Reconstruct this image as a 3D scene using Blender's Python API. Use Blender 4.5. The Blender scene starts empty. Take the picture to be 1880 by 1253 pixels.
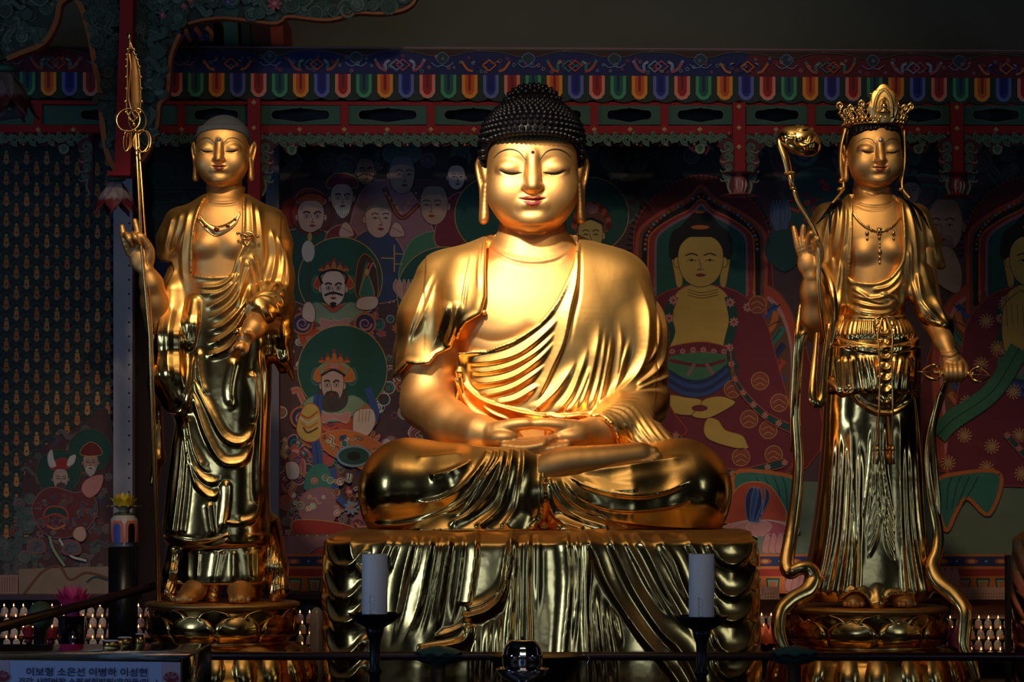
# Temple hall altar: gilded seated figure between two standing attendants, painted walls behind.
import bpy, math, random
import numpy as np
from mathutils import Vector, Matrix
from mathutils.bvhtree import BVHTree
random.seed(7)
rng = np.random.default_rng(7)
C = bpy.context.scene.collection
SC = bpy.context.scene
# ---------------------------------------------------------------- camera
# 400 px of the photograph = 1 m in the plane Y=0, 12 m in front of the lens; eye height 1.6 m = image row 880
PXM, DIST, CX, CY, CZ = 400.0, 12.0, 940.0, 880.0, 1.6
cam_d = bpy.data.cameras.new('camera'); cam = bpy.data.objects.new('camera', cam_d); C.objects.link(cam)
cam_d.sensor_width = 36.0; cam_d.lens = 36.0 * PXM * DIST / 1880.0
cam_d.shift_y = (CY - 626.5) / 1880.0
cam_d.clip_start = 0.1; cam_d.clip_end = 100
cam.location = (0, -DIST, CZ); cam.rotation_euler = (math.pi / 2, 0, 0)
SC.camera = cam
# ---------------------------------------------------------------- world, exposure
w = bpy.data.worlds.new('world'); SC.world = w; w.use_nodes = True
w.node_tree.nodes['Background'].inputs[0].default_value = (0.02, 0.022, 0.03, 1)
w.node_tree.nodes['Background'].inputs[1].default_value = 0.2
SC.view_settings.view_transform = 'Standard'; SC.view_settings.look = 'None'
SC.view_settings.gamma = 1.0; SC.view_settings.use_curve_mapping = False
SC.view_settings.exposure = 0.0
SC.cycles.max_bounces = 8; SC.cycles.glossy_bounces = 5; SC.cycles.diffuse_bounces = 3
SC.cycles.caustics_reflective = False; SC.cycles.caustics_refractive = False
# ---------------------------------------------------------------- lamps and daylight
def spot(name, loc, aim, power, color, size_deg, blend=0.6, radius=0.12):
    d = bpy.data.lights.new(name, 'SPOT'); o = bpy.data.objects.new(name, d); C.objects.link(o)
    o.location = loc; d.energy = power; d.color = color; d.spot_size = math.radians(size_deg)
    d.spot_blend = blend; d.shadow_soft_size = radius
    o.rotation_euler = (Vector(aim) - Vector(loc)).to_track_quat('-Z', 'Y').to_euler(); return o
def area(name, loc, aim, power, color, sx, sy):
    d = bpy.data.lights.new(name, 'AREA'); o = bpy.data.objects.new(name, d); C.objects.link(o)
    o.location = loc; d.shape = 'RECTANGLE'; d.size = sx; d.size_y = sy; d.energy = power; d.color = color
    o.rotation_euler = (Vector(aim) - Vector(loc)).to_track_quat('-Z', 'Y').to_euler(); return o
WARM = (1.0, 0.77, 0.47)
spot('ceiling_spot', (-1.0, -3.3, 5.25), (0.08, -0.15, 2.32), 1650, (1.0, 0.86, 0.66), 22, 0.9, 0.10)
spot('ceiling_spot', (-1.2, -3.2, 5.25), (-1.42, 0.0, 2.6), 300, WARM, 30, 0.8, 0.08)
spot('ceiling_spot', (1.1, -3.2, 5.25), (1.55, 0.0, 2.6), 230, WARM, 32, 0.8, 0.08)
spot('ceiling_spot', (0.9, -3.4, 5.25), (0.2, -0.1, 2.1), 66, WARM, 50, 0.9, 0.07)
spot('ceiling_spot', (-1.4, -3.6, 5.25), (-0.2, -0.1, 2.0), 58, WARM, 50, 0.9, 0.07)
spot('ceiling_spot', (0.3, -4.2, 5.2), (0.25, 1.5, 3.45), 150, (1.0, 0.80, 0.58), 40, 0.95, 0.12)  # added warm spot, only there to brighten the canopy beam
area('added_warm_fill', (0.3, -6.5, 5.4), (0, 0.5, 2.6), 30, (1.0, 0.80, 0.55), 3.0, 0.8)  # added wide soft fill, no visible fixture, lifts the valance and shoulders
DAY = (0.34, 0.57, 1.0)
for x, e in ((-3.3, 40), (3.1, 12)):
    area('door_daylight', (x, -13.85, 2.1), (x * 0.3, 0, 1.9), e, DAY, 1.8, 1.9)
area('door_daylight', (0.2, -13.85, 3.3), (0, 0, 1.6), 8, DAY, 2.6, 0.7)
area('side_window_daylight', (-5.85, -5.0, 2.2), (0, 0, 1.8), 56, (0.36, 0.60, 1.0), 1.2, 1.7)
area('side_window_daylight', (5.85, -5.5, 2.2), (0, 0, 1.8), 16, (0.46, 0.70, 1.0), 1.2, 1.7)
# ================================================================ helpers: naming
def tag(o, label=None, cat=None, group=None, kind=None):
    if label: o['label'] = label
    if cat: o['category'] = cat
    if group: o['group'] = group
    if kind: o['kind'] = kind
    return o
def pw(px, py, d=0.0):
    """world point seen at photo pixel (px,py) when it stands d metres behind the plane Y=0"""
    s = (1 + d / DIST) / PXM
    return Vector(((px - CX) * s, d, CZ + (CY - py) * s))
def thing(name, label, cat, loc=(0, 0, 0), group=None, rz=0.0):
    o = bpy.data.objects.new(name, None); C.objects.link(o); o.empty_display_size = 0.1
    o.location = loc; o.rotation_euler = (0, 0, rz); tag(o, label, cat, group); return o
def copy_tree(o, parent=None):
    c = o.copy(); C.objects.link(c)
    if parent is not None: c.parent = parent
    for ch in list(o.children): copy_tree(ch, c)
    return c
def link_mesh(name, V, F, mat, parent=None, smooth=True, midx=None):
    me = bpy.data.meshes.new(name)
    V = np.asarray(V, dtype=np.float32)
    if isinstance(F, np.ndarray):
        n, k = F.shape
        me.vertices.add(len(V)); me.vertices.foreach_set('co', V.ravel())
        me.loops.add(n * k); me.loops.foreach_set('vertex_index', F.astype(np.int32).ravel())
        me.polygons.add(n); me.polygons.foreach_set('loop_start', np.arange(0, n * k, k, dtype=np.int32))
        me.polygons.foreach_set('loop_total', np.full(n, k, dtype=np.int32)); me.update(calc_edges=True)
    else:
        me.from_pydata(V.tolist(), [], [list(f) for f in F]); me.update()
    if smooth: me.polygons.foreach_set('use_smooth', np.ones(len(me.polygons), dtype=bool))
    for m in (mat if isinstance(mat, (list, tuple)) else [mat]): me.materials.append(m)
    if midx is not None: me.polygons.foreach_set('material_index', np.asarray(midx, dtype=np.int32))
    me.update()
    o = bpy.data.objects.new(name, me); C.objects.link(o)
    if parent is not None: o.parent = parent
    return o
# ================================================================ helpers: materials
def mat(name, color, rough=0.5, metal=0.0, emit=None, estr=0.0, noise=0.0, nscale=8.0, rvar=0.0, bump=0.0, bscale=30.0, trans=0.0, ior=1.45, coat=0.0, sss=0.0, alpha=1.0):
    m = bpy.data.materials.new(name); m.use_nodes = True; nt = m.node_tree; b = nt.nodes['Principled BSDF']
    b.inputs['Base Color'].default_value = (*color, 1); b.inputs['Roughness'].default_value = rough
    b.inputs['Metallic'].default_value = metal; b.inputs['IOR'].default_value = ior
    b.inputs['Transmission Weight'].default_value = trans; b.inputs['Coat Weight'].default_value = coat
    b.inputs['Alpha'].default_value = alpha
    if sss: b.inputs['Subsurface Weight'].default_value = sss; b.inputs['Subsurface Radius'].default_value = (.03, .02, .015)
    if emit: b.inputs['Emission Color'].default_value = (*emit, 1); b.inputs['Emission Strength'].default_value = estr
    tc = nt.nodes.new('ShaderNodeTexCoord')
    if noise or rvar:
        n = nt.nodes.new('ShaderNodeTexNoise'); n.inputs['Scale'].default_value = nscale; n.inputs['Detail'].default_value = 5
        nt.links.new(tc.outputs['Object'], n.inputs['Vector'])
    if noise:
        mx = nt.nodes.new('ShaderNodeMix'); mx.data_type = 'RGBA'
        mx.inputs[6].default_value = (*[c * (1 - noise) for c in color], 1); mx.inputs[7].default_value = (*[min(1, c * (1 + noise)) for c in color], 1)
        nt.links.new(n.outputs['Fac'], mx.inputs[0]); nt.links.new(mx.outputs[2], b.inputs['Base Color'])
    if rvar:
        r = nt.nodes.new('ShaderNodeMapRange'); r.inputs['From Min'].default_value = 0.3; r.inputs['From Max'].default_value = 0.7
        r.inputs['To Min'].default_value = max(0.02, rough - rvar); r.inputs['To Max'].default_value = rough + rvar
        nt.links.new(n.outputs['Fac'], r.inputs['Value']); nt.links.new(r.outputs['Result'], b.inputs['Roughness'])
    if bump:
        n2 = nt.nodes.new('ShaderNodeTexNoise'); n2.inputs['Scale'].default_value = bscale; n2.inputs['Detail'].default_value = 4
        nt.links.new(tc.outputs['Object'], n2.inputs['Vector'])
        bp = nt.nodes.new('ShaderNodeBump'); bp.inputs['Strength'].default_value = bump; bp.inputs['Distance'].default_value = 0.01
        nt.links.new(n2.outputs['Fac'], bp.inputs['Height']); nt.links.new(bp.outputs['Normal'], b.inputs['Normal'])
    return m
def gold(name, color, r_up, r_side, var=0.05, up0=-0.1, up1=0.75, dull=None):
    """gilding: polished where it is wiped, matt where dust settles on faces that look upwards"""
    m = mat(name, color, r_side, 1.0, noise=0.08, nscale=3.5); nt = m.node_tree; b = nt.nodes['Principled BSDF']
    g = nt.nodes.new('ShaderNodeNewGeometry'); sx = nt.nodes.new('ShaderNodeSeparateXYZ'); nt.links.new(g.outputs['Normal'], sx.inputs[0])
    r = nt.nodes.new('ShaderNodeMapRange'); r.interpolation_type = 'SMOOTHSTEP'
    for k, v in (('From Min', up0), ('From Max', up1), ('To Min', r_side), ('To Max', r_up)): r.inputs[k].default_value = v
    nt.links.new(sx.outputs['Z'], r.inputs['Value'])
    tc = nt.nodes.new('ShaderNodeTexCoord'); rr = r.outputs['Result']
    if dull: # the shawl was never polished as much as the skirt
        so = nt.nodes.new('ShaderNodeSeparateXYZ'); nt.links.new(tc.outputs['Object'], so.inputs[0]); q = nt.nodes.new('ShaderNodeMapRange'); q.interpolation_type = 'SMOOTHSTEP'
        for k, v in (('From Min', dull[0]), ('From Max', dull[1]), ('To Min', 0.0), ('To Max', dull[2])): q.inputs[k].default_value = v
        nt.links.new(so.outputs['Z'], q.inputs['Value']); mm = nt.nodes.new('ShaderNodeMath'); mm.operation = 'MAXIMUM'; nt.links.new(rr, mm.inputs[0]); nt.links.new(q.outputs['Result'], mm.inputs[1]); rr = mm.outputs[0]
    n = nt.nodes.new('ShaderNodeTexNoise'); n.inputs['Scale'].default_value = 5; n.inputs['Detail'].default_value = 6
    nt.links.new(tc.outputs['Object'], n.inputs['Vector'])
    a = nt.nodes.new('ShaderNodeMath'); a.operation = 'MULTIPLY_ADD'; a.inputs[1].default_value = var * 2; nt.links.new(n.outputs['Fac'], a.inputs[0])
    a2 = nt.nodes.new('ShaderNodeMath'); a2.operation = 'SUBTRACT'; a2.inputs[1].default_value = var; nt.links.new(rr, a2.inputs[0])
    nt.links.new(a2.outputs[0], a.inputs[2]); nt.links.new(a.outputs[0], b.inputs['Roughness'])
    n2 = nt.nodes.new('ShaderNodeTexNoise'); n2.inputs['Scale'].default_value = 7; n2.inputs['Detail'].default_value = 3; nt.links.new(tc.outputs['Object'], n2.inputs['Vector'])
    bp = nt.nodes.new('ShaderNodeBump'); bp.inputs['Strength'].default_value = 0.25; bp.inputs['Distance'].default_value = 0.01
    nt.links.new(n2.outputs['Fac'], bp.inputs['Height']); nt.links.new(bp.outputs['Normal'], b.inputs['Normal']); return m
M = dict(
    gold_skin=gold('gold_skin', (0.80, 0.44, 0.15), .60, .52),
    gold_skin_dim=gold('gold_skin_dim', (0.74, 0.40, 0.12), .56, .45),
    gold_robe=gold('gold_robe', (0.85, 0.48, 0.14), .54, .21, up0=-.35, up1=.5),
    gold_polish=gold('gold_polish', (0.80, 0.46, 0.14), .50, .15, up0=0.0, up1=.75),
    gold_shawl=gold('gold_shawl', (0.80, 0.46, 0.14), .50, .15, up0=0.0, up1=.75, dull=(1.0, 1.55, .46)),
    gold_trim=mat('gold_trim', (0.88, 0.52, 0.18), 0.24, 1.0),
    gold_old=mat('gold_old', (0.62, 0.32, 0.08), 0.25, 1.0, noise=0.2, nscale=6, rvar=0.08),
    hair_black=mat('hair_black', (0.006, 0.005, 0.007), 0.30),
    hair_grey=mat('hair_grey', (0.05, 0.055, 0.07), 0.75),
    ink=mat('ink', (0.01, 0.008, 0.008), 0.5),
    lip_red=mat('lip_red', (0.24, 0.025, 0.022), 0.5),
    ruby=mat('ruby', (0.15, 0.01, 0.02), 0.15),
    crystal=mat('crystal', (0.35, 0.35, 0.45), 0.1, 0.6),
)
# ================================================================ helpers: curves
def spline(P, n=8, closed=False):
    P = np.asarray(P, dtype=float); m = len(P)
    if m < 3 and not closed: 
        t = np.linspace(0, 1, n + 1)[:, None]; return P[0] * (1 - t) + P[1] * t
    out = []
    for i in range(m if closed else m - 1):
        if closed: p0, p1, p2, p3 = P[(i - 1) % m], P[i], P[(i + 1) % m], P[(i + 2) % m]
        else:
            p1, p2 = P[i], P[i + 1]; p0 = P[i - 1] if i > 0 else 2 * p1 - p2; p3 = P[i + 2] if i + 2 < m else 2 * p2 - p1
        for t in np.linspace(0, 1, n, endpoint=False):
            out.append(0.5 * ((2 * p1) + (p2 - p0) * t + (2 * p0 - 5 * p1 + 4 * p2 - p3) * t * t + (3 * p1 - p0 - 3 * p2 + p3) * t ** 3))
    if not closed: out.append(P[-1])
    return np.array(out)
def resample(P, n):
    P = np.asarray(P, dtype=float); d = np.r_[0, np.cumsum(np.linalg.norm(np.diff(P, axis=0), axis=1))]
    t = np.linspace(0, d[-1], n); return np.stack([np.interp(t, d, P[:, k]) for k in range(P.shape[1])], 1)
def fan(A, B, n, power=1.0):
    """n curves between A and B, ends included"""
    a = resample(spline(A), 16); b = resample(spline(B), 16)
    return [a * (1 - t) + b * t for t in (np.linspace(0, 1, n) ** power)]
# ================================================================ helpers: implicit sculpting (units: photo pixels; x right, y away, z = -row)
def ease(t): t = np.clip(t, 0, 1); return t * t * (3 - 2 * t)
def smin(a, b, k):
    if k <= 0: return np.minimum(a, b)
    h = np.maximum(k - np.abs(a - b), 0) / k; return np.minimum(a, b) - h * h * k * 0.25
def rot3(rx=0, ry=0, rz=0):
    return np.array(Matrix.Rotation(math.radians(rz), 3, 'Z') @ Matrix.Rotation(math.radians(ry), 3, 'Y') @ Matrix.Rotation(math.radians(rx), 3, 'X'))
class Clay:
    """a block of clay: signed field on a grid; coordinates given as (px, depth, row)"""
    def __init__(s, lo, hi, h):
        s.h = float(h); s.lo = np.array([lo[0], lo[1], -hi[2]], float); s.hi = np.array([hi[0], hi[1], -lo[2]], float)
        s.n = np.ceil((s.hi - s.lo) / h).astype(int) + 1; s.f = np.full(s.n, 99.0, np.float32)
        s.ax = [(s.lo[i] + np.arange(s.n[i]) * h).astype(np.float32) for i in range(3)]
    def _blk(s, lo, hi, m):
        sl = []
        for i in range(3):
            a = max(0, int((lo[i] - m - s.lo[i]) / s.h)); b = min(s.n[i], int((hi[i] + m - s.lo[i]) / s.h) + 2)
            if b <= a: return None
            sl.append(slice(a, b))
        g = (s.ax[0][sl[0]][:, None, None], s.ax[1][sl[1]][None, :, None], s.ax[2][sl[2]][None, None, :])
        return tuple(sl), g
    def _apply(s, lo, hi, k, fn, sub=False):
        r = s._blk(np.array(lo, float), np.array(hi, float), k + 3 * s.h)
        if r is None: return s
        sl, g = r; d = fn(*g).astype(np.float32)
        s.f[sl] = -smin(-s.f[sl], d, k) if sub else smin(s.f[sl], d, k)
        return s
    def cone(s, a, b, ra, rb, k=0, sc=(1, 1, 1), sub=False):
        """round cone from a to b; sc>1 makes it wider along that axis"""
        a = np.array([a[0], a[1], -a[2]], float); b = np.array([b[0], b[1], -b[2]], float); c = np.array(sc, float)
        R = max(ra, rb) * max(c.max(), 1); ba = (b - a) / c; L = float(ba @ ba) + 1e-9; mn = min(1.0, c.min())
        def fn(X, Y, Z):
            x = (X - a[0]) / c[0]; y = (Y - a[1]) / c[1]; z = (Z - a[2]) / c[2]
            t = np.clip((x * ba[0] + y * ba[1] + z * ba[2]) / L, 0, 1)
            return (np.sqrt((x - t * ba[0]) ** 2 + (y - t * ba[1]) ** 2 + (z - t * ba[2]) ** 2) - (ra + (rb - ra) * t)) * mn
        return s._apply(np.minimum(a, b) - R, np.maximum(a, b) + R, k, fn, sub)
    def chain(s, P, k=0, sc=(1, 1, 1), n=0):
        """P rows: x, depth, row, radius"""
        P = np.asarray(P, float)
        if n: P = spline(P, n)
        for p, q in zip(P[:-1], P[1:]): s.cone(p[:3], q[:3], p[3], q[3], k, sc)
        return s
    def ell(s, c, r, k=0, rot=None, sub=False):
        c = np.array([c[0], c[1], -c[2]], float); r = np.array(r, float); R = r.max() if rot is not None else r
        Rm = None if rot is None else rot3(*rot).T
        def fn(X, Y, Z):
            x, y, z = X - c[0], Y - c[1], Z - c[2]
            if Rm is not None: x, y, z = [Rm[i, 0] * x + Rm[i, 1] * y + Rm[i, 2] * z for i in range(3)]
            k0 = np.sqrt((x / r[0]) ** 2 + (y / r[1]) ** 2 + (z / r[2]) ** 2); k1 = np.sqrt((x / r[0] ** 2) ** 2 + (y / r[1] ** 2) ** 2 + (z / r[2] ** 2) ** 2)
            return k0 * (k0 - 1) / (k1 + 1e-9)
        return s._apply(c - R, c + R, k, fn, sub)
    def loft(s, rows, p=2.2, k=0, sub=False):
        """rows: (row, xl, xr, front depth, back depth) from top to bottom"""
        R = spline(np.asarray(rows, float), 6); z = -R[:, 0][::-1]; R = R[::-1]
        def fn(X, Y, Z):
            zz = np.clip(Z, z[0], z[-1])
            xl, xr, yf, yb = [np.interp(zz.ravel(), z, R[:, i]).reshape(zz.shape) for i in (1, 2, 3, 4)]
            w = (xr - xl) / 2; d = (yb - yf) / 2
            q = (np.abs((X - (xl + xr) / 2) / w) ** p + np.abs((Y - (yf + yb) / 2) / d) ** p) ** (1 / p)
            dd = (q - 1) * np.minimum(w, d); ez = np.maximum(z[0] - Z, Z - z[-1])
            return np.where(ez > -6, np.maximum(dd, ez), dd)
        return s._apply((R[:, 1].min(), R[:, 3].min(), z[0]), (R[:, 2].max(), R[:, 4].max(), z[-1]), k, fn, sub)
    def cut(s, poly, y0=-1e4, y1=1e4, k=2, keep=False):
        """cut a prism whose outline in (px,row) is poly, between depths y0..y1"""
        P = np.asarray(poly, float) * [1, -1]
        lo = (P[:, 0].min(), max(y0, s.lo[1]), P[:, 1].min()); hi = (P[:, 0].max(), min(y1, s.hi[1]), P[:, 1].max())
        def sd(X, Z):
            d = np.full(np.broadcast(X, Z).shape, 1e9); inside = np.zeros(d.shape, bool); n = len(P)
            for i in range(n):
                a, b = P[i], P[(i + 1) % n]; e = b - a; t = np.clip(((X - a[0]) * e[0] + (Z - a[1]) * e[1]) / (e @ e + 1e-9), 0, 1)
                d = np.minimum(d, (X - a[0] - t * e[0]) ** 2 + (Z - a[1] - t * e[1]) ** 2)
                c = ((a[1] > Z) != (b[1] > Z)) & (X < (b[0] - a[0]) * (Z - a[1]) / (b[1] - a[1] + 1e-12) + a[0]); inside ^= c
            d = np.sqrt(d); return np.where(inside, -d, d)
        def fn(X, Y, Z):
            d = sd(X, Z); return np.maximum(np.maximum(d, y0 - Y), Y - y1)
        if keep:
            X, Y, Z = s.ax[0][:, None, None], s.ax[1][None, :, None], s.ax[2][None, None, :]
            s.f = np.maximum(s.f, fn(X, Y, Z).astype(np.float32)); return s
        return s._apply(lo, hi, k, fn, sub=True)
    def mesh(s, smooth=2):
        f, h = s.f, s.h; sg = f < 0
        a = [sg[i:sg.shape[0] - 1 + i, j:sg.shape[1] - 1 + j, k:sg.shape[2] - 1 + k] for i in (0, 1) for j in (0, 1) for k in (0, 1)]
        anyv = a[0].copy(); allv = a[0].copy()
        for q in a[1:]: anyv |= q; allv &= q
        act = anyv & ~allv; I = np.argwhere(act); idx = np.full(act.shape, -1, np.int32); idx[tuple(I.T)] = np.arange(len(I))
        offs = np.array([(i, j, k) for i in (0, 1) for j in (0, 1) for k in (0, 1)])
        cv = np.stack([f[I[:, 0] + o[0], I[:, 1] + o[1], I[:, 2] + o[2]] for o in offs], 1)
        acc = np.zeros((len(I), 3)); cnt = np.zeros(len(I))
        for i in range(8):
            for j in range(i + 1, 8):
                if np.abs(offs[i] - offs[j]).sum() != 1: continue
                m = (cv[:, i] < 0) != (cv[:, j] < 0); t = cv[m, i] / (cv[m, i] - cv[m, j])
                acc[m] += offs[i] + t[:, None] * (offs[j] - offs[i]); cnt[m] += 1
        V = s.lo + h * (I + acc / cnt[:, None]); Q = []
        for ax in range(3):
            s0 = [slice(None)] * 3; s1 = [slice(None)] * 3; s0[ax] = slice(0, -1); s1[ax] = slice(1, None)
            e = sg[tuple(s0)] != sg[tuple(s1)]; E = np.argwhere(e); o1, o2 = [q for q in range(3) if q != ax]
            E = E[(E[:, o1] > 0) & (E[:, o2] > 0) & (E[:, o1] < sg.shape[o1] - 1) & (E[:, o2] < sg.shape[o2] - 1)]
            c = []
            for d1, d2 in ((1, 1), (0, 1), (0, 0), (1, 0)):
                q = E.copy(); q[:, o1] -= d1; q[:, o2] -= d2; c.append(idx[q[:, 0], q[:, 1], q[:, 2]])
            c = np.stack(c, 1); flip = sg[tuple(E.T)] ^ (ax == 1)
            c[~flip] = c[~flip][:, ::-1]; Q.append(c)
        F = np.concatenate(Q); F = F[(F >= 0).all(1)]
        if smooth: V = relax(V, F, smooth)
        return V, F
def relax(V, F, it, lam=0.5, mu=-0.52):
    e = np.concatenate([F[:, [0, 1]], F[:, [1, 2]], F[:, [2, 3]], F[:, [3, 0]]]); n = len(V)
    a = np.r_[e[:, 0], e[:, 1]]; b = np.r_[e[:, 1], e[:, 0]]; cnt = np.maximum(np.bincount(a, minlength=n), 1)[:, None]
    for i in range(it * 2):
        m = np.stack([np.bincount(a, V[b, k], n) for k in range(3)], 1) / cnt
        V = V + (lam if i % 2 == 0 else mu) * (m - V)
    return V
def normals(V, F):
    n = np.cross(V[F[:, 2]] - V[F[:, 0]], V[F[:, 3]] - V[F[:, 1]]); N = np.zeros_like(V)
    for k in range(3):
        for j in range(F.shape[1]): N[:, k] += np.bincount(F[:, j], n[:, k], len(V))
    return N / (np.linalg.norm(N, axis=1)[:, None] + 1e-9)
def soft_normals(V, F, it=4):
    N = normals(V, F); a = F.ravel(); b = np.roll(F, 1, 1).ravel(); cnt = np.maximum(np.bincount(a, minlength=len(V)), 1)[:, None]
    for _ in range(it):
        N = N * .5 + .5 * np.stack([np.bincount(a, N[b, k], len(V)) for k in range(3)], 1) / cnt; N /= np.linalg.norm(N, axis=1)[:, None] + 1e-9
    return N
def seg_dist(X, Z, P):
    """signed distance to a polyline P (px,row) and arc parameter"""
    best = np.full(X.shape, 1e9); sd = np.zeros(X.shape); tt = np.zeros(X.shape)
    L = np.r_[0, np.cumsum(np.linalg.norm(np.diff(P, axis=0), axis=1))]; tot = L[-1] + 1e-9
    for i in range(len(P) - 1):
        a, b = P[i], P[i + 1]; e = b - a; l2 = e @ e + 1e-9
        t = np.clip(((X - a[0]) * e[0] + (Z - a[1]) * e[1]) / l2, 0, 1)
        d = (X - a[0] - t * e[0]) ** 2 + (Z - a[1] - t * e[1]) ** 2; m = d < best
        cr = (X - a[0]) * e[1] - (Z - a[1]) * e[0]
        best = np.where(m, d, best); sd = np.where(m, np.sign(cr), sd); tt = np.where(m, (L[i] + t * (L[i + 1] - L[i])) / tot, tt)
    return np.sqrt(best), sd, tt
FOLDW = 1.7
def carve(V, F, folds, front=True, side=0.0):
    """raise drapery ridges: folds = (pts(px,row), height, width left, width right[, fade0, fade1[, dmin, dmax]]); negative height = groove"""
    N = soft_normals(V, F); X = V[:, 0]; Z = -V[:, 2]; up = np.zeros(len(V)); dn = np.zeros(len(V))
    wgt = ease((-N[:, 1] + 0.15 + side) / 0.35) if front else np.ones(len(V))
    for fo in folds:
        P, amp, wl, wr = fo[:4]; f0, f1 = (fo[4], fo[5]) if len(fo) > 5 else (0.15, 0.15)
        P = np.asarray(P, float); P = spline(P, 5) if len(P) < 12 else P; wl *= FOLDW; wr *= FOLDW; W = max(wl, wr)
        m = (X > P[:, 0].min() - W) & (X < P[:, 0].max() + W) & (Z > P[:, 1].min() - W) & (Z < P[:, 1].max() + W) & (wgt > 0)
        if len(fo) > 7: m &= (V[:, 1] > fo[6]) & (V[:, 1] < fo[7])
        i = np.nonzero(m)[0]
        if not len(i): continue
        d, sd, t = seg_dist(X[i], Z[i], P); wd = np.where(sd > 0, wl, wr)
        q = np.clip(1 - (np.sqrt(d * d + .8) - .9) / wd, 0, 1); a = 1.0
        if f0 > 0: a = a * ease(t / f0)
        if f1 > 0: a = a * ease((1 - t) / f1)
        hgt = abs(amp) * q ** 2.3 * a
        if amp > 0: up[i] = np.maximum(up[i], hgt)
        else: dn[i] = np.maximum(dn[i], hgt)
    V = V + N * ((up - dn) * wgt)[:, None]; return relax(V, F, 1, .45, -.47)
def to_world(V, org=(0, 0, 0)):
    V = np.asarray(V, float); return np.stack([(V[:, 0] - CX) / PXM - org[0], V[:, 1] / PXM - org[1], CZ + (CY + V[:, 2]) / PXM - org[2]], 1)
def px(x, d, y):
    """clay coordinates of the point that is seen at (x,y) and stands at depth d (all px)"""
    s = 1 + d / (DIST * PXM); return np.array([CX + (x - CX) * s, d, CY + (y - CY) * s])
def pk(P, d):
    """a curve traced on the photograph (px,row), laid on something that stands at depth d"""
    P = np.asarray(P, float); s = 1 + d / (DIST * PXM); return np.stack([CX + (P[:, 0] - CX) * s, CY + (P[:, 1] - CY) * s], 1)
def join(parts):
    Vs, Fs, o = [], [], 0
    for V, F in parts: Vs.append(V); Fs.append(F + o); o += len(V)
    return np.concatenate(Vs), np.concatenate(Fs)
def bridge(A, B):
    """join head and trunk into one surface, the link hidden inside the neck"""
    (Va, Fa), (Vb, Fb) = A, B; V, F = join([A, B]); e = Fb[np.argmin(Vb[Fb[:, 0], 2])][:2] + len(Va); c = V[e[0]]; t = Fa[np.argmax(Va[Fa[:, 0], 2])][:2]
    return V, np.vstack([F, [[e[0], e[1], t[0], t[1]]]])
def bvh_of(V, F): return BVHTree.FromPolygons(V.tolist(), F.tolist())
def front_hit(bvh, x, y, y0=-900):
    h = bvh.ray_cast(Vector((x, y0, -y)), Vector((0, 1, 0))); return None if h[0] is None else (np.array(h[0]), np.array(h[1]))
def ribbon(bvh, P, W, off=0.8, thick=1.0, n=24, nw=5):
    """a painted or raised band lying on the surface along P (px,row) with half width W"""
    P = resample(spline(P), n); W = np.interp(np.linspace(0, 1, n), np.linspace(0, 1, len(W)), W) if np.ndim(W) else np.full(n, W)
    T = np.gradient(P, axis=0); T /= np.linalg.norm(T, axis=1)[:, None] + 1e-9; Nn = np.stack([-T[:, 1], T[:, 0]], 1); V = []; last = None
    for i in range(n):
        for j in range(nw):
            u = (j / (nw - 1) * 2 - 1); q = P[i] + Nn[i] * W[i] * u; h = front_hit(bvh, q[0], q[1])
            if h is None: p = np.array([q[0], last if last is not None else 0, -q[1]])
            else: p = h[0] + np.array([0, -1, 0]) * off + h[1] * thick * math.sqrt(max(0, 1 - u * u)); last = h[0][1]
            V.append(p)
    F = [(i * nw + j, i * nw + j + 1, (i + 1) * nw + j + 1, (i + 1) * nw + j) for i in range(n - 1) for j in range(nw - 1)]
    return np.array(V), np.array(F)[:, ::-1]
def tube(P, R, n=10, closed=False, flat=1.0, flat_dir=None):
    """quads of a tube along 3D points P with radii R; both ends closed by shrinking rings"""
    P = np.asarray(P, float); m = len(P); R = np.full(m, R, float) if np.ndim(R) == 0 else np.interp(np.linspace(0, 1, m), np.linspace(0, 1, len(R)), R)
    if not closed:
        d0 = P[0] - P[1]; d1 = P[-1] - P[-2]; d0 /= np.linalg.norm(d0) + 1e-9; d1 /= np.linalg.norm(d1) + 1e-9
        P = np.vstack([P[0] + d0 * R[0] * .6, P[0] + d0 * R[0] * .4, P, P[-1] + d1 * R[-1] * .4, P[-1] + d1 * R[-1] * .6]); R = np.r_[R[0] * .01, R[0] * .7, R, R[-1] * .7, R[-1] * .01]; m += 4
    T = (np.roll(P, -1, 0) - np.roll(P, 1, 0)) if closed else np.gradient(P, axis=0)
    T /= np.linalg.norm(T, axis=1)[:, None] + 1e-9
    u = np.cross(T[0], [0.13, 0.2, 0.97]); 
    if np.linalg.norm(u) < 0.1: u = np.cross(T[0], [1, 0, 0])
    if flat_dir is not None: u = np.asarray(flat_dir, float)
    V = []
    for i in range(m):
        if flat_dir is not None: u = np.asarray(flat_dir, float)
        u = u - T[i] * (u @ T[i]); u /= np.linalg.norm(u) + 1e-9; v = np.cross(T[i], u)
        for j in range(n):
            a = 2 * math.pi * j / n; V.append(P[i] + R[i] * (math.cos(a) * u * flat + math.sin(a) * v))
    k = m if closed else m - 1
    F = [(i * n + j, i * n + (j + 1) % n, ((i + 1) % m) * n + (j + 1) % n, ((i + 1) % m) * n + j) for i in range(k) for j in range(n)]
    return np.array(V), np.array(F)
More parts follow.
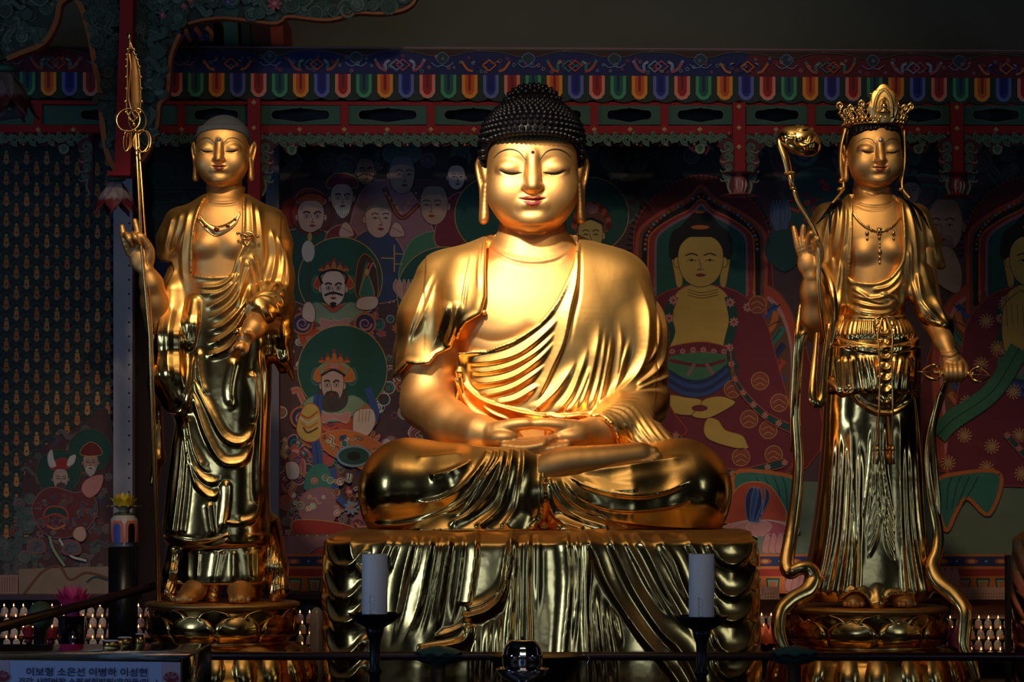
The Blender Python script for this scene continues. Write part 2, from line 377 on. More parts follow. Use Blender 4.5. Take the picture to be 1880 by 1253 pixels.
def lathe(prof, n=32, c=(0, 0, 0), petal=0, pamp=0.0, a0=0, a1=2 * math.pi):
    """prof rows: radius, z"""
    prof = np.asarray(prof, float); full = abs(a1 - a0 - 2 * math.pi) < 1e-6; nn = n if full else n + 1; V = []
    for r, z in prof:
        for j in range(nn):
            a = a0 + (a1 - a0) * j / n; rr = r * (1 + pamp * math.cos(petal * a)) if petal else r
            V.append((c[0] + rr * math.cos(a), c[1] + rr * math.sin(a), c[2] + z))
    F = [(i * nn + j, i * nn + (j + 1) % nn, (i + 1) * nn + (j + 1) % nn, (i + 1) * nn + j) for i in range(len(prof) - 1) for j in range(n)]
    return np.array(V), np.array(F)
def ball(c, r, n=8, sc=(1, 1, 1)):
    V, F = lathe([(math.sin(t) * r + 1e-6, -math.cos(t) * r) for t in np.linspace(0, math.pi, n)], n=max(6, int(n * 1.3)))
    return V * np.array(sc) + np.array(c), F
def box(c, s):
    V = np.array([(x, y, z) for x in (-.5, .5) for y in (-.5, .5) for z in (-.5, .5)]) * np.array(s) + np.array(c)
    return V, np.array([(0, 1, 3, 2), (4, 6, 7, 5), (0, 4, 5, 1), (2, 3, 7, 6), (0, 2, 6, 4), (1, 5, 7, 3)])
def clay3(p): return np.array([p[0], p[1], -p[2]], float)
# ================================================================ heads of the gilded figures
def head_mesh(cx, ey, S, d0, turn=0.0, h=None, double_chin=True, ears=True, chin=1.22):
    """face of unit half width S round the eye line ey; returns V, F, bvh"""
    h = h or S * 0.021
    def q(u, v, w): # turn about the vertical axis
        a = math.radians(turn); return (cx + S * (u * math.cos(a) + w * math.sin(a)), d0 - S * (w * math.cos(a) - u * math.sin(a)), ey + S * v)
    cl = Clay((cx - 1.35 * S, d0 - 1.4 * S, ey - 1.55 * S), (cx + 1.35 * S, d0 + 1.45 * S, ey + 1.75 * S), h)
    k = chin / 1.22
    cl.ell(q(0, -.36, -.28), (S * 0.99, S * 1.12, S * 1.08))
    rows = []
    for v, hw, fr in ((-.95, .86, .74), (-.7, .93, .84), (-.4, .965, .89), (0, .985, .90), (.35, .965, .915), (.6, .915, .92), (.8, .83, .91), (.95, .73, .88), (1.08, .58, .82), (1.16, .42, .75), (1.22, .24, .64)):
        c0 = q(0, 0, 0); v2 = v if v < .35 else .35 + (v - .35) * k
        rows.append((ey + S * v2, cx - S * hw, cx + S * hw, d0 - S * fr, d0 + S * .45))
    cl.loft(rows, 2.15, k=S * .10)
    # neck
    cl.cone(q(0, .7, -.30), q(0, 1.9, -.36), S * .66, S * .66, k=S * .14)
    for sgn in (-1, 1):
        cl.ell(q(sgn * .50, .40, .50), (S * .42, S * .38, S * .42), k=S * .25)
        cl.ell(q(sgn * .45, -.17, 1.07), (S * .36, S * .19, S * .20), k=S * .12, rot=(0, sgn * 8, 0), sub=True)
        cl.ell(q(sgn * .455, -.105, .665), (S * .335, S * .235, S * .235), k=S * .05, rot=(0, sgn * 5, 0))
        cl.ell(q(sgn * .46, .13, .99), (S * .28, S * .05, S * .05), k=S * .12, sub=True)
    cl.ell(q(0, 1.0 * k, .74), (S * .30, S * .20, S * .18), k=S * .22)
    cl.chain([(*q(0, -.42, .80), S * .11), (*q(0, -.15, .85), S * .105), (*q(0, .10, .93), S * .125), (*q(0, .29, 1.00), S * .135)], k=S * .09, n=4)
    cl.ell(q(0, .32, 1.06), (S * .125, S * .12, S * .115), k=S * .06)
    for sgn in (-1, 1):
        cl.ell(q(sgn * .135, .335, .965), (S * .10, S * .12, S * .09), k=S * .06)
    # lips
    cl.ell(q(0, .68, .84), (S * .32, S * .15, S * .19), k=S * .12)
    cl.chain([(*q(-.24, .575, .90), S * .02), (*q(-.09, .575, .985), S * .042), (*q(0, .59, 1.00), S * .04), (*q(.09, .575, .985), S * .042), (*q(.24, .575, .90), S * .02)], k=S * .03, n=4)
    cl.chain([(*q(-.18, .65, .92), S * .02), (*q(0, .69, .965), S * .058), (*q(.18, .65, .92), S * .02)], k=S * .03, n=5)
    cl.ell(q(0, .83, 1.01), (S * .22, S * .06, S * .055), k=S * .10, sub=True)
    if ears:
        for sgn in (-1, 1):
            cl.chain([(*q(sgn * 1.00, .05, -.10), S * .10), (*q(sgn * 1.06, -.25, -.22), S * .10), (*q(sgn * 1.13, -.38, -.30), S * .07)], k=S * .05, sc=(1, 1.7, 1), n=3)
            cl.chain([(*q(sgn * 1.14, -.46, -.26), S * .035), (*q(sgn * 1.20, -.28, -.24), S * .042), (*q(sgn * 1.17, -.02, -.18), S * .038), (*q(sgn * 1.11, .25, -.13), S * .042), (*q(sgn * 1.09, .60, -.11), S * .055), (*q(sgn * 1.06, .92, -.10), S * .10)], k=S * .03, sc=(1, 1.6, 1), n=4)
            cl.chain([(*q(sgn * 1.0, .10, -.06), S * .075), (*q(sgn * 1.03, .50, -.08), S * .075), (*q(sgn * 1.03, .88, -.08), S * .10)], k=S * .03, sc=(1, 1.5, 1), n=4)
    V, F = cl.mesh(2); c0, c1 = cx, ey
    A = math.radians(turn); ct = math.cos(A)
    def u2(P, w=.9): return [(cx + S * (u * ct + w * math.sin(A)), ey + S * v) for u, v in P]
    folds = [(u2([(-.50, 1.08 * k), (-.3, 1.13 * k), (0, 1.155 * k), (.3, 1.13 * k), (.50, 1.08 * k)]), -S * .022, S * .05, S * .03, .3, .3)] if double_chin else []
    folds += [(u2([(-.32, .555), (-.16, .602), (-.05, .615), (0, .625), (.05, .615), (.16, .602), (.32, .555)]), -S * .045, S * .035, S * .035, .2, .2)]
    for sgn in (-1, 1):
        folds.append((u2([(sgn * .73, -.08), (sgn * .60, 0.015), (sgn * .42, .05), (sgn * .22, .015)]), -S * .03, S * .04, S * .03, .2, .2))
        folds.append((u2([(sgn * .17, .30), (sgn * .22, .40), (sgn * .16, .44)]), -S * .02, S * .05, S * .05))
    V = carve(V, F, folds)
    return V, F, bvh_of(V, F), u2
def scalp(V, F, cx, S, row, off):
    """close cap of hair following the skull above the row function"""
    N = soft_normals(V, F, 6); r = row(V[:, 0], V[:, 1]); inn = (-V[:, 2] < r) & (np.abs(V[:, 0] - cx) < S * 1.035)
    k = inn[F].all(1); f = F[k]; ids = np.unique(f); mp = np.full(len(V), -1); mp[ids] = np.arange(len(ids)); f = mp[f]; v = V[ids].copy()
    v += N[ids] * (off * ease((r[ids] + V[ids, 2]) / 3.0 + .25))[:, None]; return relax(v, f, 1), f
def face_paint(parent, org, bvh, u2, S, brow=None, lips=True, gem=None, gem_mat='ruby', lash=True):
    def put(name, parts, m, lab=None):
        V, F = join(parts); o = link_mesh(name, to_world(V, org), F, M[m], parent)
        if lab: o['label'] = lab
        return o
    br, ey_ = [], []
    for sgn in (-1, 1):
        br = [ribbon(bvh, u2([(sgn * .83, -.34), (sgn * .70, -.45), (sgn * .50, -.50), (sgn * .30, -.44), (sgn * .14, -.25)]), [S * .006, S * .017, S * .014, S * .006], off=S * .004, thick=S * .004, n=40, nw=3)]
        put('eyebrow', br, 'ink', 'thin dark painted eyebrow')
        ey_ = [ribbon(bvh, u2([(sgn * .72, -.07), (sgn * .60, 0.0), (sgn * .44, .03), (sgn * .22, .0)]), [S * .006, S * .020, S * .022, S * .006], off=S * .012, thick=S * .004, n=30, nw=3)]
        put('eye', ey_, 'ink', 'narrow dark slit of the half-closed eye')
    up = ribbon(bvh, u2([(-.29, .556), (-.10, .572), (0, .590), (.10, .572), (.29, .556)]), [S * .008, S * .038, S * .030, S * .038, S * .006], off=S * .006, thick=S * .002, n=30, nw=5)
    lo = ribbon(bvh, u2([(-.20, .632), (0, .688), (.20, .632)]), [S * .006, S * .044, S * .05, S * .044, S * .006], off=S * .006, thick=S * .002, n=30, nw=5)
    put('lips', [up, lo], 'lip_red', 'painted red lips')
    g = u2([(0, -.42)])[0]; hh = front_hit(bvh, *g)
    if gem is None: gem = .038
    V, F = ball(hh[0] + np.array([0, -S * .01, 0]), S * gem, 9, (1, .6, 1)); put('urna', [(V, F)], gem_mat, 'small dark jewel between the brows')
# ================================================================ central seated figure
def hand_chain(cl, P, k=4): cl.chain([tuple(clay_) for clay_ in P], k=k, n=3)
def build_buddha():
    base = pw(980, 968, -0.3); org = np.array([base.x, 0.0, base.z])
    root = thing('seated_buddha_statue', 'large gilded seated buddha with black curled hair, hands joined in its lap', 'statue', org)
    # ---- skin: chest, bare right arm, forearms, hands
    cl = Clay((715, -330, 395), (1215, 105, 875), 2.0)
    cl.loft([(405, 918, 1038, -60, 60), (425, 914, 1042, -64, 62), (442, 904, 1054, -70, 66), (470, 888, 1072, -78, 75), (490, 850, 1110, -84, 85), (530, 812, 1150, -98, 90), (570, 806, 1152, -108, 90), (610, 822, 1140, -113, 88), (650, 838, 1130, -111, 85), (700, 845, 1120, -104, 85), (800, 850, 1110, -105, 90)], 2.4)
    cl.ell((890, -108, 581), (5, 8, 5), k=2)
    # bare arm on the photo's left
    cl.chain([(*px(800, 10, 560), 56), (*px(790, -5, 650), 54), (*px(783, -30, 735), 47)], k=20)
    cl.chain([(*px(784, -40, 745), 46), (*px(825, -110, 778), 40), (*px(880, -185, 797), 31), (*px(915, -205, 801), 26)], k=16)
    cl.chain([(*px(1150, -60, 760), 40), (*px(1105, -165, 792), 30), (*px(1060, -208, 799), 25)], k=14)
    # palms
    cl.ell(px(925, -215, 805), (34, 34, 19), k=10); cl.ell(px(1045, -212, 803), (38, 34, 21), k=10)
    # thumbs meeting
    cl.chain([(*px(905, -215, 793), 15), (*px(935, -228, 783), 10.5), (*px(958, -232, 779), 9), (*px(975, -232, 779), 8)], k=6, n=3)
    cl.chain([(*px(1062, -212, 790), 16), (*px(1030, -228, 782), 11), (*px(1004, -232, 779), 9), (*px(985, -232, 779), 8)], k=6, n=3)
    # fingers, right hand over left
    for i, (dy, dd, xe) in enumerate(((0, 0, 1030), (4.5, -9, 1024), (9, -18, 1014), (13, -25, 1000))):
        cl.chain([(*px(925, -225 + dd, 808 + dy), 8), (*px(960, -236 + dd, 811 + dy), 7.5), (*px(995, -238 + dd, 808 + dy * .8), 7), (*px(xe, -228 + dd, 802 + dy * .6), 6)], k=1.5, n=3)
    for i, (dy, dd, xe) in enumerate(((0, 0, 930), (3, -10, 935), (6, -19, 945))):
        cl.chain([(*px(1040, -232 + dd, 815 + dy), 9), (*px(1005, -240 + dd, 821 + dy), 7.5), (*px(965, -242 + dd, 823 + dy), 7), (*px(xe, -236 + dd, 819 + dy), 6)], k=1.5, n=3)
    V, F = cl.mesh(2)
    V = carve(V, F, [([(893, 438), (908, 463), (938, 480), (978, 487), (1018, 481), (1046, 464), (1060, 445)], 2.2, 7, 12, .1, .1), ([(893, 440), (908, 466), (938, 486), (978, 493), (1018, 487), (1048, 466)], -1.8, 5, 4),
                     ([(860, 620), (905, 632), (950, 622), (985, 600)], -3, 14, 14)], side=.1)
    hV, hF, bvh, u2 = head_mesh(977, 330, 84, -42, 0)
    sV, sF = bridge((V, F), (hV, hF))
    body = link_mesh('body', to_world(sV, org), sF, M['gold_skin'], root)
    face_paint(body, org, bvh, u2, 84)
    # ---- hair with snail curls
    hc = Clay((865, -155, 150), (1090, 85, 430), 2.2)
    hc.ell((977, -32, 278), (93, 106, 80)); hc.ell((977, -28, 250), (88, 98, 52), k=8); hc.ell((977, -22, 228), (68, 72, 40), k=16); hc.ell((978, -16, 198), (50, 54, 36), k=5)
    hc.cut([(896, 500), (895, 330), (896, 284), (905, 272), (940, 266), (977, 264), (1015, 266), (1049, 272), (1059, 284), (1060, 330), (1059, 500)], y1=-45, k=3)
    hc.cut([(800, 700), (800, 345), (1200, 345), (1200, 700)], y1=0, k=4)
    V, F = hc.mesh(2); hb = bvh_of(V, F); parts = [(V, F)]
    def curl(p, n, r=5.3):
        V2, F2 = ball((0, 0, 0), r, 7); R = np.array(Vector(n).to_track_quat('Z', 'Y').to_matrix())
        parts.append(((V2 * [1, 1, 1.2]) @ R.T + np.array(p), F2)); V3, F3 = ball(np.array(p) + np.array(n) * r * .95, r * .42, 5); parts.append((V3, F3))
    for r in range(22):
        phi = math.radians(88 - r * 6.0 if r < 16 else -8 - (r - 15) * 5.6); R0 = 60 if r < 6 else 90
        n = max(1, int(round(2 * math.pi * math.cos(phi) * R0 / 9.8)))
        for j in range(n):
            a = 2 * math.pi * (j + .5 * (r % 2)) / n; d = Vector((math.cos(phi) * math.cos(a), math.cos(phi) * math.sin(a), math.sin(phi)))
            o = Vector((977, -22, -262)); h = hb.ray_cast(o + d * 300, -d)
            if h[0] is None or h[0].y > 45: continue
            if h[0].y < -40 and abs(h[0].x - 977) < 86 and h[0].z < -263: continue
            if h[0].z < -345: continue
            curl(h[0] + h[1] * 1.2, h[1])
    for i in range(22): # the lowest row along the hairline
        t = i / 21; x = 897 + t * 160; y = 266 + 8 * abs(2 * t - 1) ** 4; hh = front_hit(hb, x, y - 5)
        if hh is not None: curl(hh[0] + np.array([0, -1, 0]), hh[1], 5.0)
    for i in range(17): # small dark points under the hairline, built in place of a reflection
        x = 911 + i * 8.3; y = 266 + 4 * abs(i / 8 - 1) ** 3; hh = front_hit(bvh, x, y + 1)
        if hh is not None: V2, F2 = tube([hh[0] + np.array([0, -.3, 3]), hh[0] + np.array([0, -.5, -5.5])], [3.6, .4], 7, flat=1); parts.append((V2, F2))
    V, F = join(parts); link_mesh('hair', to_world(V, org), F, M['hair_black'], root)['label'] = 'black hair of small snail curls with a raised crown'
    # ---- robe over shoulders and torso
    rb = Clay((700, -280, 415), (1300, 125, 860), 1.9)
    rb.loft([(430, 894, 1064, -30, 80), (440, 872, 1084, -52, 88), (455, 838, 1118, -72, 96), (480, 800, 1152, -90, 102), (520, 790, 1172, -104, 104), (580, 815, 1178, -117, 104), (640, 836, 1180, -120, 100), (700, 838, 1182, -119, 100), (760, 842, 1190, -124, 100), (850, 842, 1190, -130, 100)], 2.4)
    rb.chain([(858, -60, 500, 26), (856, -72, 540, 30), (854, -76, 580, 32), (846, -66, 620, 32)], k=40)
    rb.chain([(*px(820, 0, 520), 60), (*px(800, -5, 590), 66), (*px(795, -20, 680), 62), (*px(790, -20, 720), 60)], k=26)
    rb.chain([(*px(790, 20, 590), 40), (*px(762, 30, 650), 32), (*px(742, 35, 695), 22)], k=30)
    rb.chain([(*px(1128, 0, 528), 66), (*px(1152, -8, 620), 64), (*px(1166, -25, 720), 60)], k=34)
    rb.chain([(*px(1172, -35, 745), 54), (*px(1138, -130, 782), 42), (*px(1108, -170, 792), 36)], k=22)
    
    rb.chain([(*px(1160, -120, 800), 34), (*px(1195, -150, 815), 30), (*px(1235, -170, 825), 16)], k=26)
    chest = [(896, 400), (891, 440), (889, 500), (890, 552), (882, 583), (856, 598), (846, 612), (840, 640), (842, 652), (896, 651), (944, 634), (991, 603), (1023, 562), (1046, 515), (1059, 470), (1062, 440), (1060, 400)]
    rb.cut(chest, y1=0, k=3)
    rb.cut([(600, 720), (716, 696), (735, 686), (752, 668), (772, 672), (790, 670), (803, 654), (830, 642), (838, 622), (840, 610), (842, 660), (842, 900), (600, 900)], k=2)
    rb.cut([(1000, 765), (1066, 775), (1094, 767), (1119, 787), (1133, 832), (1000, 832)], y1=-118, k=3)
    V, F = rb.mesh(2)
    fo = [([(855, 651), (896, 650), (944, 634), (991, 603), (1023, 563), (1046, 515), (1056, 480)], 7, 9, 5, .05, .1),
          ([(855, 671), (908, 668), (956, 653), (1003, 615), (1040, 572)], 9, 13, 9), ([(857, 684), (896, 687), (944, 675), (991, 646), (1032, 600)], 9, 9, 11),
          ([(862, 702), (896, 707), (944, 696), (991, 663), (1032, 615)], 10, 12, 12), ([(874, 725), (900, 728), (944, 716), (987, 687), (1015, 657)], 9, 12, 12),
          ([(903, 744), (944, 739), (980, 718), (1005, 698)], 8, 12, 10),
          ([(1060, 445), (1056, 520), (1044, 575), (1032, 635), (1011, 684), (990, 730), (968, 760)], 9, 4, 22, .05, .2),
          ([(1063, 445), (1062, 540), (1052, 590), (1042, 650)], -3, 3, 3),
          ([(972, 764), (1015, 727), (1039, 694), (1060, 660)], 9, 14, 12), ([(1015, 766), (1044, 732), (1063, 684), (1080, 635)], 9, 10, 12), ([(1030, 766), (1054, 742), (1075, 694), (1088, 645)], 8, 8, 10),
          ([(1057, 765), (1077, 708), (1092, 640), (1098, 590)], 9, 12, 12), ([(1077, 762), (1094, 705), (1105, 640), (1108, 600)], 8, 10, 12), ([(1094, 757), (1106, 695), (1116, 641), (1120, 610)], 8, 10, 10),
          ([(1114, 745), (1154, 705), (1178, 658), (1184, 600), (1179, 560), (1166, 507)], 13, 14, 22, .1, .3), ([(1117, 742), (1131, 700), (1140, 665), (1156, 620)], 8, 10, 12), ([(1120, 740), (1160, 695), (1196, 650), (1204, 600), (1190, 535)], 9, 8, 12, .1, .3),
          ([(1154, 720), (1195, 688), (1213, 655), (1215, 601), (1198, 530)], 11, 10, 16, .1, .3), ([(1150, 728), (1190, 708), (1222, 690), (1224, 640), (1215, 590)], 8, 8, 10), ([(1125, 722), (1132, 672), (1136, 630), (1132, 590)], 6, 8, 8),
          ([(1114, 746), (1160, 727), (1200, 722), (1226, 728)], 6, 6, 12), 
          ([(844, 677), (862, 713), (889, 737), (934, 754), (968, 763), (1015, 768), (1087, 764)], 12, 4, 16, .03, .1),
          ([(840, 694), (855, 732), (872, 759), (896, 778)], 9, 8, 8, .05, .1), ([(836, 718), (846, 749), (857, 775)], 8, 6, 8, .05, .1), ([(884, 744), (908, 763), (944, 777)], 7, 5, 6),
          ([(893, 438), (889, 500), (890, 552), (882, 583), (856, 598), (842, 618), (836, 640), (806, 654), (792, 669), (772, 673), (752, 668), (735, 686), (722, 694)], 5, 5, 8, .02, .02),
          ([(886, 445), (880, 500), (880, 550)], -3, 3, 3), ([(868, 468), (858, 520), (852, 560), (849, 592)], -4, 3, 3), ([(868, 468), (860, 520), (856, 560), (853, 592)], 2.5, 2, 9),
          ([(800, 500), (775, 560), (752, 630), (742, 680)], 6, 8, 14), ([(806, 515), (786, 570), (760, 625), (750, 655)], 5, 6, 10), ([(830, 560), (812, 610), (790, 660)], 7, 12, 16), ([(845, 560), (836, 610), (822, 640), (806, 652)], 7, 10, 12)]
    for c in fan([(1094, 762), (1124, 779), (1148, 809), (1172, 828)], [(1120, 742), (1168, 737), (1195, 775), (1225, 815), (1262, 828)], 7): fo.append((c, 5, 5, 9, .05, .15))
    fo.append(([(1066, 778), (1094, 768), (1119, 787), (1133, 822)], 8, 5, 5, .05, .05))
    V = carve(V, F, [(f[0], f[1] * .72, f[2], f[3], *(f[4:] if len(f) > 4 else (.15, .4))) for f in fo], side=.12)
    link_mesh('robe', to_world(V, org), F, M['gold_robe'], root)
    # ---- crossed legs under the robe
    lg = Clay((640, -370, 805), (1360, 60, 985), 2.1)
    a = lambda x, d, y, r: (*px(x, d, y), r)
    lg.chain([a(742, -190, 890, 76), a(840, -215, 893, 68), a(960, -225, 900, 62)], k=30); lg.chain([a(1258, -190, 892, 76), a(1150, -215, 900, 68), a(1010, -225, 905, 60)], k=30)
    lg.chain([a(760, -180, 888, 74), a(880, -60, 892, 74)], k=30); lg.chain([a(1240, -180, 888, 74), a(1110, -60, 892, 74)], k=30)
    lg.chain([a(734, -180, 915, 66), a(850, -200, 925, 62)], k=30); lg.chain([a(1268, -180, 915, 66), a(1150, -200, 925, 62)], k=30); lg.chain([a(726, -150, 940, 56), a(860, -190, 945, 50)], k=24); lg.chain([a(1274, -150, 940, 56), a(1140, -190, 945, 50)], k=24)
    lg.ell((980, -120, 890), (170, 120, 62), k=30)
    lg.loft([(824, 868, 998, -262, -150), (850, 862, 998, -284, -150), (900, 845, 998, -292, -150), (940, 815, 998, -296, -150), (972, 752, 992, -305, -150)], 3.2, k=14)
    lg.loft([(872, 1002, 1040, -262, -150), (900, 1003, 1060, -275, -150), (940, 1004, 1090, -285, -150), (972, 1002, 1150, -300, -150)], 3.0, k=14)
    lg.cut([(500, 969), (1500, 969), (1500, 1100), (500, 1100)], k=2)
    V, F = lg.mesh(2); D = -290
    L = [([(786, 875), (822, 868), (847, 857), (870, 845)], 5, 5, 12), ([(760, 842), (800, 838), (850, 832)], 2, 4, 8), ([(755, 923), (803, 918), (841, 899), (866, 876), (887, 849), (897, 828)], 6, 5, 16, .2, .02),
         ([(671, 962), (736, 960), (803, 946), (843, 925), (872, 895), (904, 847), (908, 827)], 7, 6, 14, .1, .02), ([(749, 971), (812, 952), (847, 943), (866, 920), (887, 885), (916, 847), (920, 826)], 7, 7, 12, .1, .02),
         ([(820, 966), (862, 945), (899, 904), (916, 866), (925, 828)], 7, 7, 10, .1, .02), ([(874, 970), (912, 937), (927, 895), (937, 851), (941, 826)], 7, 6, 12, .05, .02), ([(923, 970), (946, 933), (954, 895), (960, 857), (960, 826)], 6, 5, 14, .05, .02),
         ([(975, 972), (995, 943), (997, 895), (995, 857), (991, 826)], 5, 5, 5, .02, .02), ([(999, 972), (1002, 930), (1000, 880)], -9, 4, 4, .02, .02),
         ([(1036, 868), (1077, 894), (1155, 910), (1219, 904), (1274, 881)], 6, 14, 5), ([(1027, 871), (1063, 913), (1132, 936), (1223, 931), (1278, 913)], 6, 14, 5),
         ([(1011, 876), (1040, 913), (1100, 947), (1200, 962), (1300, 967)], 7, 14, 5, .05, .1), ([(1006, 881), (1027, 922), (1063, 952), (1118, 972)], 7, 10, 6, .02, .05), ([(1002, 883), (1010, 931), (1036, 961), (1072, 974)], 6, 8, 5, .02, .05),
         ([(1050, 868), (1110, 862), (1190, 850), (1270, 838)], 4, 5, 10), ([(1060, 880), (1110, 898), (1180, 902)], 4, 10, 5)]
    V = carve(V, F, [(pk(spline(f[0], 6), D if f[0][0][0] > 800 else -280), *f[1:]) for f in L], side=.1)
    link_mesh('lap_robe', to_world(V, org), F, M['gold_polish'], root)['label'] = 'polished robe drawn tight over the crossed legs'
    # ---- upturned foot
    ft = Clay((985, -350, 800), (1240, -180, 890), 1.8)
    ft.chain([a(1000, -262, 862, 24), a(1040, -262, 850, 25), a(1110, -258, 843, 22), a(1165, -250, 836, 18), a(1185, -244, 834, 16)], k=10, n=3)
    for i, (x, y, r) in enumerate(((1196, 832, 12), (1205, 838, 8), (1200, 844, 7), (1194, 849, 6.5), (1186, 853, 6))): ft.chain([a(x - 14, -250 - i * 4, y, r), a(x + 3, -250 - i * 4, y - 1, r * .9)], k=2)
    V, F = ft.mesh(2); link_mesh('foot', to_world(V, org), F, M['gold_skin'], root)['label'] = 'upturned sole resting on the opposite thigh'
    return root
build_buddha()
# ================================================================ draped throne under the seated figure, lotus pedestals
def build_throne():
    org = np.array([0.12, -0.15, 0.56]); root = thing('draped_throne', 'broad box-shaped golden throne draped in heavy hanging folds, under the seated buddha', 'throne', org)
    t = Clay((590, -400, 950), (1395, 160, 1300), 2.6)
    t.loft([(969.0, 664, 1318, -296, 110), (971, 646, 1338, -318, 120), (976, 628, 1356, -338, 132), (986, 616, 1366, -354, 142), (1002, 610, 1372, -363, 150), (1100, 609, 1373, -366, 150), (1200, 613, 1376, -370, 150), (1295.5, 617, 1380, -374, 150)], 5)
    D = -362; K = lambda P: pk(P, D)
    V, F = t.mesh(2)
    fo = [([(718, 984), (697, 1036), (692, 1110)], 8, 10, 16), ([(734, 984), (718, 1022), (712, 1060)], 6, 8, 10), ([(761, 984), (743, 1054), (729, 1128), (712, 1200)], 9, 12, 18), ([(776, 984), (764, 1040), (752, 1090)], 6, 8, 10),
          ([(793, 984), (784, 1036), (766, 1123), (734, 1192)], 10, 12, 20), ([(811, 984), (803, 1036), (790, 1110), (770, 1180)], 6, 8, 10), ([(828, 984), (818, 1036), (802, 1137), (789, 1190)], 10, 10, 20), ([(852, 982), (846, 1036), (836, 1110), (826, 1170)], 7, 10, 14),
          ([(876, 978), (871, 1036), (860, 1112)], 12, 5, 24, .05, .02), ([(938, 976), (930, 1036), (917, 1082), (889, 1107), (858, 1118)], 6, 5, 10, .05, .02), ([(940, 976), (930, 1050), (917, 1098), (889, 1123), (850, 1134)], 20, 14, 4, .05, .02),
          ([(860, 1146), (857, 1169), (834, 1182), (770, 1192)], 18, 14, 4, .02, .02), ([(858, 1130), (845, 1152), (815, 1166), (780, 1172)], 5, 4, 8),
          ([(946, 978), (944, 1040), (940, 1100), (932, 1190), (930, 1290)], 12, 8, 10, .03, .02), ([(958, 985), (955, 1050), (952, 1180), (950, 1290)], 6, 6, 8), ([(972, 978), (969, 1054), (968, 1182), (966, 1290)], 9, 6, 14, .03, .02), ([(988, 978), (988, 1060), (986, 1150)], 4, 10, 10),
          ([(1040, 978), (1046, 1036), (1045, 1100), (1036, 1182), (1028, 1290)], 10, 6, 16, .03, .02), ([(1056, 980), (1062, 1036), (1060, 1100), (1052, 1200)], 7, 8, 8), ([(1077, 978), (1077, 1036), (1075, 1100), (1077, 1182), (1080, 1290)], 10, 8, 12, .03, .02), ([(1090, 1060), (1092, 1120), (1098, 1182), (1106, 1290)], 8, 8, 8), ([(1106, 1090), (1112, 1140), (1120, 1200), (1130, 1290)], 8, 8, 8), ([(1122, 1110), (1130, 1150), (1142, 1200)], 6, 7, 7),
          ([(1068, 976), (1091, 1018), (1109, 1064), (1136, 1109), (1178, 1169), (1219, 1219), (1260, 1280)], 13, 22, 6, .03, .02), ([(1113, 976), (1141, 1036), (1168, 1091), (1210, 1155), (1251, 1201), (1290, 1280)], 11, 20, 10, .03, .1), ([(1140, 978), (1168, 1030), (1200, 1090), (1240, 1150)], 6, 10, 10), ([(1164, 978), (1191, 1018), (1219, 1077), (1246, 1123), (1280, 1180)], 9, 16, 10),
          ([(1205, 980), (1235, 1030), (1255, 1080), (1290, 1150)], 7, 12, 12), ([(1255, 980), (1278, 1018), (1296, 1070), (1330, 1130)], 8, 12, 10),
          ([(640, 985), (655, 1040), (700, 1090)], 6, 12, 12), ([(905, 1120), (896, 1180), (890, 1290)], 8, 8, 10), ([(880, 1135), (874, 1200), (868, 1290)], 7, 8, 8), ([(920, 1115), (915, 1180), (912, 1290)], 8, 8, 8)]
    for i in range(5):
        y = 1006 + i * 52 + (i % 2) * 7; fo.append(([(1296 + i * 3, y - 22), (1322, y + 22), (1350, y + 32), (1374, y + 14), (1390, y - 30)], 8, 16, 7, .2, .05))
        fo.append(([(597, y - 16), (610, y + 26), (628, y + 34), (650, y + 26), (676, y - 8)], 8, 7, 16, .05, .2))
    fo = [f if len(f) > 4 else (*f, .06 if f[0][0][1] < 1040 else .4, .5) for f in fo]
    V = carve(V, F, [(pk(spline(f[0], 6), D), f[1] * .75, f[2] * .9, *f[3:]) for f in fo], side=.1)
    V[:, 1] += ease((-V[:, 1] - 200) / 100) * (3.5 * np.sin(V[:, 0] * .045 + 1) + 2.5 * np.sin(V[:, 0] * .021 + V[:, 2] * .012) - 4 * np.sin(V[:, 2] * .016 + 2))
    # soft rolls of the cloth along the top edge and swags on the sides
    N = normals(V, F); rowv = -V[:, 2]; sidew = ease((np.abs(N[:, 0]) - .6) / .3) * ease((rowv - 975) / 40)
    V = V + N * (3 * np.abs(np.sin(rowv * .055 + V[:, 1] * .02)) * sidew)[:, None]
    link_mesh('drapery', to_world(V, org), F, M['gold_polish'], root)
    tr = []
    for P in ([(938, 1040), (925, 1075), (905, 1104), (880, 1120), (852, 1127)], [(856, 1160), (834, 1176), (800, 1184), (775, 1188)]): # stamped border with a row of beads
        b = bvh_of(V, F)
        for q in resample(spline(pk(P, D)), 34 if P[0][0] > 900 else 22):
            h = front_hit(b, *q)
            if h is not None: tr.append(ball(h[0], 1.9, 5))
        Vt, Ft = join(tr); tr = []; link_mesh('beaded_border', to_world(Vt, org), Ft, M['gold_polish'], root)
    return root
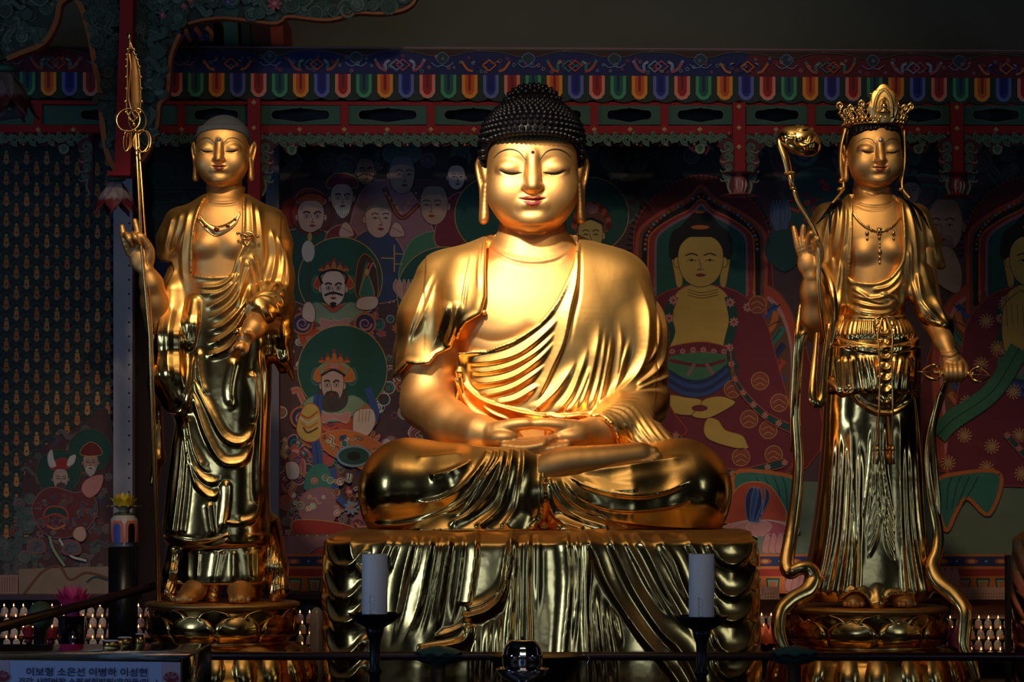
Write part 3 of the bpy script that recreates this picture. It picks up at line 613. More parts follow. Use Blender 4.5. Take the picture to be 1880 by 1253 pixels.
def petal_mesh(w, hgt, bulge, n=13, m=9, lip=2.0, flip=False):
    """a broad lotus petal; x across, z up from 0 to hgt, -y outwards"""
    V = []
    for layer in (0, 1):
        for i in range(n):
            t = i / (n - 1); prof = math.sin(math.pi * (0.5 + t * .5)) ** .0 if False else (1 - t ** 3.2) ** .5 if t < 1 else 0.0
            ww = w * (0.72 + .28 * math.sin(min(1, t * 1.6) * math.pi / 2)) * prof
            for j in range(m):
                u = j / (m - 1) * 2 - 1
                y = -bulge * math.sin(math.pi * min(1, t * .92 + .08)) * (1 - .55 * u * u) + (0 if not layer else 1.2) - (lip * (t ** 4) + lip * .8 * abs(u) ** 6 if not layer else 0)
                V.append((u * ww / 2, y, t * hgt))
    F = []
    for layer in (0, 1):
        o = layer * n * m
        for i in range(n - 1):
            for j in range(m - 1):
                q = [o + i * m + j, o + i * m + j + 1, o + (i + 1) * m + j + 1, o + (i + 1) * m + j]; F.append(q if layer == 0 else q[::-1])
    def rim(a, b): F.append([a, b, b + n * m, a + n * m])
    for i in range(n - 1): rim(i * m, (i + 1) * m); rim((i + 2) * m - 1, (i + 1) * m - 1)
    for j in range(m - 1): rim((n - 1) * m + j, (n - 1) * m + j + 1); rim(j + 1, j)
    return np.array(V), np.array(F)
def build_lotus(cx, rimy, Rt, label, dy=0.0):
    """double lotus pedestal; row rimy is its top, Rt its top radius in px"""
    base_row = 1296; org = np.array([(cx - CX) / PXM, dy, CZ + (CY - base_row) / PXM]); root = thing('lotus_pedestal', label, 'pedestal', org)
    H = base_row - rimy; s = 1 / PXM
    def put(name, parts, m='gold_polish', lab=None, group=None):
        V, F = join(parts); o = link_mesh(name, V * s, F, M[m], root)
        if lab: o['label'] = lab
    put('top_plate', [lathe([(0.1, H - 1), (Rt - 6, H - 1), (Rt - 1, H - 3), (Rt, H - 7), (Rt - 6, H - 12), (Rt - 24, H - 14)], 64)], 'gold_skin_dim')
    put('core', [lathe([(Rt - 20, H - 8), (Rt - 10, H - 30), (Rt - 14, H - 52), (Rt - 34, H - 66), (Rt - 42, H - 68), (Rt - 42, H - 74), (Rt - 12, H - 77), (Rt + 8, H - 86), (Rt + 18, H - 104), (Rt + 24, H - 130), (Rt + 28, H - 150), (Rt + 36, H - 158), (Rt + 38, H - 172), (Rt + 38, 0), (.1, 0)], 72)], 'gold_old')
    def ringp(n, R, z0, hh, w, bulge, tilt, off, down=False, mt='gold_polish', name='petal'):
        for i in range(n):
            a = 2 * math.pi * (i + off) / n
            if math.sin(a) > 0.35: continue # the side against the wall
            V, F = petal_mesh(w, hh, bulge); V = V @ rot3(tilt if not down else 180 + tilt, 0, 0).T
            if down: V = V * [1, 1, 1]
            V = V + [0, -R, z0]; V = V @ rot3(0, 0, math.degrees(a) + 90).T
            V2, F2 = V, F; o = link_mesh(name, V2 * s, F2, M[mt], root)
    ringp(10, Rt - 34, H - 66, 62, 2 * math.pi * Rt / 10 * .98, 12, 26, .5)
    ringp(10, Rt - 26, H - 70, 52, 2 * math.pi * Rt / 10 * 1.04, 17, 20, .0, name='petal')
    # hanging petals below: double-lobed
    def lobed(w, hh):
        c = Clay((-w, -30, -6), (w, 24, hh + 10), 2.4)
        for sg in (-1, 1): c.ell((sg * w * .215, 0, hh * .50), (w * .20, 15, hh * .44), k=2)
        c.ell((0, 5, hh * .48), (w * .47, 11, hh * .53), k=2); return c.mesh(2)
    V0, F0 = lobed(118, 86); n = 9
    for i in range(n):
        a = 2 * math.pi * (i + .5) / n
        if math.sin(a) > 0.35: continue
        V = V0 @ rot3(-16, 0, 0).T + [0, -(Rt + 2), H - 78]; V = V @ rot3(0, 0, math.degrees(a) + 90).T; link_mesh('hanging_petal', V * s, F0, M['gold_polish'], root)
    put('waist_ring', [lathe([(Rt - 40, H - 66), (Rt - 26, H - 69), (Rt - 22, H - 73), (Rt - 26, H - 78), (Rt - 40, H - 80)], 64)], 'gold_trim')
    return root
build_throne()
build_lotus(409, 1104, 142, 'round gilded lotus pedestal under the standing shaven-headed monk figure')
build_lotus(1590, 1112, 152, 'round gilded lotus pedestal under the crowned standing figure')
# ================================================================ shaven-headed standing attendant with ring staff (left in the photo)
def foot_clay(cl, x, y, d, ang, L=46):
    a = math.radians(ang); ux, ud = math.sin(a), -math.cos(a)
    cl.chain([(x, d, y - 26, 17), (x + ux * 10, d + ud * 10, y - 20, 17), (x + ux * L * .7, d + ud * L * .7, y - 10, 14), (x + ux * L, d + ud * L, y - 7, 11)], k=8, sc=(1.25, 1, 1))
    for i in range(5):
        o = (i - 2) * 7.5; l = L + 10 - abs(i - 1.2) * 3; r = 6 - i * .5 if x > 0 else 6
        cl.chain([(x + ux * L * .8 + o * math.cos(a), d + ud * L * .8 + o * math.sin(a), y - 8, 6), (x + ux * l + o * math.cos(a), d + ud * l + o * math.sin(a), y - 5.5, 5.0)], k=1.2)
def build_jizo():
    org = np.array([(409 - CX) / PXM, 0, CZ + (CY - 1105) / PXM])
    root = thing('standing_monk_statue', 'gilded standing figure with shaven grey head, holding a tall ringed staff', 'statue', org)
    cl = Clay((228, -175, 340), (560, 80, 1115), 1.5)
    cl.loft([(343, 378, 450, -28, 34), (362, 379, 449, -36, 40), (374, 366, 462, -42, 44), (400, 335, 495, -50, 48), (440, 340, 492, -56, 48), (480, 345, 480, -54, 46), (530, 348, 475, -54, 44), (560, 350, 475, -54, 40)], 2.4)
    cl.ell((384, -36, 456), (30, 24, 26), k=8); cl.ell((434, -36, 456), (29, 24, 26), k=8)
    # raised forearm and hand round the staff
    cl.chain([(298, -30, 600, 27), (291, -45, 560, 25), (286, -60, 525, 20), (279, -68, 503, 14)], k=10)
    cl.ell((268, -70, 482), (20, 11, 25), k=7, rot=(0, -8, 0))
    for P in ([(262, -72, 470), (265, -78, 440), (258, -72, 413)], [(258, -72, 466), (256, -84, 440), (262, -96, 445), (268, -90, 455)], [(252, -72, 468), (244, -82, 440), (250, -92, 447), (254, -86, 458)], [(248, -70, 472), (240, -78, 448), (235, -74, 424)]):
        cl.chain([(*q, r) for q, r in zip(P, (6.5, 6, 5, 4.4))], k=2, n=3)
    cl.chain([(284, -70, 486, 9), (286, -76, 466, 7), (275, -84, 446, 5.5), (268, -86, 440, 4.5)], k=4, n=3)
    cl.chain([(350, 0, 415, 24), (322, -6, 520, 19), (300, -28, 596, 22)], k=10); cl.chain([(480, 0, 425, 24), (500, -8, 540, 22), (500, -40, 588, 22)], k=10); cl.chain([(388, 0, 550, 34), (372, 4, 800, 24), (368, -30, 1080, 14)], k=10); cl.chain([(440, 0, 550, 34), (448, 4, 800, 24), (446, -34, 1080, 14)], k=10)
    # lowered forearm coming forward, hand with a pearl
    cl.chain([(500, -40, 590, 27), (490, -90, 585, 25), (478, -125, 610, 19), (470, -135, 622, 14)], k=10)
    cl.ell((463, -140, 630), (15, 12, 17), k=6, rot=(0, 25, 0))
    for P in ([(455, -145, 638), (446, -152, 648), (440, -150, 655)], [(456, -148, 640), (452, -160, 646), (458, -160, 642)], [(462, -148, 642), (460, -160, 648), (462, -158, 640)], [(468, -144, 640), (466, -150, 652), (460, -148, 658)], [(473, -140, 632), (474, -150, 622), (466, -158, 620)]):
        cl.chain([(*q, r) for q, r in zip(P, (6, 5, 4.2))], k=1.5, n=3)
    foot_clay(cl, 366, 1103, -48, -22); foot_clay(cl, 446, 1103, -50, 5); cl.cut([(200, 1103.6), (600, 1103.6), (600, 1200), (200, 1200)], k=0)
    V, F = cl.mesh(2)
    V = carve(V, F, [([(380, 372), (395, 379), (413, 381), (432, 379), (447, 372)], -1.8, 3, 3), ([(380, 372), (395, 376), (413, 378), (432, 376), (447, 372)], 1.5, 3, 6)])
    hV, hF, bvh, u2 = head_mesh(411, 284.6, 49, -14, -3, chin=1.28)
    cV, cF = scalp(hV, hF, 411, 49, lambda x, y: 245.5 + .004 * (x - 411) ** 2 + 30 * ease((y + 44) / 40), 2.6)
    sV, sF = bridge((V, F), (hV, hF)); body = link_mesh('body', to_world(sV, org), sF, M['gold_skin'], root)
    face_paint(body, org, bvh, u2, 49, gem=.085, gem_mat='crystal')
    link_mesh('shaven_hair', to_world(cV, org), cF, M['hair_grey'], root)['label'] = 'close dark grey cap of shaven hair'
    # ---- robe
    rb = Clay((262, -165, 352), (552, 90, 1112), 1.5)
    rb.loft([(356, 372, 456, -20, 52), (364, 362, 468, -36, 56), (378, 342, 490, -48, 60), (396, 322, 506, -56, 62), (430, 318, 512, -63, 62), (480, 326, 506, -64, 58), (520, 334, 498, -62, 54), (560, 334, 496, -64, 52), (620, 326, 500, -70, 52), (700, 322, 500, -76, 54), (800, 322, 496, -80, 56), (900, 312, 496, -80, 58), (960, 305, 498, -80, 60), (985, 303, 499, -80, 60), (1000, 318, 494, -76, 60), (1004, 330, 480, -60, 50)], 2.3)
    rb.loft([(960, 330, 500, -64, 64), (1020, 330, 500, -66, 64), (1060, 328, 498, -68, 60), (1072, 330, 492, -66, 56), (1076, 345, 480, -50, 40)], 2.4, k=4)
    # sleeves
    rb.chain([(330, 6, 410, 30), (316, 4, 440, 26), (314, 0, 478, 22), (322, -2, 520, 24)], k=18)
    rb.chain([(498, 6, 412, 30), (504, 2, 450, 30), (504, -4, 510, 34), (506, -14, 560, 34)], k=18)
    rb.chain([(506, -20, 560, 34), (498, -80, 560, 32), (488, -112, 580, 27)], k=14)
    rb.chain([(520, -20, 570, 22), (524, -30, 620, 17), (527, -28, 660, 12), (540, -22, 698, 3)], k=12, sc=(1, 1.6, 1))
    rb.chain([(510, -20, 590, 16), (512, -20, 650, 12), (520, -18, 680, 8)], k=10, sc=(1, 1.6, 1))
    rb.chain([(318, -18, 540, 22), (316, -34, 620, 26), (318, -42, 690, 28), (332, -46, 730, 26)], k=30, sc=(1, 1.3, 1))
    rb.chain([(364, -52, 560, 12), (358, -60, 600, 12), (354, -63, 630, 9)], k=9)
    # cloth trailing to the pedestal
    rb.chain([(322, 10, 1000, 16), (314, 4, 1050, 16), (310, -4, 1085, 14), (320, -14, 1098, 11)], k=10, sc=(1, 1.6, 1)); rb.chain([(498, 10, 960, 16), (508, 4, 1040, 20), (515, -6, 1080, 16), (505, -18, 1098, 10)], k=10, sc=(1, 1.6, 1))
    rb.chain([(400, -20, 1040, 16), (398, -34, 1080, 12), (396, -44, 1096, 11), (402, -40, 1104, 6)], k=8)
    rb.chain([(372, 20, 800, 40), (372, 20, 1080, 34)], k=10); rb.chain([(450, 20, 800, 40), (450, 20, 1080, 34)], k=10)
    rb.cut([(200, 1103.6), (600, 1103.6), (600, 1200), (200, 1200)], k=0)
    rb.cut([(384, 340), (383, 366), (376, 376), (364, 420), (359, 460), (358, 508), (395, 514), (420, 512), (432, 509), (440, 482), (447, 466), (452, 440), (452, 400), (449, 366), (449, 340)], y1=0, k=1.5)
    rb.cut([(240, 400), (294, 479), (318, 484), (322, 498), (312, 520), (304, 560), (284, 625), (240, 625)], k=2)
    rb.cut([(458, 560), (455, 600), (470, 640), (500, 612), (498, 590), (490, 574), (474, 566)], y1=-112, k=2)
    V, F = rb.mesh(2)
    fo = []
    add = lambda P, a=5, l=6, r=10, f0=.15, f1=.25: fo.append((P, a * .85, l, r, f0, f1))
    for P in ([(361, 694), (392, 756), (418, 803), (444, 816), (465, 803), (479, 760)], [(361, 720), (387, 798), (413, 845), (438, 853), (458, 842), (473, 800)], [(353, 760), (364, 820), (382, 860), (400, 868)], [(350, 790), (362, 850), (382, 880), (402, 886), (418, 872)], [(356, 830), (366, 880), (384, 905), (402, 912), (416, 895)], [(345, 772), (356, 850), (374, 890)]): add(P, 6, 12, 6)
    for P in ([(470, 480), (457, 510), (440, 555), (411, 582), (385, 592)], [(468, 520), (455, 560), (420, 600), (387, 612)], [(462, 560), (440, 605), (405, 632), (385, 634)], [(455, 600), (430, 640), (400, 655), (382, 655)], [(450, 500), (430, 530), (405, 545), (378, 547)], [(446, 515), (425, 548), (400, 565), (382, 570)], [(442, 505), (415, 528), (385, 532), (362, 527)], [(440, 518), (414, 540), (385, 543), (362, 537)]): add(P, 6, 9, 7)
    for P in ([(359, 509), (395, 515), (432, 510), (444, 478), (456, 455)], [(383, 364), (375, 378), (362, 425), (358, 508)], [(452, 364), (453, 420), (448, 455)]): add(P, 2.6, 4, 5, .03, .03)
    for P in ([(464, 372), (468, 410), (470, 450)], [(474, 376), (482, 420), (486, 480), (484, 520)], [(458, 480), (470, 520), (476, 560)], [(466, 470), (484, 520), (490, 552)], [(510, 430), (522, 480), (515, 530), (486, 556)], [(520, 450), (530, 500), (524, 545), (495, 560)], [(500, 420), (508, 470), (500, 520), (480, 548)],
              [(450, 470), (446, 520), (446, 570), (452, 600)], [(474, 562), (496, 548), (520, 552), (531, 580)], [(468, 572), (492, 556), (514, 566), (524, 600), (530, 650), (540, 692)], [(500, 575), (512, 600), (515, 650), (528, 685)], [(322, 400), (312, 440), (304, 470)], [(340, 392), (330, 430), (314, 468)], [(355, 385), (348, 430), (342, 480), (346, 540)], [(350, 420), (335, 455), (312, 482)]): add(P, 5, 7, 7)
    for x in (300, 318, 338): add([(x + 6, 560), (x, 620), (x + 2, 680), (x + 14, 730)], 2.5, 8, 8)
    add([(298, 540), (292, 640), (294, 710), (312, 748), (334, 757), (350, 748), (358, 700), (366, 640)], 6, 6, 6, .1, .1); add([(346, 560), (345, 620), (352, 642), (362, 636), (368, 600), (372, 560)], 5, 4, 5)
    for i, x in enumerate((326, 335, 346, 358)): add([(x, 775), (x - 3, 840), (x - 8 - (3 - i) * 2, 910), (x - 16 - (3 - i) * 3, 978)], 6, 7, 7, .25, .02)
    for x in (480, 489): add([(x, 640), (x + 2, 760), (x - 2, 880), (x + 4, 980)], 6, 7, 7)
    for P in ([(424, 880), (422, 930), (414, 982)], [(392, 920), (396, 960), (402, 990)], [(440, 660), (430, 720), (436, 760)], [(470, 680), (476, 740), (470, 790)], [(372, 640), (378, 700), (392, 740)], [(482, 920), (470, 950), (440, 960)]): add(P, 5, 8, 10)
    add([(302, 978), (336, 988), (372, 992), (405, 988), (430, 980)], 3, 3, 4, .02, .02); add([(303, 990), (336, 1001), (372, 1004), (410, 998), (432, 984)], 4, 4, 8, .02, .1); add([(418, 956), (445, 960), (476, 950)], 3, 3, 4); 
    for x, b in ((352, 0), (372, 2), (398, 4), (412, 6), (436, 0), (462, -2), (478, 0)): add([(x + b, 1008), (x, 1040), (x - b, 1070)], 2, 7, 7)
    for i in range(5): add([(322 + i * 5, 1005), (316 + i * 4, 1050), (306 + i * 5, 1092)], 5, 4, 4, .2, .02); add([(494 + i * 5, 990 + i * 8), (500 + i * 5, 1050), (492 + i * 8, 1092)], 5, 4, 4, .2, .02)
    V = carve(V, F, fo, side=.15)
    link_mesh('robe', to_world(V, org), F, M['gold_shawl'], root)['label'] = 'layered polished robe with looping folds'
    # ---- long scarf hanging behind the raised arm
    sc = Clay((255, -20, 540), (320, 60, 905), 1.8); sc.chain([(292, 20, 545, 14), (284, 22, 640, 12), (276, 22, 705, 9), (284, 24, 760, 10), (288, 20, 840, 12), (278, 18, 888, 7)], k=8, sc=(1, 1.2, 1))
    V, F = sc.mesh(2); V = carve(V, F, [([(290, 550), (280, 640), (284, 760), (282, 880)], 4, 6, 6), ([(300, 550), (290, 700), (294, 850)], 4, 5, 5)]); link_mesh('scarf_end', to_world(V, org), F, M['gold_old'], root)
    # ---- necklace, buckle, pearl
    bb = bvh_of(sV, sF)
    nk = [ribbon(bb, [(368, 392), (376, 410), (390, 424), (404, 430), (420, 426), (436, 414), (446, 396)], [1.2, 4.5, 6, 7, 6, 4.5, 1.2], off=1.2, thick=1.2, n=40)]
    nk += [(lambda P: tube(P, .9, 6))([front_hit(bb, *q)[0] + np.array([0, -2, 0]) for q in resample(spline(c), 30)]) for c in ([(368, 392), (377, 404), (390, 416), (404, 421), (420, 417), (436, 406), (446, 394)], [(368, 396), (375, 415), (388, 430), (402, 438), (420, 432), (437, 418), (446, 398)])]
    V, F = join(nk); neck = link_mesh('necklace', to_world(V, org), F, M['gold_trim'], root)
    for q, r in (((373, 410), 2.2), ((384, 421), 3), ((404, 428), 4.2), ((424, 421), 3), ((437, 409), 2.2)):
        h = front_hit(bb, *q)[0]; parts = [tube([h + np.array([r * 1.2 * math.cos(a), -2.5, r * 1.2 * math.sin(a)]) for a in np.linspace(0, 6.283, 13)[:-1]], .8, 5, closed=True)]
        V, F = join(parts); g = link_mesh('gem_setting', to_world(V, org), F, M['gold_trim'], neck)
        V, F = ball(h + np.array([0, -2.5, 0]), r, 8, (1, .7, 1)); link_mesh('gem', to_world(V, org), F, M['ruby'], neck)['label'] = 'dark red gem'
    bk = [tube([(452 + 12 * math.cos(a) + 10, -72, -440 + 6.5 * math.sin(a)) for a in np.linspace(0, 6.283, 25)[:-1]], 2.2, 7, closed=True), tube([(442, -74, -434), (455, -78, -438), (472, -76, -442)], [1, 2.4, 2], 7), ball((461, -77, -441), 4, 8), tube([(455, -72, -448), (461, -74, -458), (467, -72, -448)], 1.2, 6), ball((444, -74, -436), 3, 6), ball((480, -70, -441), 3.4, 6)]
    V, F = join(bk); link_mesh('buckle', to_world(V, org), F, M['gold_trim'], root)['label'] = 'ornate ring clasp fastening the robe'
    V, F = ball((452, -158, -619), 6.5, 12); link_mesh('pearl', to_world(V, org), F, M['gold_trim'], root)['label'] = 'round golden jewel held in the lowered hand'
    return root
def build_staff():
    org = np.array([(300 - CX) / PXM, -.19, CZ + (CY - 1103) / PXM])
    root = thing('ringed_staff', 'tall thin golden staff with beaded loop finial and hanging rings, held by the shaven-headed figure', 'staff', org)
    V, F = tube([(300, -78, -1101), (286, -82, -620), (270, -84, -440), (261, -84, -252)], [2.6, 3.0, 3.2, 3.6], 12); V2, F2 = tube([(304, -74, -1100), (290, -78, -620), (265, -79, -255)], [1.6, 2, 2.2], 10)
    V, F = join([(V, F), (V2, F2)]); link_mesh('pole', to_world(V, org), F, M['gold_trim'], root)
    fi = []
    for sg, k in ((-1, 1), (1, 1)):
        P = spline([(256, -84, -236), (257 + sg * 12, -84, -214), (258 + sg * 12, -84, -170), (256 + sg * 10, -84, -132), (253 + sg * 6, -84, -112), (252, -84, -92)], 8); fi.append(tube(P, 1.8, 7))
        for i in range(3, len(P) - 3, 4): fi.append(ball(P[i] + np.array([sg * 2, -1, 0]), 2.6 + (i % 3) * .4, 6))
    P = spline([(258, -86, -225), (249, -88, -190), (253, -88, -140), (250, -86, -112)], 8); fi.append(tube(P, 1.5, 6))
    fi += [tube([(252, -84, -104), (251, -84, -90), (249, -84, -78), (250, -84, -73)], [2.5, 1.8, 4, 1], 9), ball((250, -86, -82), 4.4, 8, (.8, .8, 1.5)), ball((251, -85, -100), 3.2, 7), ball((258, -84, -240), 4.2, 8), ball((252, -88, -232), 3.4, 7), ball((261, -84, -252), 4.6, 8)]
    V, F = join(fi); link_mesh('finial', to_world(V, org), F, M['gold_trim'], root)['label'] = 'beaded teardrop loop finial'
    pl = [(255, -84), ]
    c = Clay((240, -92, 90), (280, -70, 235), 1.2); c.chain([(256, -80, 104, 3), (259, -80, 150, 8), (261, -80, 200, 8.5), (260, -80, 226, 4)], sc=(1, .35, 1)); V, F = c.mesh(1); M['leaf_brown'] = mat('leaf_brown', (.26, .12, .03), .45, .5); link_mesh('leaf_plate', to_world(V, org), F, M['leaf_brown'], root)
    def ring(cx, cy, rx, ry, d, tx=0):
        return tube([(cx + rx * math.cos(a), d + tx * math.sin(a), -cy + ry * math.sin(a)) for a in np.linspace(0, 6.283, 41)[:-1]], 1.5, 8, closed=True)
    for r in ((249, 233, 21, 21, -92, 5), (264, 232, 16, 20, -84, -6), (246, 270, 6, 20, -90, 8), (249, 268, 5, 18, -82, 8), (272, 271, 14, 21, -90, 8), (276, 270, 12, 20, -80, 6)):
        V, F = ring(*r); link_mesh('ring', to_world(V, org), F, M['gold_trim'], root)
    return root
build_jizo(); build_staff()
# ================================================================ crowned standing attendant (right in the photo)
def build_crowned():
    org = np.array([(1600 - CX) / PXM, 0, CZ + (CY - 1112) / PXM])
    root = thing('crowned_bodhisattva_statue', 'gilded standing figure with tall openwork crown, long ribbons and lowered arm', 'statue', org)
    cl = Clay((1430, -175, 335), (1780, 85, 1130), 1.5)
    cl.loft([(345, 1566, 1638, -30, 34), (362, 1565, 1638, -38, 42), (374, 1548, 1650, -44, 46), (400, 1520, 1680, -52, 50), (440, 1525, 1680, -58, 50), (480, 1540, 1668, -56, 48), (530, 1545, 1660, -58, 46), (570, 1545, 1660, -56, 44)], 2.4)
    cl.ell((1582, -38, 468), (28, 24, 24), k=10); cl.ell((1632, -38, 464), (27, 24, 24), k=10)
    # raised arm and hand on the photo's left
    cl.chain([(1500, -20, 610, 24), (1490, -48, 585, 25), (1484, -66, 540, 21), (1480, -76, 516, 15)], k=10)
    cl.ell((1474, -80, 492), (19, 12, 24), k=7, rot=(0, -10, 0))
    for P in ([(1464, -80, 482), (1456, -84, 462), (1452, -84, 445), (1448, -82, 426)], [(1471, -80, 480), (1465, -84, 458), (1464, -84, 440), (1465, -86, 424)], [(1480, -80, 478), (1474, -90, 452), (1477, -98, 438), (1484, -96, 444)], [(1487, -78, 482), (1486, -92, 456), (1489, -98, 448), (1491, -94, 452)]):
        cl.chain([(*q, r) for q, r in zip(P, (6.3, 5.6, 5, 4.2))], k=2, n=3)
    cl.chain([(1487, -80, 500, 9), (1495, -86, 480, 7), (1494, -92, 462, 5.5), (1488, -96, 452, 4.6)], k=4, n=3)
    cl.chain([(1534, 0, 415, 24), (1512, -6, 520, 18), (1500, -20, 606, 20)], k=10); cl.chain([(1660, 0, 415, 24), (1692, -4, 465, 22)], k=10); cl.chain([(1578, 0, 550, 32), (1566, 4, 800, 24), (1562, -26, 1085, 14)], k=10); cl.chain([(1628, 0, 550, 32), (1636, 4, 800, 24), (1640, -26, 1085, 14)], k=10)
    # lowered arm, hand turned down over the vajra
    cl.chain([(1694, -6, 470, 24), (1700, -10, 540, 21), (1710, -30, 590, 22), (1722, -62, 630, 17), (1728, -78, 652, 14)], k=10)
    cl.ell((1733, -86, 668), (18, 14, 17), k=7)
    for i, x in enumerate((1722, 1730, 1738, 1747)):
        cl.chain([(x, -92, 672, 6.4), (x - 1, -104, 684, 6), (x, -104, 696, 5.2), (x + 1, -94, 703, 4.4)], k=1.5, n=3)
    cl.chain([(1745, -82, 664, 8), (1754, -90, 676, 6.5), (1756, -96, 688, 5.2), (1752, -98, 696, 4.4)], k=4, n=3)
    foot_clay(cl, 1562, 1111, -42, -8, 44); foot_clay(cl, 1640, 1111, -42, 14, 44); cl.cut([(1400, 1111.6), (1800, 1111.6), (1800, 1200), (1400, 1200)], k=0)
    V, F = cl.mesh(2)
    V = carve(V, F, [([(1562, 370), (1576, 380), (1600, 384), (1624, 380), (1640, 368)], -1.8, 3, 3), ([(1562, 378), (1580, 388), (1600, 391), (1622, 387), (1640, 376)], -1.2, 3, 3), ([(1580, 353), (1600, 360), (1624, 352)], -1.5, 3, 3),
                     ([(1713, 655), (1728, 659), (1743, 651)], 3, 2, 2, .02, .02), ([(1712, 650), (1728, 654), (1743, 646)], 2, 2, 2, .02, .02)])
    hV, hF, bvh, u2 = head_mesh(1602, 286.5, 49.5, -16, 7, chin=1.25)
    sV, sF = bridge((V, F), (hV, hF)); body = link_mesh('body', to_world(sV, org), sF, M['gold_skin'], root)
    face_paint(body, org, bvh, u2, 49.5, gem=.075, gem_mat='crystal')
    V, F = scalp(hV, hF, 1602, 49.5, lambda x, y: 245 + .004 * (x - 1611) ** 2 - 3.5 * np.exp(-((x - 1611) / 5) ** 2) + 2.0 * np.abs(np.sin((x - 1611) * .11)) + 55 * ease((y + 46) / 34), 5.0)
    V = carve(V, F, [([(1560 + i * 9, 232), (1558 + i * 9.4, 240), (1556 + i * 10, 250)], -1.5, 2, 2) for i in range(10)]); parts = [(V, F)]
    bb = None
    hair = link_mesh('hair', to_world(V, org), F, M['hair_black'], root); hair['label'] = 'smooth black hair under the crown'
    # ---- robe, skirt, sleeves
    rb = Clay((1440, -150, 352), (1745, 95, 1125), 1.5)
    rb.loft([(356, 1558, 1644, -20, 56), (364, 1546, 1654, -38, 60), (378, 1524, 1676, -52, 62), (398, 1506, 1694, -60, 64), (430, 1506, 1700, -66, 64), (470, 1514, 1696, -68, 62), (510, 1530, 1678, -66, 56), (550, 1542, 1662, -66, 52), (580, 1545, 1658, -66, 52), (586, 1540, 1662, -66, 52), (610, 1528, 1678, -76, 60), (630, 1522, 1684, -80, 62), (660, 1516, 1686, -82, 62), (740, 1510, 1688, -84, 62), (800, 1508, 1690, -82, 60), (900, 1500, 1690, -80, 62), (1000, 1486, 1700, -84, 66), (1060, 1476, 1706, -88, 70), (1090, 1474, 1708, -90, 70), (1104, 1490, 1694, -84, 60)], 2.4)
    rb.chain([(1520, 0, 400, 28), (1508, 0, 440, 28), (1508, -6, 480, 26), (1514, -10, 515, 20)], k=16); rb.chain([(1682, 0, 400, 26), (1700, 2, 440, 24), (1712, 0, 474, 17), (1728, 0, 487, 8)], k=16)
    rb.chain([(1530, -30, 500, 18), (1524, -34, 560, 20), (1518, -30, 620, 16)], k=12, sc=(1, 1.3, 1))
    rb.chain([(1676, -30, 480, 16), (1682, -36, 540, 18), (1700, -40, 575, 22), (1722, -44, 600, 20), (1736, -44, 624, 9)], k=12)
    rb.chain([(1694, -20, 500, 16), (1700, -26, 545, 16)], k=10)
    rb.loft([(640, 1514, 1688, -88, 60), (700, 1510, 1688, -92, 60), (722, 1510, 1688, -92, 60), (726, 1520, 1680, -84, 60)], 2.4, k=2); rb.ell((1608, -70, 700), (56, 26, 62), k=6)
    rb.cut([(1400, 1111.6), (1800, 1111.6), (1800, 1200), (1400, 1200)], k=0)
    rb.cut([(1558, 340), (1559, 366), (1557, 400), (1556, 437), (1553, 480), (1551, 513), (1572, 524), (1601, 525), (1626, 514), (1645, 490), (1651, 462), (1650, 420), (1648, 366), (1644, 340)], y1=0, k=1.5)
    rb.cut([(1528, 1130), (1530, 1096), (1545, 1084), (1560, 1080), (1578, 1088), (1588, 1108), (1606, 1108), (1616, 1090), (1622, 1086), (1660, 1088), (1668, 1104), (1680, 1130)], y1=-50, k=3)
    rb.chain([(1598, -74, 1085, 14), (1599, -86, 1105, 14)], k=10)
    V, F = rb.mesh(2); fo = []
    add = lambda P, a=5, l=6, r=9, f0=.15, f1=.3: fo.append((P, a * .85, l, r, f0, f1))
    add([(1558, 366), (1557, 437), (1551, 513), (1572, 525), (1601, 526), (1628, 514), (1646, 490), (1651, 463), (1649, 368)], 2.6, 4, 5, .02, .02)
    for P in ([(1548, 368), (1545, 430), (1534, 500), (1528, 560)], [(1536, 372), (1530, 430), (1520, 500)], [(1525, 380), (1512, 430), (1503, 485)], [(1545, 440), (1540, 500), (1532, 580), (1526, 640)], [(1656, 370), (1668, 420), (1674, 480), (1680, 520)], [(1668, 376), (1684, 420), (1690, 470), (1692, 510)], [(1664, 440), (1664, 500), (1676, 550), (1700, 585), (1730, 605), (1738, 628)],
              [(1676, 500), (1684, 555), (1712, 590), (1735, 600)], [(1672, 540), (1690, 585), (1716, 600), (1738, 620)], [(1684, 480), (1697, 530), (1716, 570), (1734, 606)], [(1690, 390), (1704, 430), (1716, 470)], [(1658, 460), (1660, 520), (1668, 570)]): add(P, 5, 6, 6)
    for P in ([(1553, 540), (1580, 552), (1610, 550), (1640, 530), (1655, 500)], [(1556, 555), (1586, 566), (1620, 566), (1646, 548)], [(1550, 568), (1580, 578), (1615, 580), (1645, 568)], [(1590, 538), (1620, 532), (1640, 512), (1650, 490)], [(1556, 530), (1575, 545), (1600, 560), (1630, 560)], [(1546, 560), (1565, 576), (1590, 584), (1630, 582)], [(1604, 545), (1630, 548), (1648, 575)], [(1650, 520), (1650, 550), (1643, 572)]): add(P, 5, 5, 5)
    add([(1541, 582), (1570, 587), (1610, 589), (1640, 587), (1662, 582)], 4, 3, 3, .02, .02)
    for i in range(19):
        x = 1545 + i * 6.3; u = (x - 1602) / 60; add([(x, 590), (x + u * 8, 608), (x + u * 12, 628)], 3, 4, 4)
    for k in range(4): add([(1521, 620 + k * 3), (1550, 634 + k * 3), (1590, 643 + k * 3), (1625, 642 + k * 3), (1660, 634 + k * 3), (1682, 622 + k * 3)], 5 - k * .4, 2.5, 2.5, .03, .03)
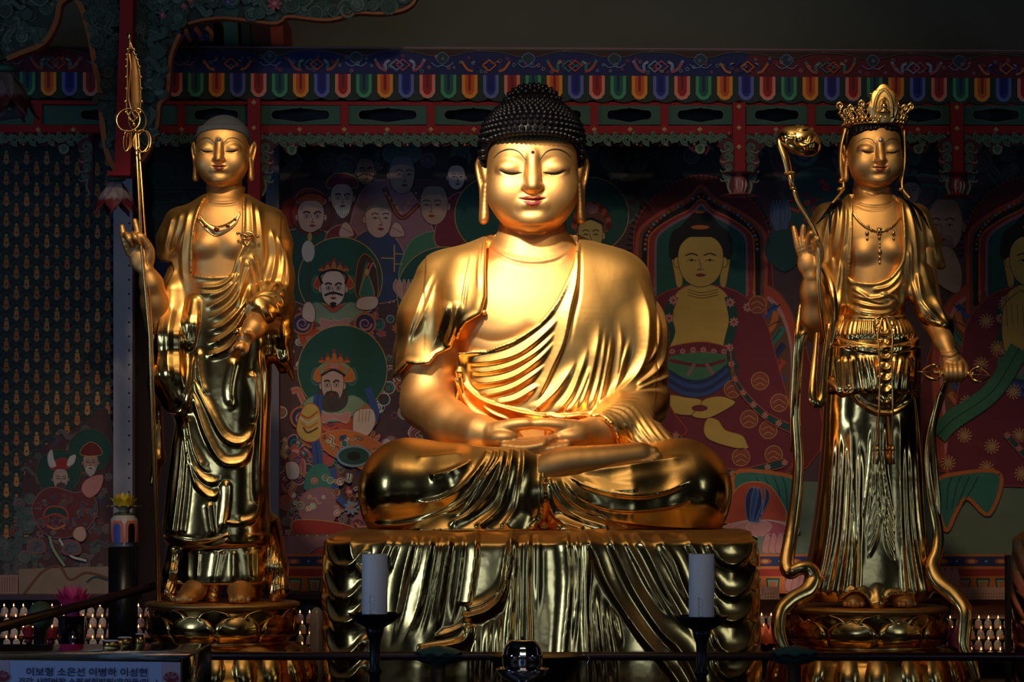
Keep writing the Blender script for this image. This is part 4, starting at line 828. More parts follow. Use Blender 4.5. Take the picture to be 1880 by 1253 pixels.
    for i in range(7): y = 620 + i * 19.5 - (6 if i < 2 else 0); w_ = 8 + i; add([(1612 - w_, y - 5), (1606, y + 3), (1612, y + 5), (1618, y + 3), (1612 + w_, y - 5)], 6, 7, 3, .1, .1)
    add([(1512, 698), (1524, 712), (1536, 728), (1554, 722), (1566, 740), (1580, 752), (1598, 760), (1624, 762), (1646, 750), (1660, 732), (1670, 722), (1684, 730)], 6, 6, 3, .03, .03)
    add([(1514, 692), (1530, 712), (1546, 712), (1560, 722), (1574, 740), (1600, 750), (1626, 750), (1644, 738), (1664, 714), (1684, 716)], 2, 2, 2, .03, .03)
    for x, b in ((1540, 2), (1552, 3), (1566, 6), (1578, 8), (1588, 6), (1632, -6), (1644, -8), (1656, -5), (1668, -3), (1530, 1), (1678, -1)): add([(x, 655), (x + b, 690), (x + b * 1.6, 725)], 4, 5, 5, .2, .1)
    for x, b in ((1524, -22), (1534, -24), (1546, -20), (1556, -14), (1568, -6), (1640, 6), (1650, 14), (1660, 20), (1670, 24), (1680, 22)): add([(x, 790), (x + b * .1, 880), (x + b * .5, 990), (x + b * 1.4, 1092)], 6, 7, 7, .3, .03)
    for i in range(6): add([(1590 + i * 4, 775), (1586 + i * 5, 850), (1576 + i * 10, 930), (1560 + i * 16, 1000)], 3.5, 4, 4, .2, .5); add([(1605, 800 + i * 26), (1598, 880 + i * 20), (1580, 960 + i * 14)], 3, 4, 4, .2, .4); add([(1610, 820 + i * 26), (1618, 900 + i * 20), (1636, 970 + i * 14)], 3, 4, 4, .2, .4)
    add([(1552, 760), (1556, 900), (1562, 1000), (1562, 1078)], 5, 12, 12); add([(1640, 760), (1640, 900), (1642, 1000), (1642, 1080)], 5, 12, 12)
    add([(1530, 1096), (1546, 1083), (1560, 1079), (1578, 1087), (1590, 1108)], 5, 6, 3, .03, .03); add([(1612, 1096), (1622, 1086), (1660, 1086), (1668, 1100)], 5, 6, 3, .03, .03)
    V = carve(V, F, fo, side=.15); link_mesh('robe', to_world(V, org), F, M['gold_shawl'], root)['label'] = 'shawl, knotted waist cloth and long pleated skirt'
    # ---- locks of hair over the shoulders
    b2 = bvh_of(V, F); lk = []
    for P in ([(1541, 352), (1530, 372), (1516, 392), (1496, 414)], [(1540, 354), (1532, 376), (1520, 400), (1518, 434)], [(1538, 352), (1538, 372), (1536, 388), (1535, 404)], [(1650, 352), (1662, 376), (1672, 398), (1685, 430)], [(1656, 362), (1676, 384), (1690, 402), (1702, 424)]):
        lk.append(ribbon(b2, P, [1, 3.4, 4, 2.6, .6], off=1.0, thick=1.6, n=26))
    for Vl, Fl in lk: link_mesh('hair_lock', to_world(Vl, org), Fl, M['hair_black'], root)['label'] = 'black lock lying over the shoulder'
    # ---- waist cords
    cd = []
    for sg, x in ((-1, 1600), (1, 1624)):
        cd.append(tube(spline([(1612 + sg * 3, -82, -586), (x + sg * 1, -90, -618), (x - sg * 1, -98, -660), (x, -102, -740), (x + sg * 1, -94, -800), (x + sg * 2, -92, -820)], 6), 1.7, 7)); cd.append(ball((x + sg * 2, -93, -826), 3.6, 7, (1, 1, 1.3))); cd.append(tube([(x + sg * 2, -93, -830), (x + sg * 3, -92, -852)], [2.2, 3.4], 7))
        cd.append(tube([(1612 + sg * (4 + 13 * math.sin(t)) + sg * 6 * t / 3, -84 - 2 * math.sin(t), -587 - 22 * math.sin(t / 2) ** 2 + (0 if t < 2.6 else 12 * (t - 2.6))) for t in np.linspace(0, 3.4, 18)], 2.0, 7))
    Vc, Fc = join(cd); link_mesh('waist_cord', to_world(Vc, org), Fc, M['gold_trim'], root)
    # ---- necklace with pendants
    sb = bvh_of(sV, sF); nk = []
    def on(q, o=-2): h = front_hit(sb, *q); return h[0] + np.array([0, o, 0])
    for c in ([(1558, 392), (1564, 404), (1574, 416), (1584, 424), (1598, 430)], [(1650, 392), (1644, 406), (1634, 418), (1624, 425), (1612, 430)]): nk.append(tube([on(q) for q in resample(spline(c), 14)], 1.9, 7))
    for q, r in (((1606, 430), 5), ((1592, 428), 2.6), ((1620, 428), 2.6), ((1586, 422), 3), ((1628, 422), 3), ((1584, 434), 3.6), ((1632, 434), 3.6), ((1584, 444), 2.6), ((1632, 444), 2.6), ((1606, 442), 3), ((1607, 452), 1.8), ((1607, 458), 1.8), ((1607, 468), 4.2), ((1607, 478), 3.2), ((1607, 487), 2.4)): nk.append(ball(on(q), r, 8, (1, .7, 1.25)))
    for a in np.linspace(0, 6.283, 7)[:-1]: nk.append(ball(on((1606 + 5.5 * math.cos(a), 430 + 5.5 * math.sin(a))), 2.4, 6))
    Vn, Fn = join(nk); link_mesh('necklace', to_world(Vn, org), Fn, M['gold_trim'], root)['label'] = 'beaded golden necklace with three hanging pendants'
    # ---- hair ribbons, ear ornaments
    rb2 = [tube(spline([(1549, -20, -240), (1541, -22, -275), (1540, -24, -310), (1545, -26, -346), (1536, -40, -362), (1522, -50, -378)], 5), [4, 4, 4, 3, 2.5], 8, flat=.8), tube(spline([(1657, -20, -240), (1658, -22, -300), (1652, -26, -345), (1664, -40, -368)], 5), [2, 3, 3, 2], 8), ball((1541, -26, -335), 5, 8), ball((1540, -30, -351), 6, 8, (1.3, 1, .7)), ball((1651, -28, -351), 5, 8, (1.3, 1, .7))]
    for Vn, Fn in rb2: link_mesh('head_ribbon' if len(Vn) > 120 else 'ear_ornament', to_world(Vn, org), Fn, M['gold_robe'], root)
    # ---- crown
    cr = Clay((1535, -80, 155), (1680, 60, 245), 1.1); C0 = (1604, -4)
    cp = []
    for z, r in ((-233, 2.6), (-226, 2.2)):
        cp.append(tube([(C0[0] + 55 * math.cos(a), C0[1] + 58 * math.sin(a), z) for a in np.linspace(0, 6.283, 49)[:-1]], r, 7, closed=True))
    for i in range(36):
        a = 6.283 * i / 36; cp.append(ball((C0[0] + 57 * math.cos(a), C0[1] + 60 * math.sin(a), -230), 3.0 if i % 3 else 4.4, 6))
    def scroll(a, z0, z1, out, sc):
        P = []; bx, by = C0[0] + 56 * math.cos(a), C0[1] + 59 * math.sin(a)
        for t in np.linspace(0, 1, 12): P.append((bx + out * t * math.cos(a) + 3 * math.sin(t * 9), by + out * t * math.sin(a), z0 + (z1 - z0) * t))
        cp.append(tube(P, [3.4 * sc, 2.4 * sc, 2 * sc], 7)); e = P[-1]
        cp.append(tube([(e[0] + 5 * sc * math.cos(t), e[1], e[2] + 5 * sc * math.sin(t)) for t in np.linspace(0, 6.283, 13)[:-1]], 2.4 * sc, 6, closed=True)); cp.append(ball((e[0], e[1], e[2] + 6 * sc), 2.4 * sc, 6))
        for t in (.15, .3, .45, .6, .75): q = P[int(t * 11)]; cp.append(ball((q[0] + 5 * math.sin(a) * sc, q[1], q[2]), 3.3 * sc, 6)); cp.append(ball((q[0] - 5 * math.sin(a) * sc, q[1], q[2] + 2), 2.8 * sc, 6))
    for dg, z1, o, s_ in ((-172, -196, 10, 1.1), (-8, -198, 9, 1.1), (-145, -204, 4, 1), (-35, -204, 4, 1), (-122, -198, 3, 1.0), (-58, -198, 3, 1.0), (40, -200, 6, 1), (90, -200, 6, 1), (140, -200, 6, 1)): scroll(math.radians(dg), -226, z1, o, s_)
    for dg in range(-170, 0, 9):
        a = math.radians(dg); hgt = 12 + 9 * abs(math.sin(dg * .11)); bx, by = C0[0] + 57 * math.cos(a), C0[1] + 60 * math.sin(a)
        cp.append(tube([(bx + 4 * math.sin(t * 2), by - .5, -226 + hgt * t / 2.5) for t in np.linspace(0, 2.5, 7)], [2.6, 1.6], 6)); cp.append(ball((bx, by, -226 + hgt + 2), 2.6, 6))
    cp.append(tube([(1583, -58, -200), (1590, -58, -196), (1592, -58, -186)], 2.4, 7)); cp.append(ball((1591, -58, -181), 4.5, 7, (1.5, 1, .6)))
    Vc, Fc = join(cp); crown = link_mesh('crown', to_world(Vc, org), Fc, M['gold_trim'], root); crown['label'] = 'openwork golden crown with scrolls'
    pc = Clay((1580, -78, 160), (1650, -50, 236), .9); pc.chain([(1613, -62, 170, 3), (1613, -62, 186, 14), (1613, -62, 205, 22), (1613, -62, 222, 18)], k=4, sc=(1, .16, 1)); Vc, Fc = pc.mesh(1)
    Vc = carve(Vc, Fc, [([(1613 - 16, 226), (1597, 205), (1602, 186), (1613, 174), (1624, 186), (1629, 205), (1629, 226)], 1.6, 2, 2, .02, .02)]); link_mesh('crown_plaque', to_world(Vc, org), Fc, M['gold_robe'], crown)['label'] = 'pointed plaque of the crown'
    bd = [ball((1613, -70, -205), 7, 9, (.9, .7, 1)), ball((1613, -70, -194), 3.4, 8), tube([(1613 + 10 * math.cos(a), -70 + 4 * math.sin(a), -215) for a in np.linspace(0, 6.283, 17)[:-1]], 2.4, 6, closed=True), ball((1613, -69, -212), 8, 9, (1.1, .8, .5)), tube([(1613 + 8.5 * math.cos(a), -68, -203 + 14 * math.sin(a)) for a in np.linspace(0, 6.283, 25)[:-1]], 1.1, 6, closed=True)]
    Vc, Fc = join(bd); link_mesh('crown_figure', to_world(Vc, org), Fc, M['gold_trim'], crown)['label'] = 'tiny seated figure on the front of the crown'
    # ---- ribbons falling to the pedestal
    def scarf(P, R, n=9, flat=.45, m='gold_polish'):
        Vs, Fs = tube(spline([(x, d, -y) for x, y, d in P], 7), R, n, flat=flat, flat_dir=(0, 1, 0)); link_mesh('scarf', to_world(Vs, org), Fs, M[m], root)
    scarf([(1512, 560, -20), (1492, 600, -30), (1470, 620, -34), (1462, 680, -30), (1459, 760, -26), (1463, 850, -30), (1456, 930, -36), (1446, 990, -46), (1438, 1034, -60), (1443, 1050, -70), (1460, 1042, -72), (1478, 1044, -70), (1486, 1062, -72), (1474, 1084, -78), (1446, 1098, -88), (1424, 1118, -98), (1418, 1146, -106), (1424, 1176, -112), (1438, 1204, -116)], [10, 9, 9, 8, 8, 10, 11, 13, 14, 12, 12, 14, 16, 17, 15, 14, 13, 12, 10])
    scarf([(1468, 560, -20), (1460, 620, -34), (1456, 700, -30), (1452, 770, -26), (1450, 830, -22)], [4, 6, 7, 5, 2])
    scarf([(1516, 600, -60), (1508, 660, -66), (1504, 700, -70), (1500, 735, -74), (1492, 744, -78), (1484, 736, -78), (1484, 710, -74), (1490, 660, -60), (1496, 600, -50)], [6, 7, 7, 9, 9, 9, 7, 6, 4])
    scarf([(1726, 704, -70), (1716, 740, -50), (1704, 790, -40), (1698, 850, -36), (1704, 910, -40), (1714, 970, -48), (1712, 1010, -56), (1702, 1040, -66), (1712, 1068, -78), (1738, 1092, -94), (1754, 1118, -106), (1752, 1150, -112), (1750, 1180, -116), (1762, 1210, -120), (1772, 1240, -122)], [5, 8, 8, 8, 9, 10, 12, 15, 15, 15, 14, 13, 12, 12, 8])
    scarf([(1718, 720, -60), (1706, 790, -50), (1710, 860, -44), (1716, 930, -44), (1712, 990, -50)], [3, 5, 5, 5, 3])
    scarf([(1505, 420, 10), (1494, 450, 4), (1516, 520, -60), (1524, 580, -74), (1516, 640, -80)], [4, 7, 7, 6, 3])
    return root
def build_ruyi():
    org = np.array([(1496 - CX) / PXM, -.2, CZ + (CY - 600) / PXM])
    root = thing('ruyi_sceptre', 'long curved golden sceptre with engraved head, in the crowned figure\'s raised hand', 'sceptre', org)
    V, F = tube(spline([(1506, -70, -625), (1498, -84, -580), (1492, -92, -520), (1493, -94, -470), (1488, -94, -440), (1474, -92, -412), (1458, -90, -386), (1448, -90, -360)], 7), [2, 4, 4.6, 4.4, 4.4, 4, 4, 4], 10); link_mesh('stem', to_world(V, org), F, M['gold_trim'], root)
    j = [ball((1446, -90, -356), 6.5, 8, (1, 1, .5)), tube([(1446, -90, -356), (1440, -90, -332)], [4.5, 6.5], 9), ball((1440, -90, -330), 9, 9, (1, 1, .45))] + [ball((1440 + 8 * math.cos(a), -90 + 8 * math.sin(a), -328), 2.4, 6) for a in np.linspace(0, 6.28, 9)[:-1]]
    V, F = join(j); link_mesh('knop', to_world(V, org), F, M['gold_trim'], root)
    V, F = tube(spline([(1439, -90, -330), (1433, -88, -300), (1424, -84, -272), (1432, -80, -256), (1446, -84, -250)], 6), [7, 8.5, 8, 8, 9], 10, flat=.6); link_mesh('neck', to_world(V, org), F, M['gold_trim'], root)
    h = Clay((1418, -125, 232), (1502, -50, 305), 1.1); h.ell((1460, -88, 270), (34, 24, 26), rot=(0, 14, 0)); h.ell((1440, -88, 262), (20, 20, 17), k=6); h.ell((1476, -90, 282), (20, 22, 16), k=8)
    V, F = h.mesh(2); e = [([(1428, 268), (1440, 282), (1460, 292), (1480, 296), (1492, 284)], 3, 3, 3), ([(1446, 262), (1452, 278), (1470, 280), (1476, 262)], 3, 2, 2), ([(1456, 264), (1462, 276), (1480, 276), (1488, 262)], 2.5, 2, 2)]
    for r in (4, 8, 11): e.append(([(1462 + r * math.cos(a), 247 + r * .55 * math.sin(a)) for a in np.linspace(0, 6.28, 13)], 2.2, 1.4, 1.4, 0, 0))
    for i in range(5): e.append(([(1432, 274 - i * 4), (1440, 277 - i * 4), (1450, 276 - i * 4)], 1.2, 1, 1)); e.append(([(1462 + i * 5, 272), (1465 + i * 4, 284), (1468 + i * 4, 290)], 1.5, 1, 1))
    V = carve(V, F, e); link_mesh('sceptre_head', to_world(V, org), F, M['gold_shawl'], root)['label'] = 'engraved cloud-shaped head'
def build_vajra():
    org = np.array([(1738 - CX) / PXM, -.24, CZ + (CY - 692) / PXM]); root = thing('vajra', 'golden double-ended vajra gripped in the lowered hand of the crowned figure', 'vajra', org)
    T = rot3(0, 3, 0).T; base = np.array([1738, -98, -690.0])
    def put(name, parts): V, F = join(parts); link_mesh(name, to_world((V - base) @ T + base, org), F, M['gold_trim'], root)
    put('grip', [tube([(1700, -98, -690), (1776, -98, -690)], 4.5, 10)] + [ball((x, -98, -690), 7, 8, (.6, 1, 1)) for x in (1708, 1716, 1760, 1768)])
    for sg in (-1, 1):
        c = 1738 + sg * 30; ps = [tube([(c, -98, -690), (c + sg * 38, -98, -690)], [2.6, .6], 7)]
        for k in range(4):
            a = math.pi / 4 + k * math.pi / 2; ps.append(tube(spline([(c + sg * x, -98 + r * math.cos(a), -690 + r * math.sin(a)) for x, r in ((-4, 4), (2, 15), (12, 18), (22, 12), (30, 3))], 5), [2.4, 2.8, 2.2, 1.2], 7))
        put('prongs', ps)
build_crowned(); build_ruyi(); build_vajra()
# ================================================================ flat painting: coloured shapes laid on a board
def paint_material(name, rough=.75):
    m = bpy.data.materials.new(name); m.use_nodes = True; nt = m.node_tree; b = nt.nodes['Principled BSDF']; b.inputs['Roughness'].default_value = rough
    a = nt.nodes.new('ShaderNodeVertexColor'); a.layer_name = 'pigment'; n = nt.nodes.new('ShaderNodeTexNoise'); n.inputs['Scale'].default_value = 40; n.inputs['Detail'].default_value = 5
    mr = nt.nodes.new('ShaderNodeMapRange'); mr.inputs['To Min'].default_value = .95; mr.inputs['To Max'].default_value = 1.5; nt.links.new(n.outputs['Fac'], mr.inputs['Value'])
    mx = nt.nodes.new('ShaderNodeVectorMath'); mx.operation = 'SCALE'; nt.links.new(a.outputs['Color'], mx.inputs[0]); nt.links.new(mr.outputs['Result'], mx.inputs['Scale']); nt.links.new(mx.outputs[0], b.inputs['Base Color'])
    return m
M['paint'] = paint_material('painted_pigment'); M['paint_gloss'] = paint_material('painted_lacquer', .45)
PC = dict(red=(.30, .025, .02), dred=(.13, .012, .014), wine=(.16, .018, .035), orange=(.50, .13, .03), vermil=(.42, .06, .03), yellow=(.50, .33, .08), gold=(.46, .27, .07), cream=(.52, .40, .30), pink=(.48, .20, .19), mauve=(.26, .12, .15), rose=(.36, .07, .10),
          teal=(.035, .16, .13), dteal=(.012, .055, .05), green=(.05, .17, .09), dgreen=(.018, .05, .035), sage=(.20, .28, .19), navy=(.018, .03, .11), blue=(.03, .07, .24), sky=(.18, .25, .36), black=(.008, .008, .009), white=(.50, .46, .44), grey=(.18, .16, .17), skin=(.48, .30, .25), pskin=(.56, .42, .38), brown=(.14, .055, .03), skind=(.36, .22, .17), paper=(.42, .22, .17))
def col(c): return PC[c] if isinstance(c, str) else c
class Board:
    def __init__(s, depth, step=0.0005, tr=None): s.V, s.F, s.K, s.d, s.step, s.n, s.tr, s.items = [], [], [], depth, step, 0, tr, []
    def poly(s, P, c, L=None):
        """filled outline in photo pixels"""
        if L is None: s.n += 1; L = s.n
        o = len(s.V)
        for x, y in P:
            p = pw(x, y, s.d) if s.tr is None else s.tr(x, y); s.V.append((p.x, p.y, p.z))
        s.F.append(list(range(o, o + len(P)))); s.K.append(col(c)); s.items.append((o, len(s.V), L)); return L
    def ell(s, x, y, rx, ry=None, c='red', L=None, n=20, a=0):
        ry = rx if ry is None else ry; ca, sa = math.cos(math.radians(a)), math.sin(math.radians(a))
        return s.poly([(x + rx * math.cos(t) * ca - ry * math.sin(t) * sa, y + rx * math.cos(t) * sa + ry * math.sin(t) * ca) for t in np.linspace(0, 6.2832, n + 1)[:-1]], c, L)
    def line(s, P, w, c, L=None, k=5, closed=False, taper=False):
        P = spline(P, k, closed) if len(P) > 2 else np.asarray(P, float)
        if closed: P = np.vstack([P, P[:1]])
        T = np.gradient(P, axis=0); T /= np.linalg.norm(T, axis=1)[:, None] + 1e-9; N = np.stack([-T[:, 1], T[:, 0]], 1); m = len(P)
        W = np.full(m, w / 2) if not taper else w / 2 * (1 - .9 * np.linspace(0, 1, m)); A = P + N * W[:, None]; B = P - N * W[:, None]
        if L is None: s.n += 1; L = s.n
        o = len(s.V)
        for q in np.vstack([A, B]):
            p = pw(q[0], q[1], s.d) if s.tr is None else s.tr(q[0], q[1]); s.V.append((p.x, p.y, p.z))
        s.items.append((o, len(s.V), L))
        for i in range(m - 1): s.F.append([o + i, o + i + 1, o + m + i + 1, o + m + i]); s.K.append(col(c))
        return L
    def ring(s, x, y, r, w, c, L=None, ry=None, n=24): ry = r if ry is None else ry; return s.line([(x + r * math.cos(t), y + ry * math.sin(t)) for t in np.linspace(0, 6.2832, n + 1)[:-1]], w, c, L, k=2, closed=True)
    def blob(s, P, c, L=None, edge=None, ew=1.5, k=5):
        Q = spline(P, k, True); L = s.poly(Q, c, L)
        if edge: s.line(P, ew, edge, L + 1, k=k, closed=True); s.n = max(s.n, L + 1)
        return L
    def spiral(s, x, y, r, c, w=3, turns=1.6, a0=0, sgn=1, L=None):
        return s.line([(x + sgn * r * (1 - .85 * t) * math.cos(a0 + t * turns * 6.283), y + r * (1 - .85 * t) * math.sin(a0 + t * turns * 6.283)) for t in np.linspace(0, 1, 16)], w, c, L, k=2, taper=True)
    def flower(s, x, y, r, n, c, c2, L=None):
        L = L or s.n + 1; s.n = max(s.n, L + 2)
        for i in range(n): a = 6.283 * i / n; s.ell(x + r * .62 * math.cos(a), y + r * .62 * math.sin(a), r * .40, r * .22, c, L + (i % 2), 10, math.degrees(a))
        s.ell(x, y, r * .3, r * .3, c2, L + 2, 10)
    def build(s, name, m='paint', parent=None, org=(0, 0, 0)):
        V = np.array(s.V); it = s.items; B = np.array([[*V[a:b, [0, 2]].min(0), *V[a:b, [0, 2]].max(0)] for a, b, L in it]); lay = np.zeros(len(it))
        order = sorted(range(len(it)), key=lambda i: it[i][2]); B = B[order]; e = 1e-4
        for n_, i in enumerate(order): # a shape lies just above whatever it covers
            q = B[n_]; mk = (B[:n_, 0] < q[2] - e) & (B[:n_, 2] > q[0] + e) & (B[:n_, 1] < q[3] - e) & (B[:n_, 3] > q[1] + e)
            lay[n_] = 1 + lay[:n_][mk].max() if mk.any() else 0
            V[it[i][0]:it[i][1], 1] -= lay[n_] * s.step
        if lay.max() > 60: # keep the paint thin
            k = 60 / lay.max()
            for n_, i in enumerate(order): V[it[i][0]:it[i][1], 1] += lay[n_] * s.step * (1 - k)
        V = V - np.array(org); me = bpy.data.meshes.new(name); me.from_pydata(V.tolist(), [], s.F)
        at = me.color_attributes.new('pigment', 'FLOAT_COLOR', 'CORNER'); cc = []
        for f, k in zip(s.F, s.K): cc += [*k, 1.0] * len(f)
        at.data.foreach_set('color', cc); me.materials.append(M[m]); me.update(); o = bpy.data.objects.new(name, me); C.objects.link(o)
        if parent is not None: o.parent = parent
        return o
R_ = random.Random(11)
def curls(b, poly, n, pal, r0=7, r1=16, seed=1):
    """dense cloud and scroll ornament inside an outline"""
    rr = random.Random(seed); P = np.array(poly, float); x0, y0 = P.min(0); x1, y1 = P.max(0); k = 0; base = b.n + 1
    def inside(x, y):
        c = False
        for i in range(len(P)):
            a, d = P[i], P[(i + 1) % len(P)]
            if (a[1] > y) != (d[1] > y) and x < (d[0] - a[0]) * (y - a[1]) / (d[1] - a[1] + 1e-9) + a[0]: c = not c
        return c
    for _ in range(n * 4):
        if k >= n: break
        x, y = rr.uniform(x0, x1), rr.uniform(y0, y1)
        if not inside(x, y): continue
        k += 1; r = rr.uniform(r0, r1); c1, c2, c3 = rr.sample(pal, 3); L = base + (k * 4) % 96; t = rr.random()
        if t < .45: b.ell(x, y, r, r * .9, c1, L, 14); b.ring(x, y, r * .92, r * .14, c2, L + 1, n=14); b.spiral(x, y, r * .7, c3, r * .26, a0=rr.uniform(0, 6), sgn=rr.choice((-1, 1)), L=L + 2)
        elif t < .75: a = rr.uniform(0, 6.28); Q = [(x + r * 1.5 * u * math.cos(a) - r * .6 * math.sin(u * 3) * math.sin(a), y + r * 1.5 * u * math.sin(a) + r * .6 * math.sin(u * 3) * math.cos(a)) for u in (-1, -.5, 0, .5, 1)]; b.line(Q, r * .9, c1, L); b.line(Q, r * .5, c2, L + 1); b.line(Q, r * .14, c3, L + 2)
        elif t < .9: b.flower(x, y, r * .9, 7, c1, c2, L)
        else:
            b.ell(x, y, r, r * .6, c1, L, 12, rr.uniform(0, 180)); b.ell(x, y, r * .6, r * .34, c2, L + 1, 10)
            for i in range(5): a = i * 1.256; b.ell(x + r * .9 * math.cos(a), y + r * .7 * math.sin(a), r * .22, None, c3, L + 2, 8)
    b.n = base + 100
def painted_face(b, x, y, w, h, skin='skin', turn=0.0, hair=None, beard=None, fierce=False, scalp='grey'):
    """painted head: x,y centre, w,h half sizes, turn -1..1"""
    ink = (.04, .02, .02); t = turn * w * .28
    for sg in (-1, 1):
        if turn * sg < .5: b.ell(x + sg * w * .98, y + h * .05, w * .16, h * .22, skin); b.ring(x + sg * w * .98, y + h * .05, w * .15, 1, ink, ry=h * .21, n=10)
    b.blob([(x - w * .9, y - h * .5), (x - w * .55, y - h * .92), (x, y - h), (x + w * .55, y - h * .92), (x + w * .9, y - h * .5), (x + w * .92, y + h * .15), (x + w * .7, y + h * .7), (x + w * .25, y + h), (x - w * .25, y + h), (x - w * .7, y + h * .7), (x - w * .92, y + h * .15)], skin, edge=ink, ew=1.1)
    if hair == 'shaved': b.blob([(x - w * .9, y - h * .35), (x - w * .6, y - h * .95), (x, y - h * 1.04), (x + w * .6, y - h * .95), (x + w * .9, y - h * .35), (x + w * .5, y - h * .55), (x, y - h * .6), (x - w * .5, y - h * .55)], scalp)
    for sg in (-1, 1):
        ex, ey = x + t + sg * w * .38, y - h * .02
        b.line([(ex - w * .26, ey - h * .20 + (h * .06 if fierce and sg > 0 else 0)), (ex, ey - h * .28), (ex + w * .26, ey - h * .20)], h * (.11 if fierce else .055), ink)
        if fierce: b.ell(ex, ey, w * .17, h * .12, 'white'); b.ell(ex, ey, w * .075, h * .08, ink); b.ring(ex, ey, w * .18, 1, ink, ry=h * .13, n=10)
        else: b.line([(ex - w * .2, ey + h * .02), (ex, ey - h * .05), (ex + w * .2, ey + h * .02)], 1.3, ink); b.ell(ex, ey, w * .06, h * .04, ink)
    b.line([(x + t - w * .1, y - h * .1), (x + t * 1.5 + w * .02, y + h * .28), (x + t * 1.3 - w * .14, y + h * .34), (x + t * 1.3 + w * .14, y + h * .36)], 1.2, (.12, .05, .04))
    if beard: 
        b.blob([(x + t - w * .45, y + h * .42), (x + t, y + h * .36), (x + t + w * .45, y + h * .42), (x + t + w * .62, y + h * .8), (x + t + w * .2, y + h * 1.35), (x + t - w * .2, y + h * 1.35), (x + t - w * .62, y + h * .8)], beard)
        for i in range(7): u = (i - 3) / 3; b.line([(x + t + u * w * .4, y + h * .6), (x + t + u * w * .55, y + h), (x + t + u * w * .3, y + h * 1.32)], .8, (.12, .1, .1) if beard in ('white', 'cream') else (.10, .06, .05))
        b.line([(x + t - w * .4, y + h * .56), (x + t, y + h * .42), (x + t + w * .4, y + h * .56)], h * .08, beard if beard != 'white' else 'cream')
    b.ell(x + t * 1.2, y + h * .56, w * .2, h * .075, 'red'); b.line([(x + t * 1.2 - w * .24, y + h * .55), (x + t * 1.2, y + h * .57), (x + t * 1.2 + w * .24, y + h * .55)], 1, ink)
# ================================================================ the hall
def wood(name, c1, c2, rough=.5, sc=(1, 8, 8)):
    m = bpy.data.materials.new(name); m.use_nodes = True; nt = m.node_tree; b = nt.nodes['Principled BSDF']; b.inputs['Roughness'].default_value = rough
    tc = nt.nodes.new('ShaderNodeTexCoord'); mp = nt.nodes.new('ShaderNodeMapping'); mp.inputs['Scale'].default_value = sc; n = nt.nodes.new('ShaderNodeTexNoise'); n.inputs['Scale'].default_value = 3; n.inputs['Detail'].default_value = 8
    cr = nt.nodes.new('ShaderNodeValToRGB'); cr.color_ramp.elements[0].color = (*c1, 1); cr.color_ramp.elements[1].color = (*c2, 1); cr.color_ramp.elements[0].position = .3; cr.color_ramp.elements[1].position = .7
    nt.links.new(tc.outputs['Object'], mp.inputs[0]); nt.links.new(mp.outputs[0], n.inputs['Vector']); nt.links.new(n.outputs['Fac'], cr.inputs[0]); nt.links.new(cr.outputs[0], b.inputs['Base Color']); return m
M['floorwood'] = wood('floor_boards', (.10, .045, .018), (.20, .10, .045), .35, (6, 1, 1)); M['darkwood'] = wood('dark_lacquered_wood', (.012, .009, .010), (.03, .018, .016), .4)
M['plaster'] = mat('plaster', (.17, .17, .13), .9, noise=.12, nscale=3); M['ceil'] = mat('ceiling_paint', (.05, .06, .045), .8, noise=.3, nscale=4); M['redwood'] = mat('red_lacquer', (.34, .005, .008), .7, noise=.15, nscale=6); M['purple_dark'] = mat('dark_maroon_wall', (.022, .010, .014), .8, noise=.2)
def struct(name, parts, m): V, F = join(parts); o = link_mesh(name, V, F, M[m], smooth=False); o['kind'] = 'structure'; return o
struct('floor', [box((0, -5.7, -.05), (12.2, 16.8, .1))], 'floorwood')
struct('ceiling', [box((0, -5.7, 5.65), (12.2, 16.8, .1))], 'ceil')
struct('wall_back', [box((0, 2.66, 2.8), (12.2, .1, 5.6))], 'plaster')
struct('wall_left', [box((-6.05, -5.7, 2.8), (.1, 16.8, 5.6))], 'purple_dark'); struct('wall_right', [box((6.05, -5.7, 2.8), (.1, 16.8, 5.6))], 'purple_dark')
struct('wall_front', [box((0, -14.05, 2.8), (12.2, .1, 5.6))], 'plaster')
# ---- altar and its back shelf
al = thing('altar_table', 'long dark lacquered altar platform carrying the golden figures', 'altar', (0, .85, 0))
V, F = join([box((0, 0, .53), (7.4, 3.5, .06))]); link_mesh('altar_top', V, F, M['darkwood'], al, smooth=False)
V, F = join([box((0, 0, .25), (7.2, 3.4, .5))]); link_mesh('altar_body', V, F, M['darkwood'], al, smooth=False)
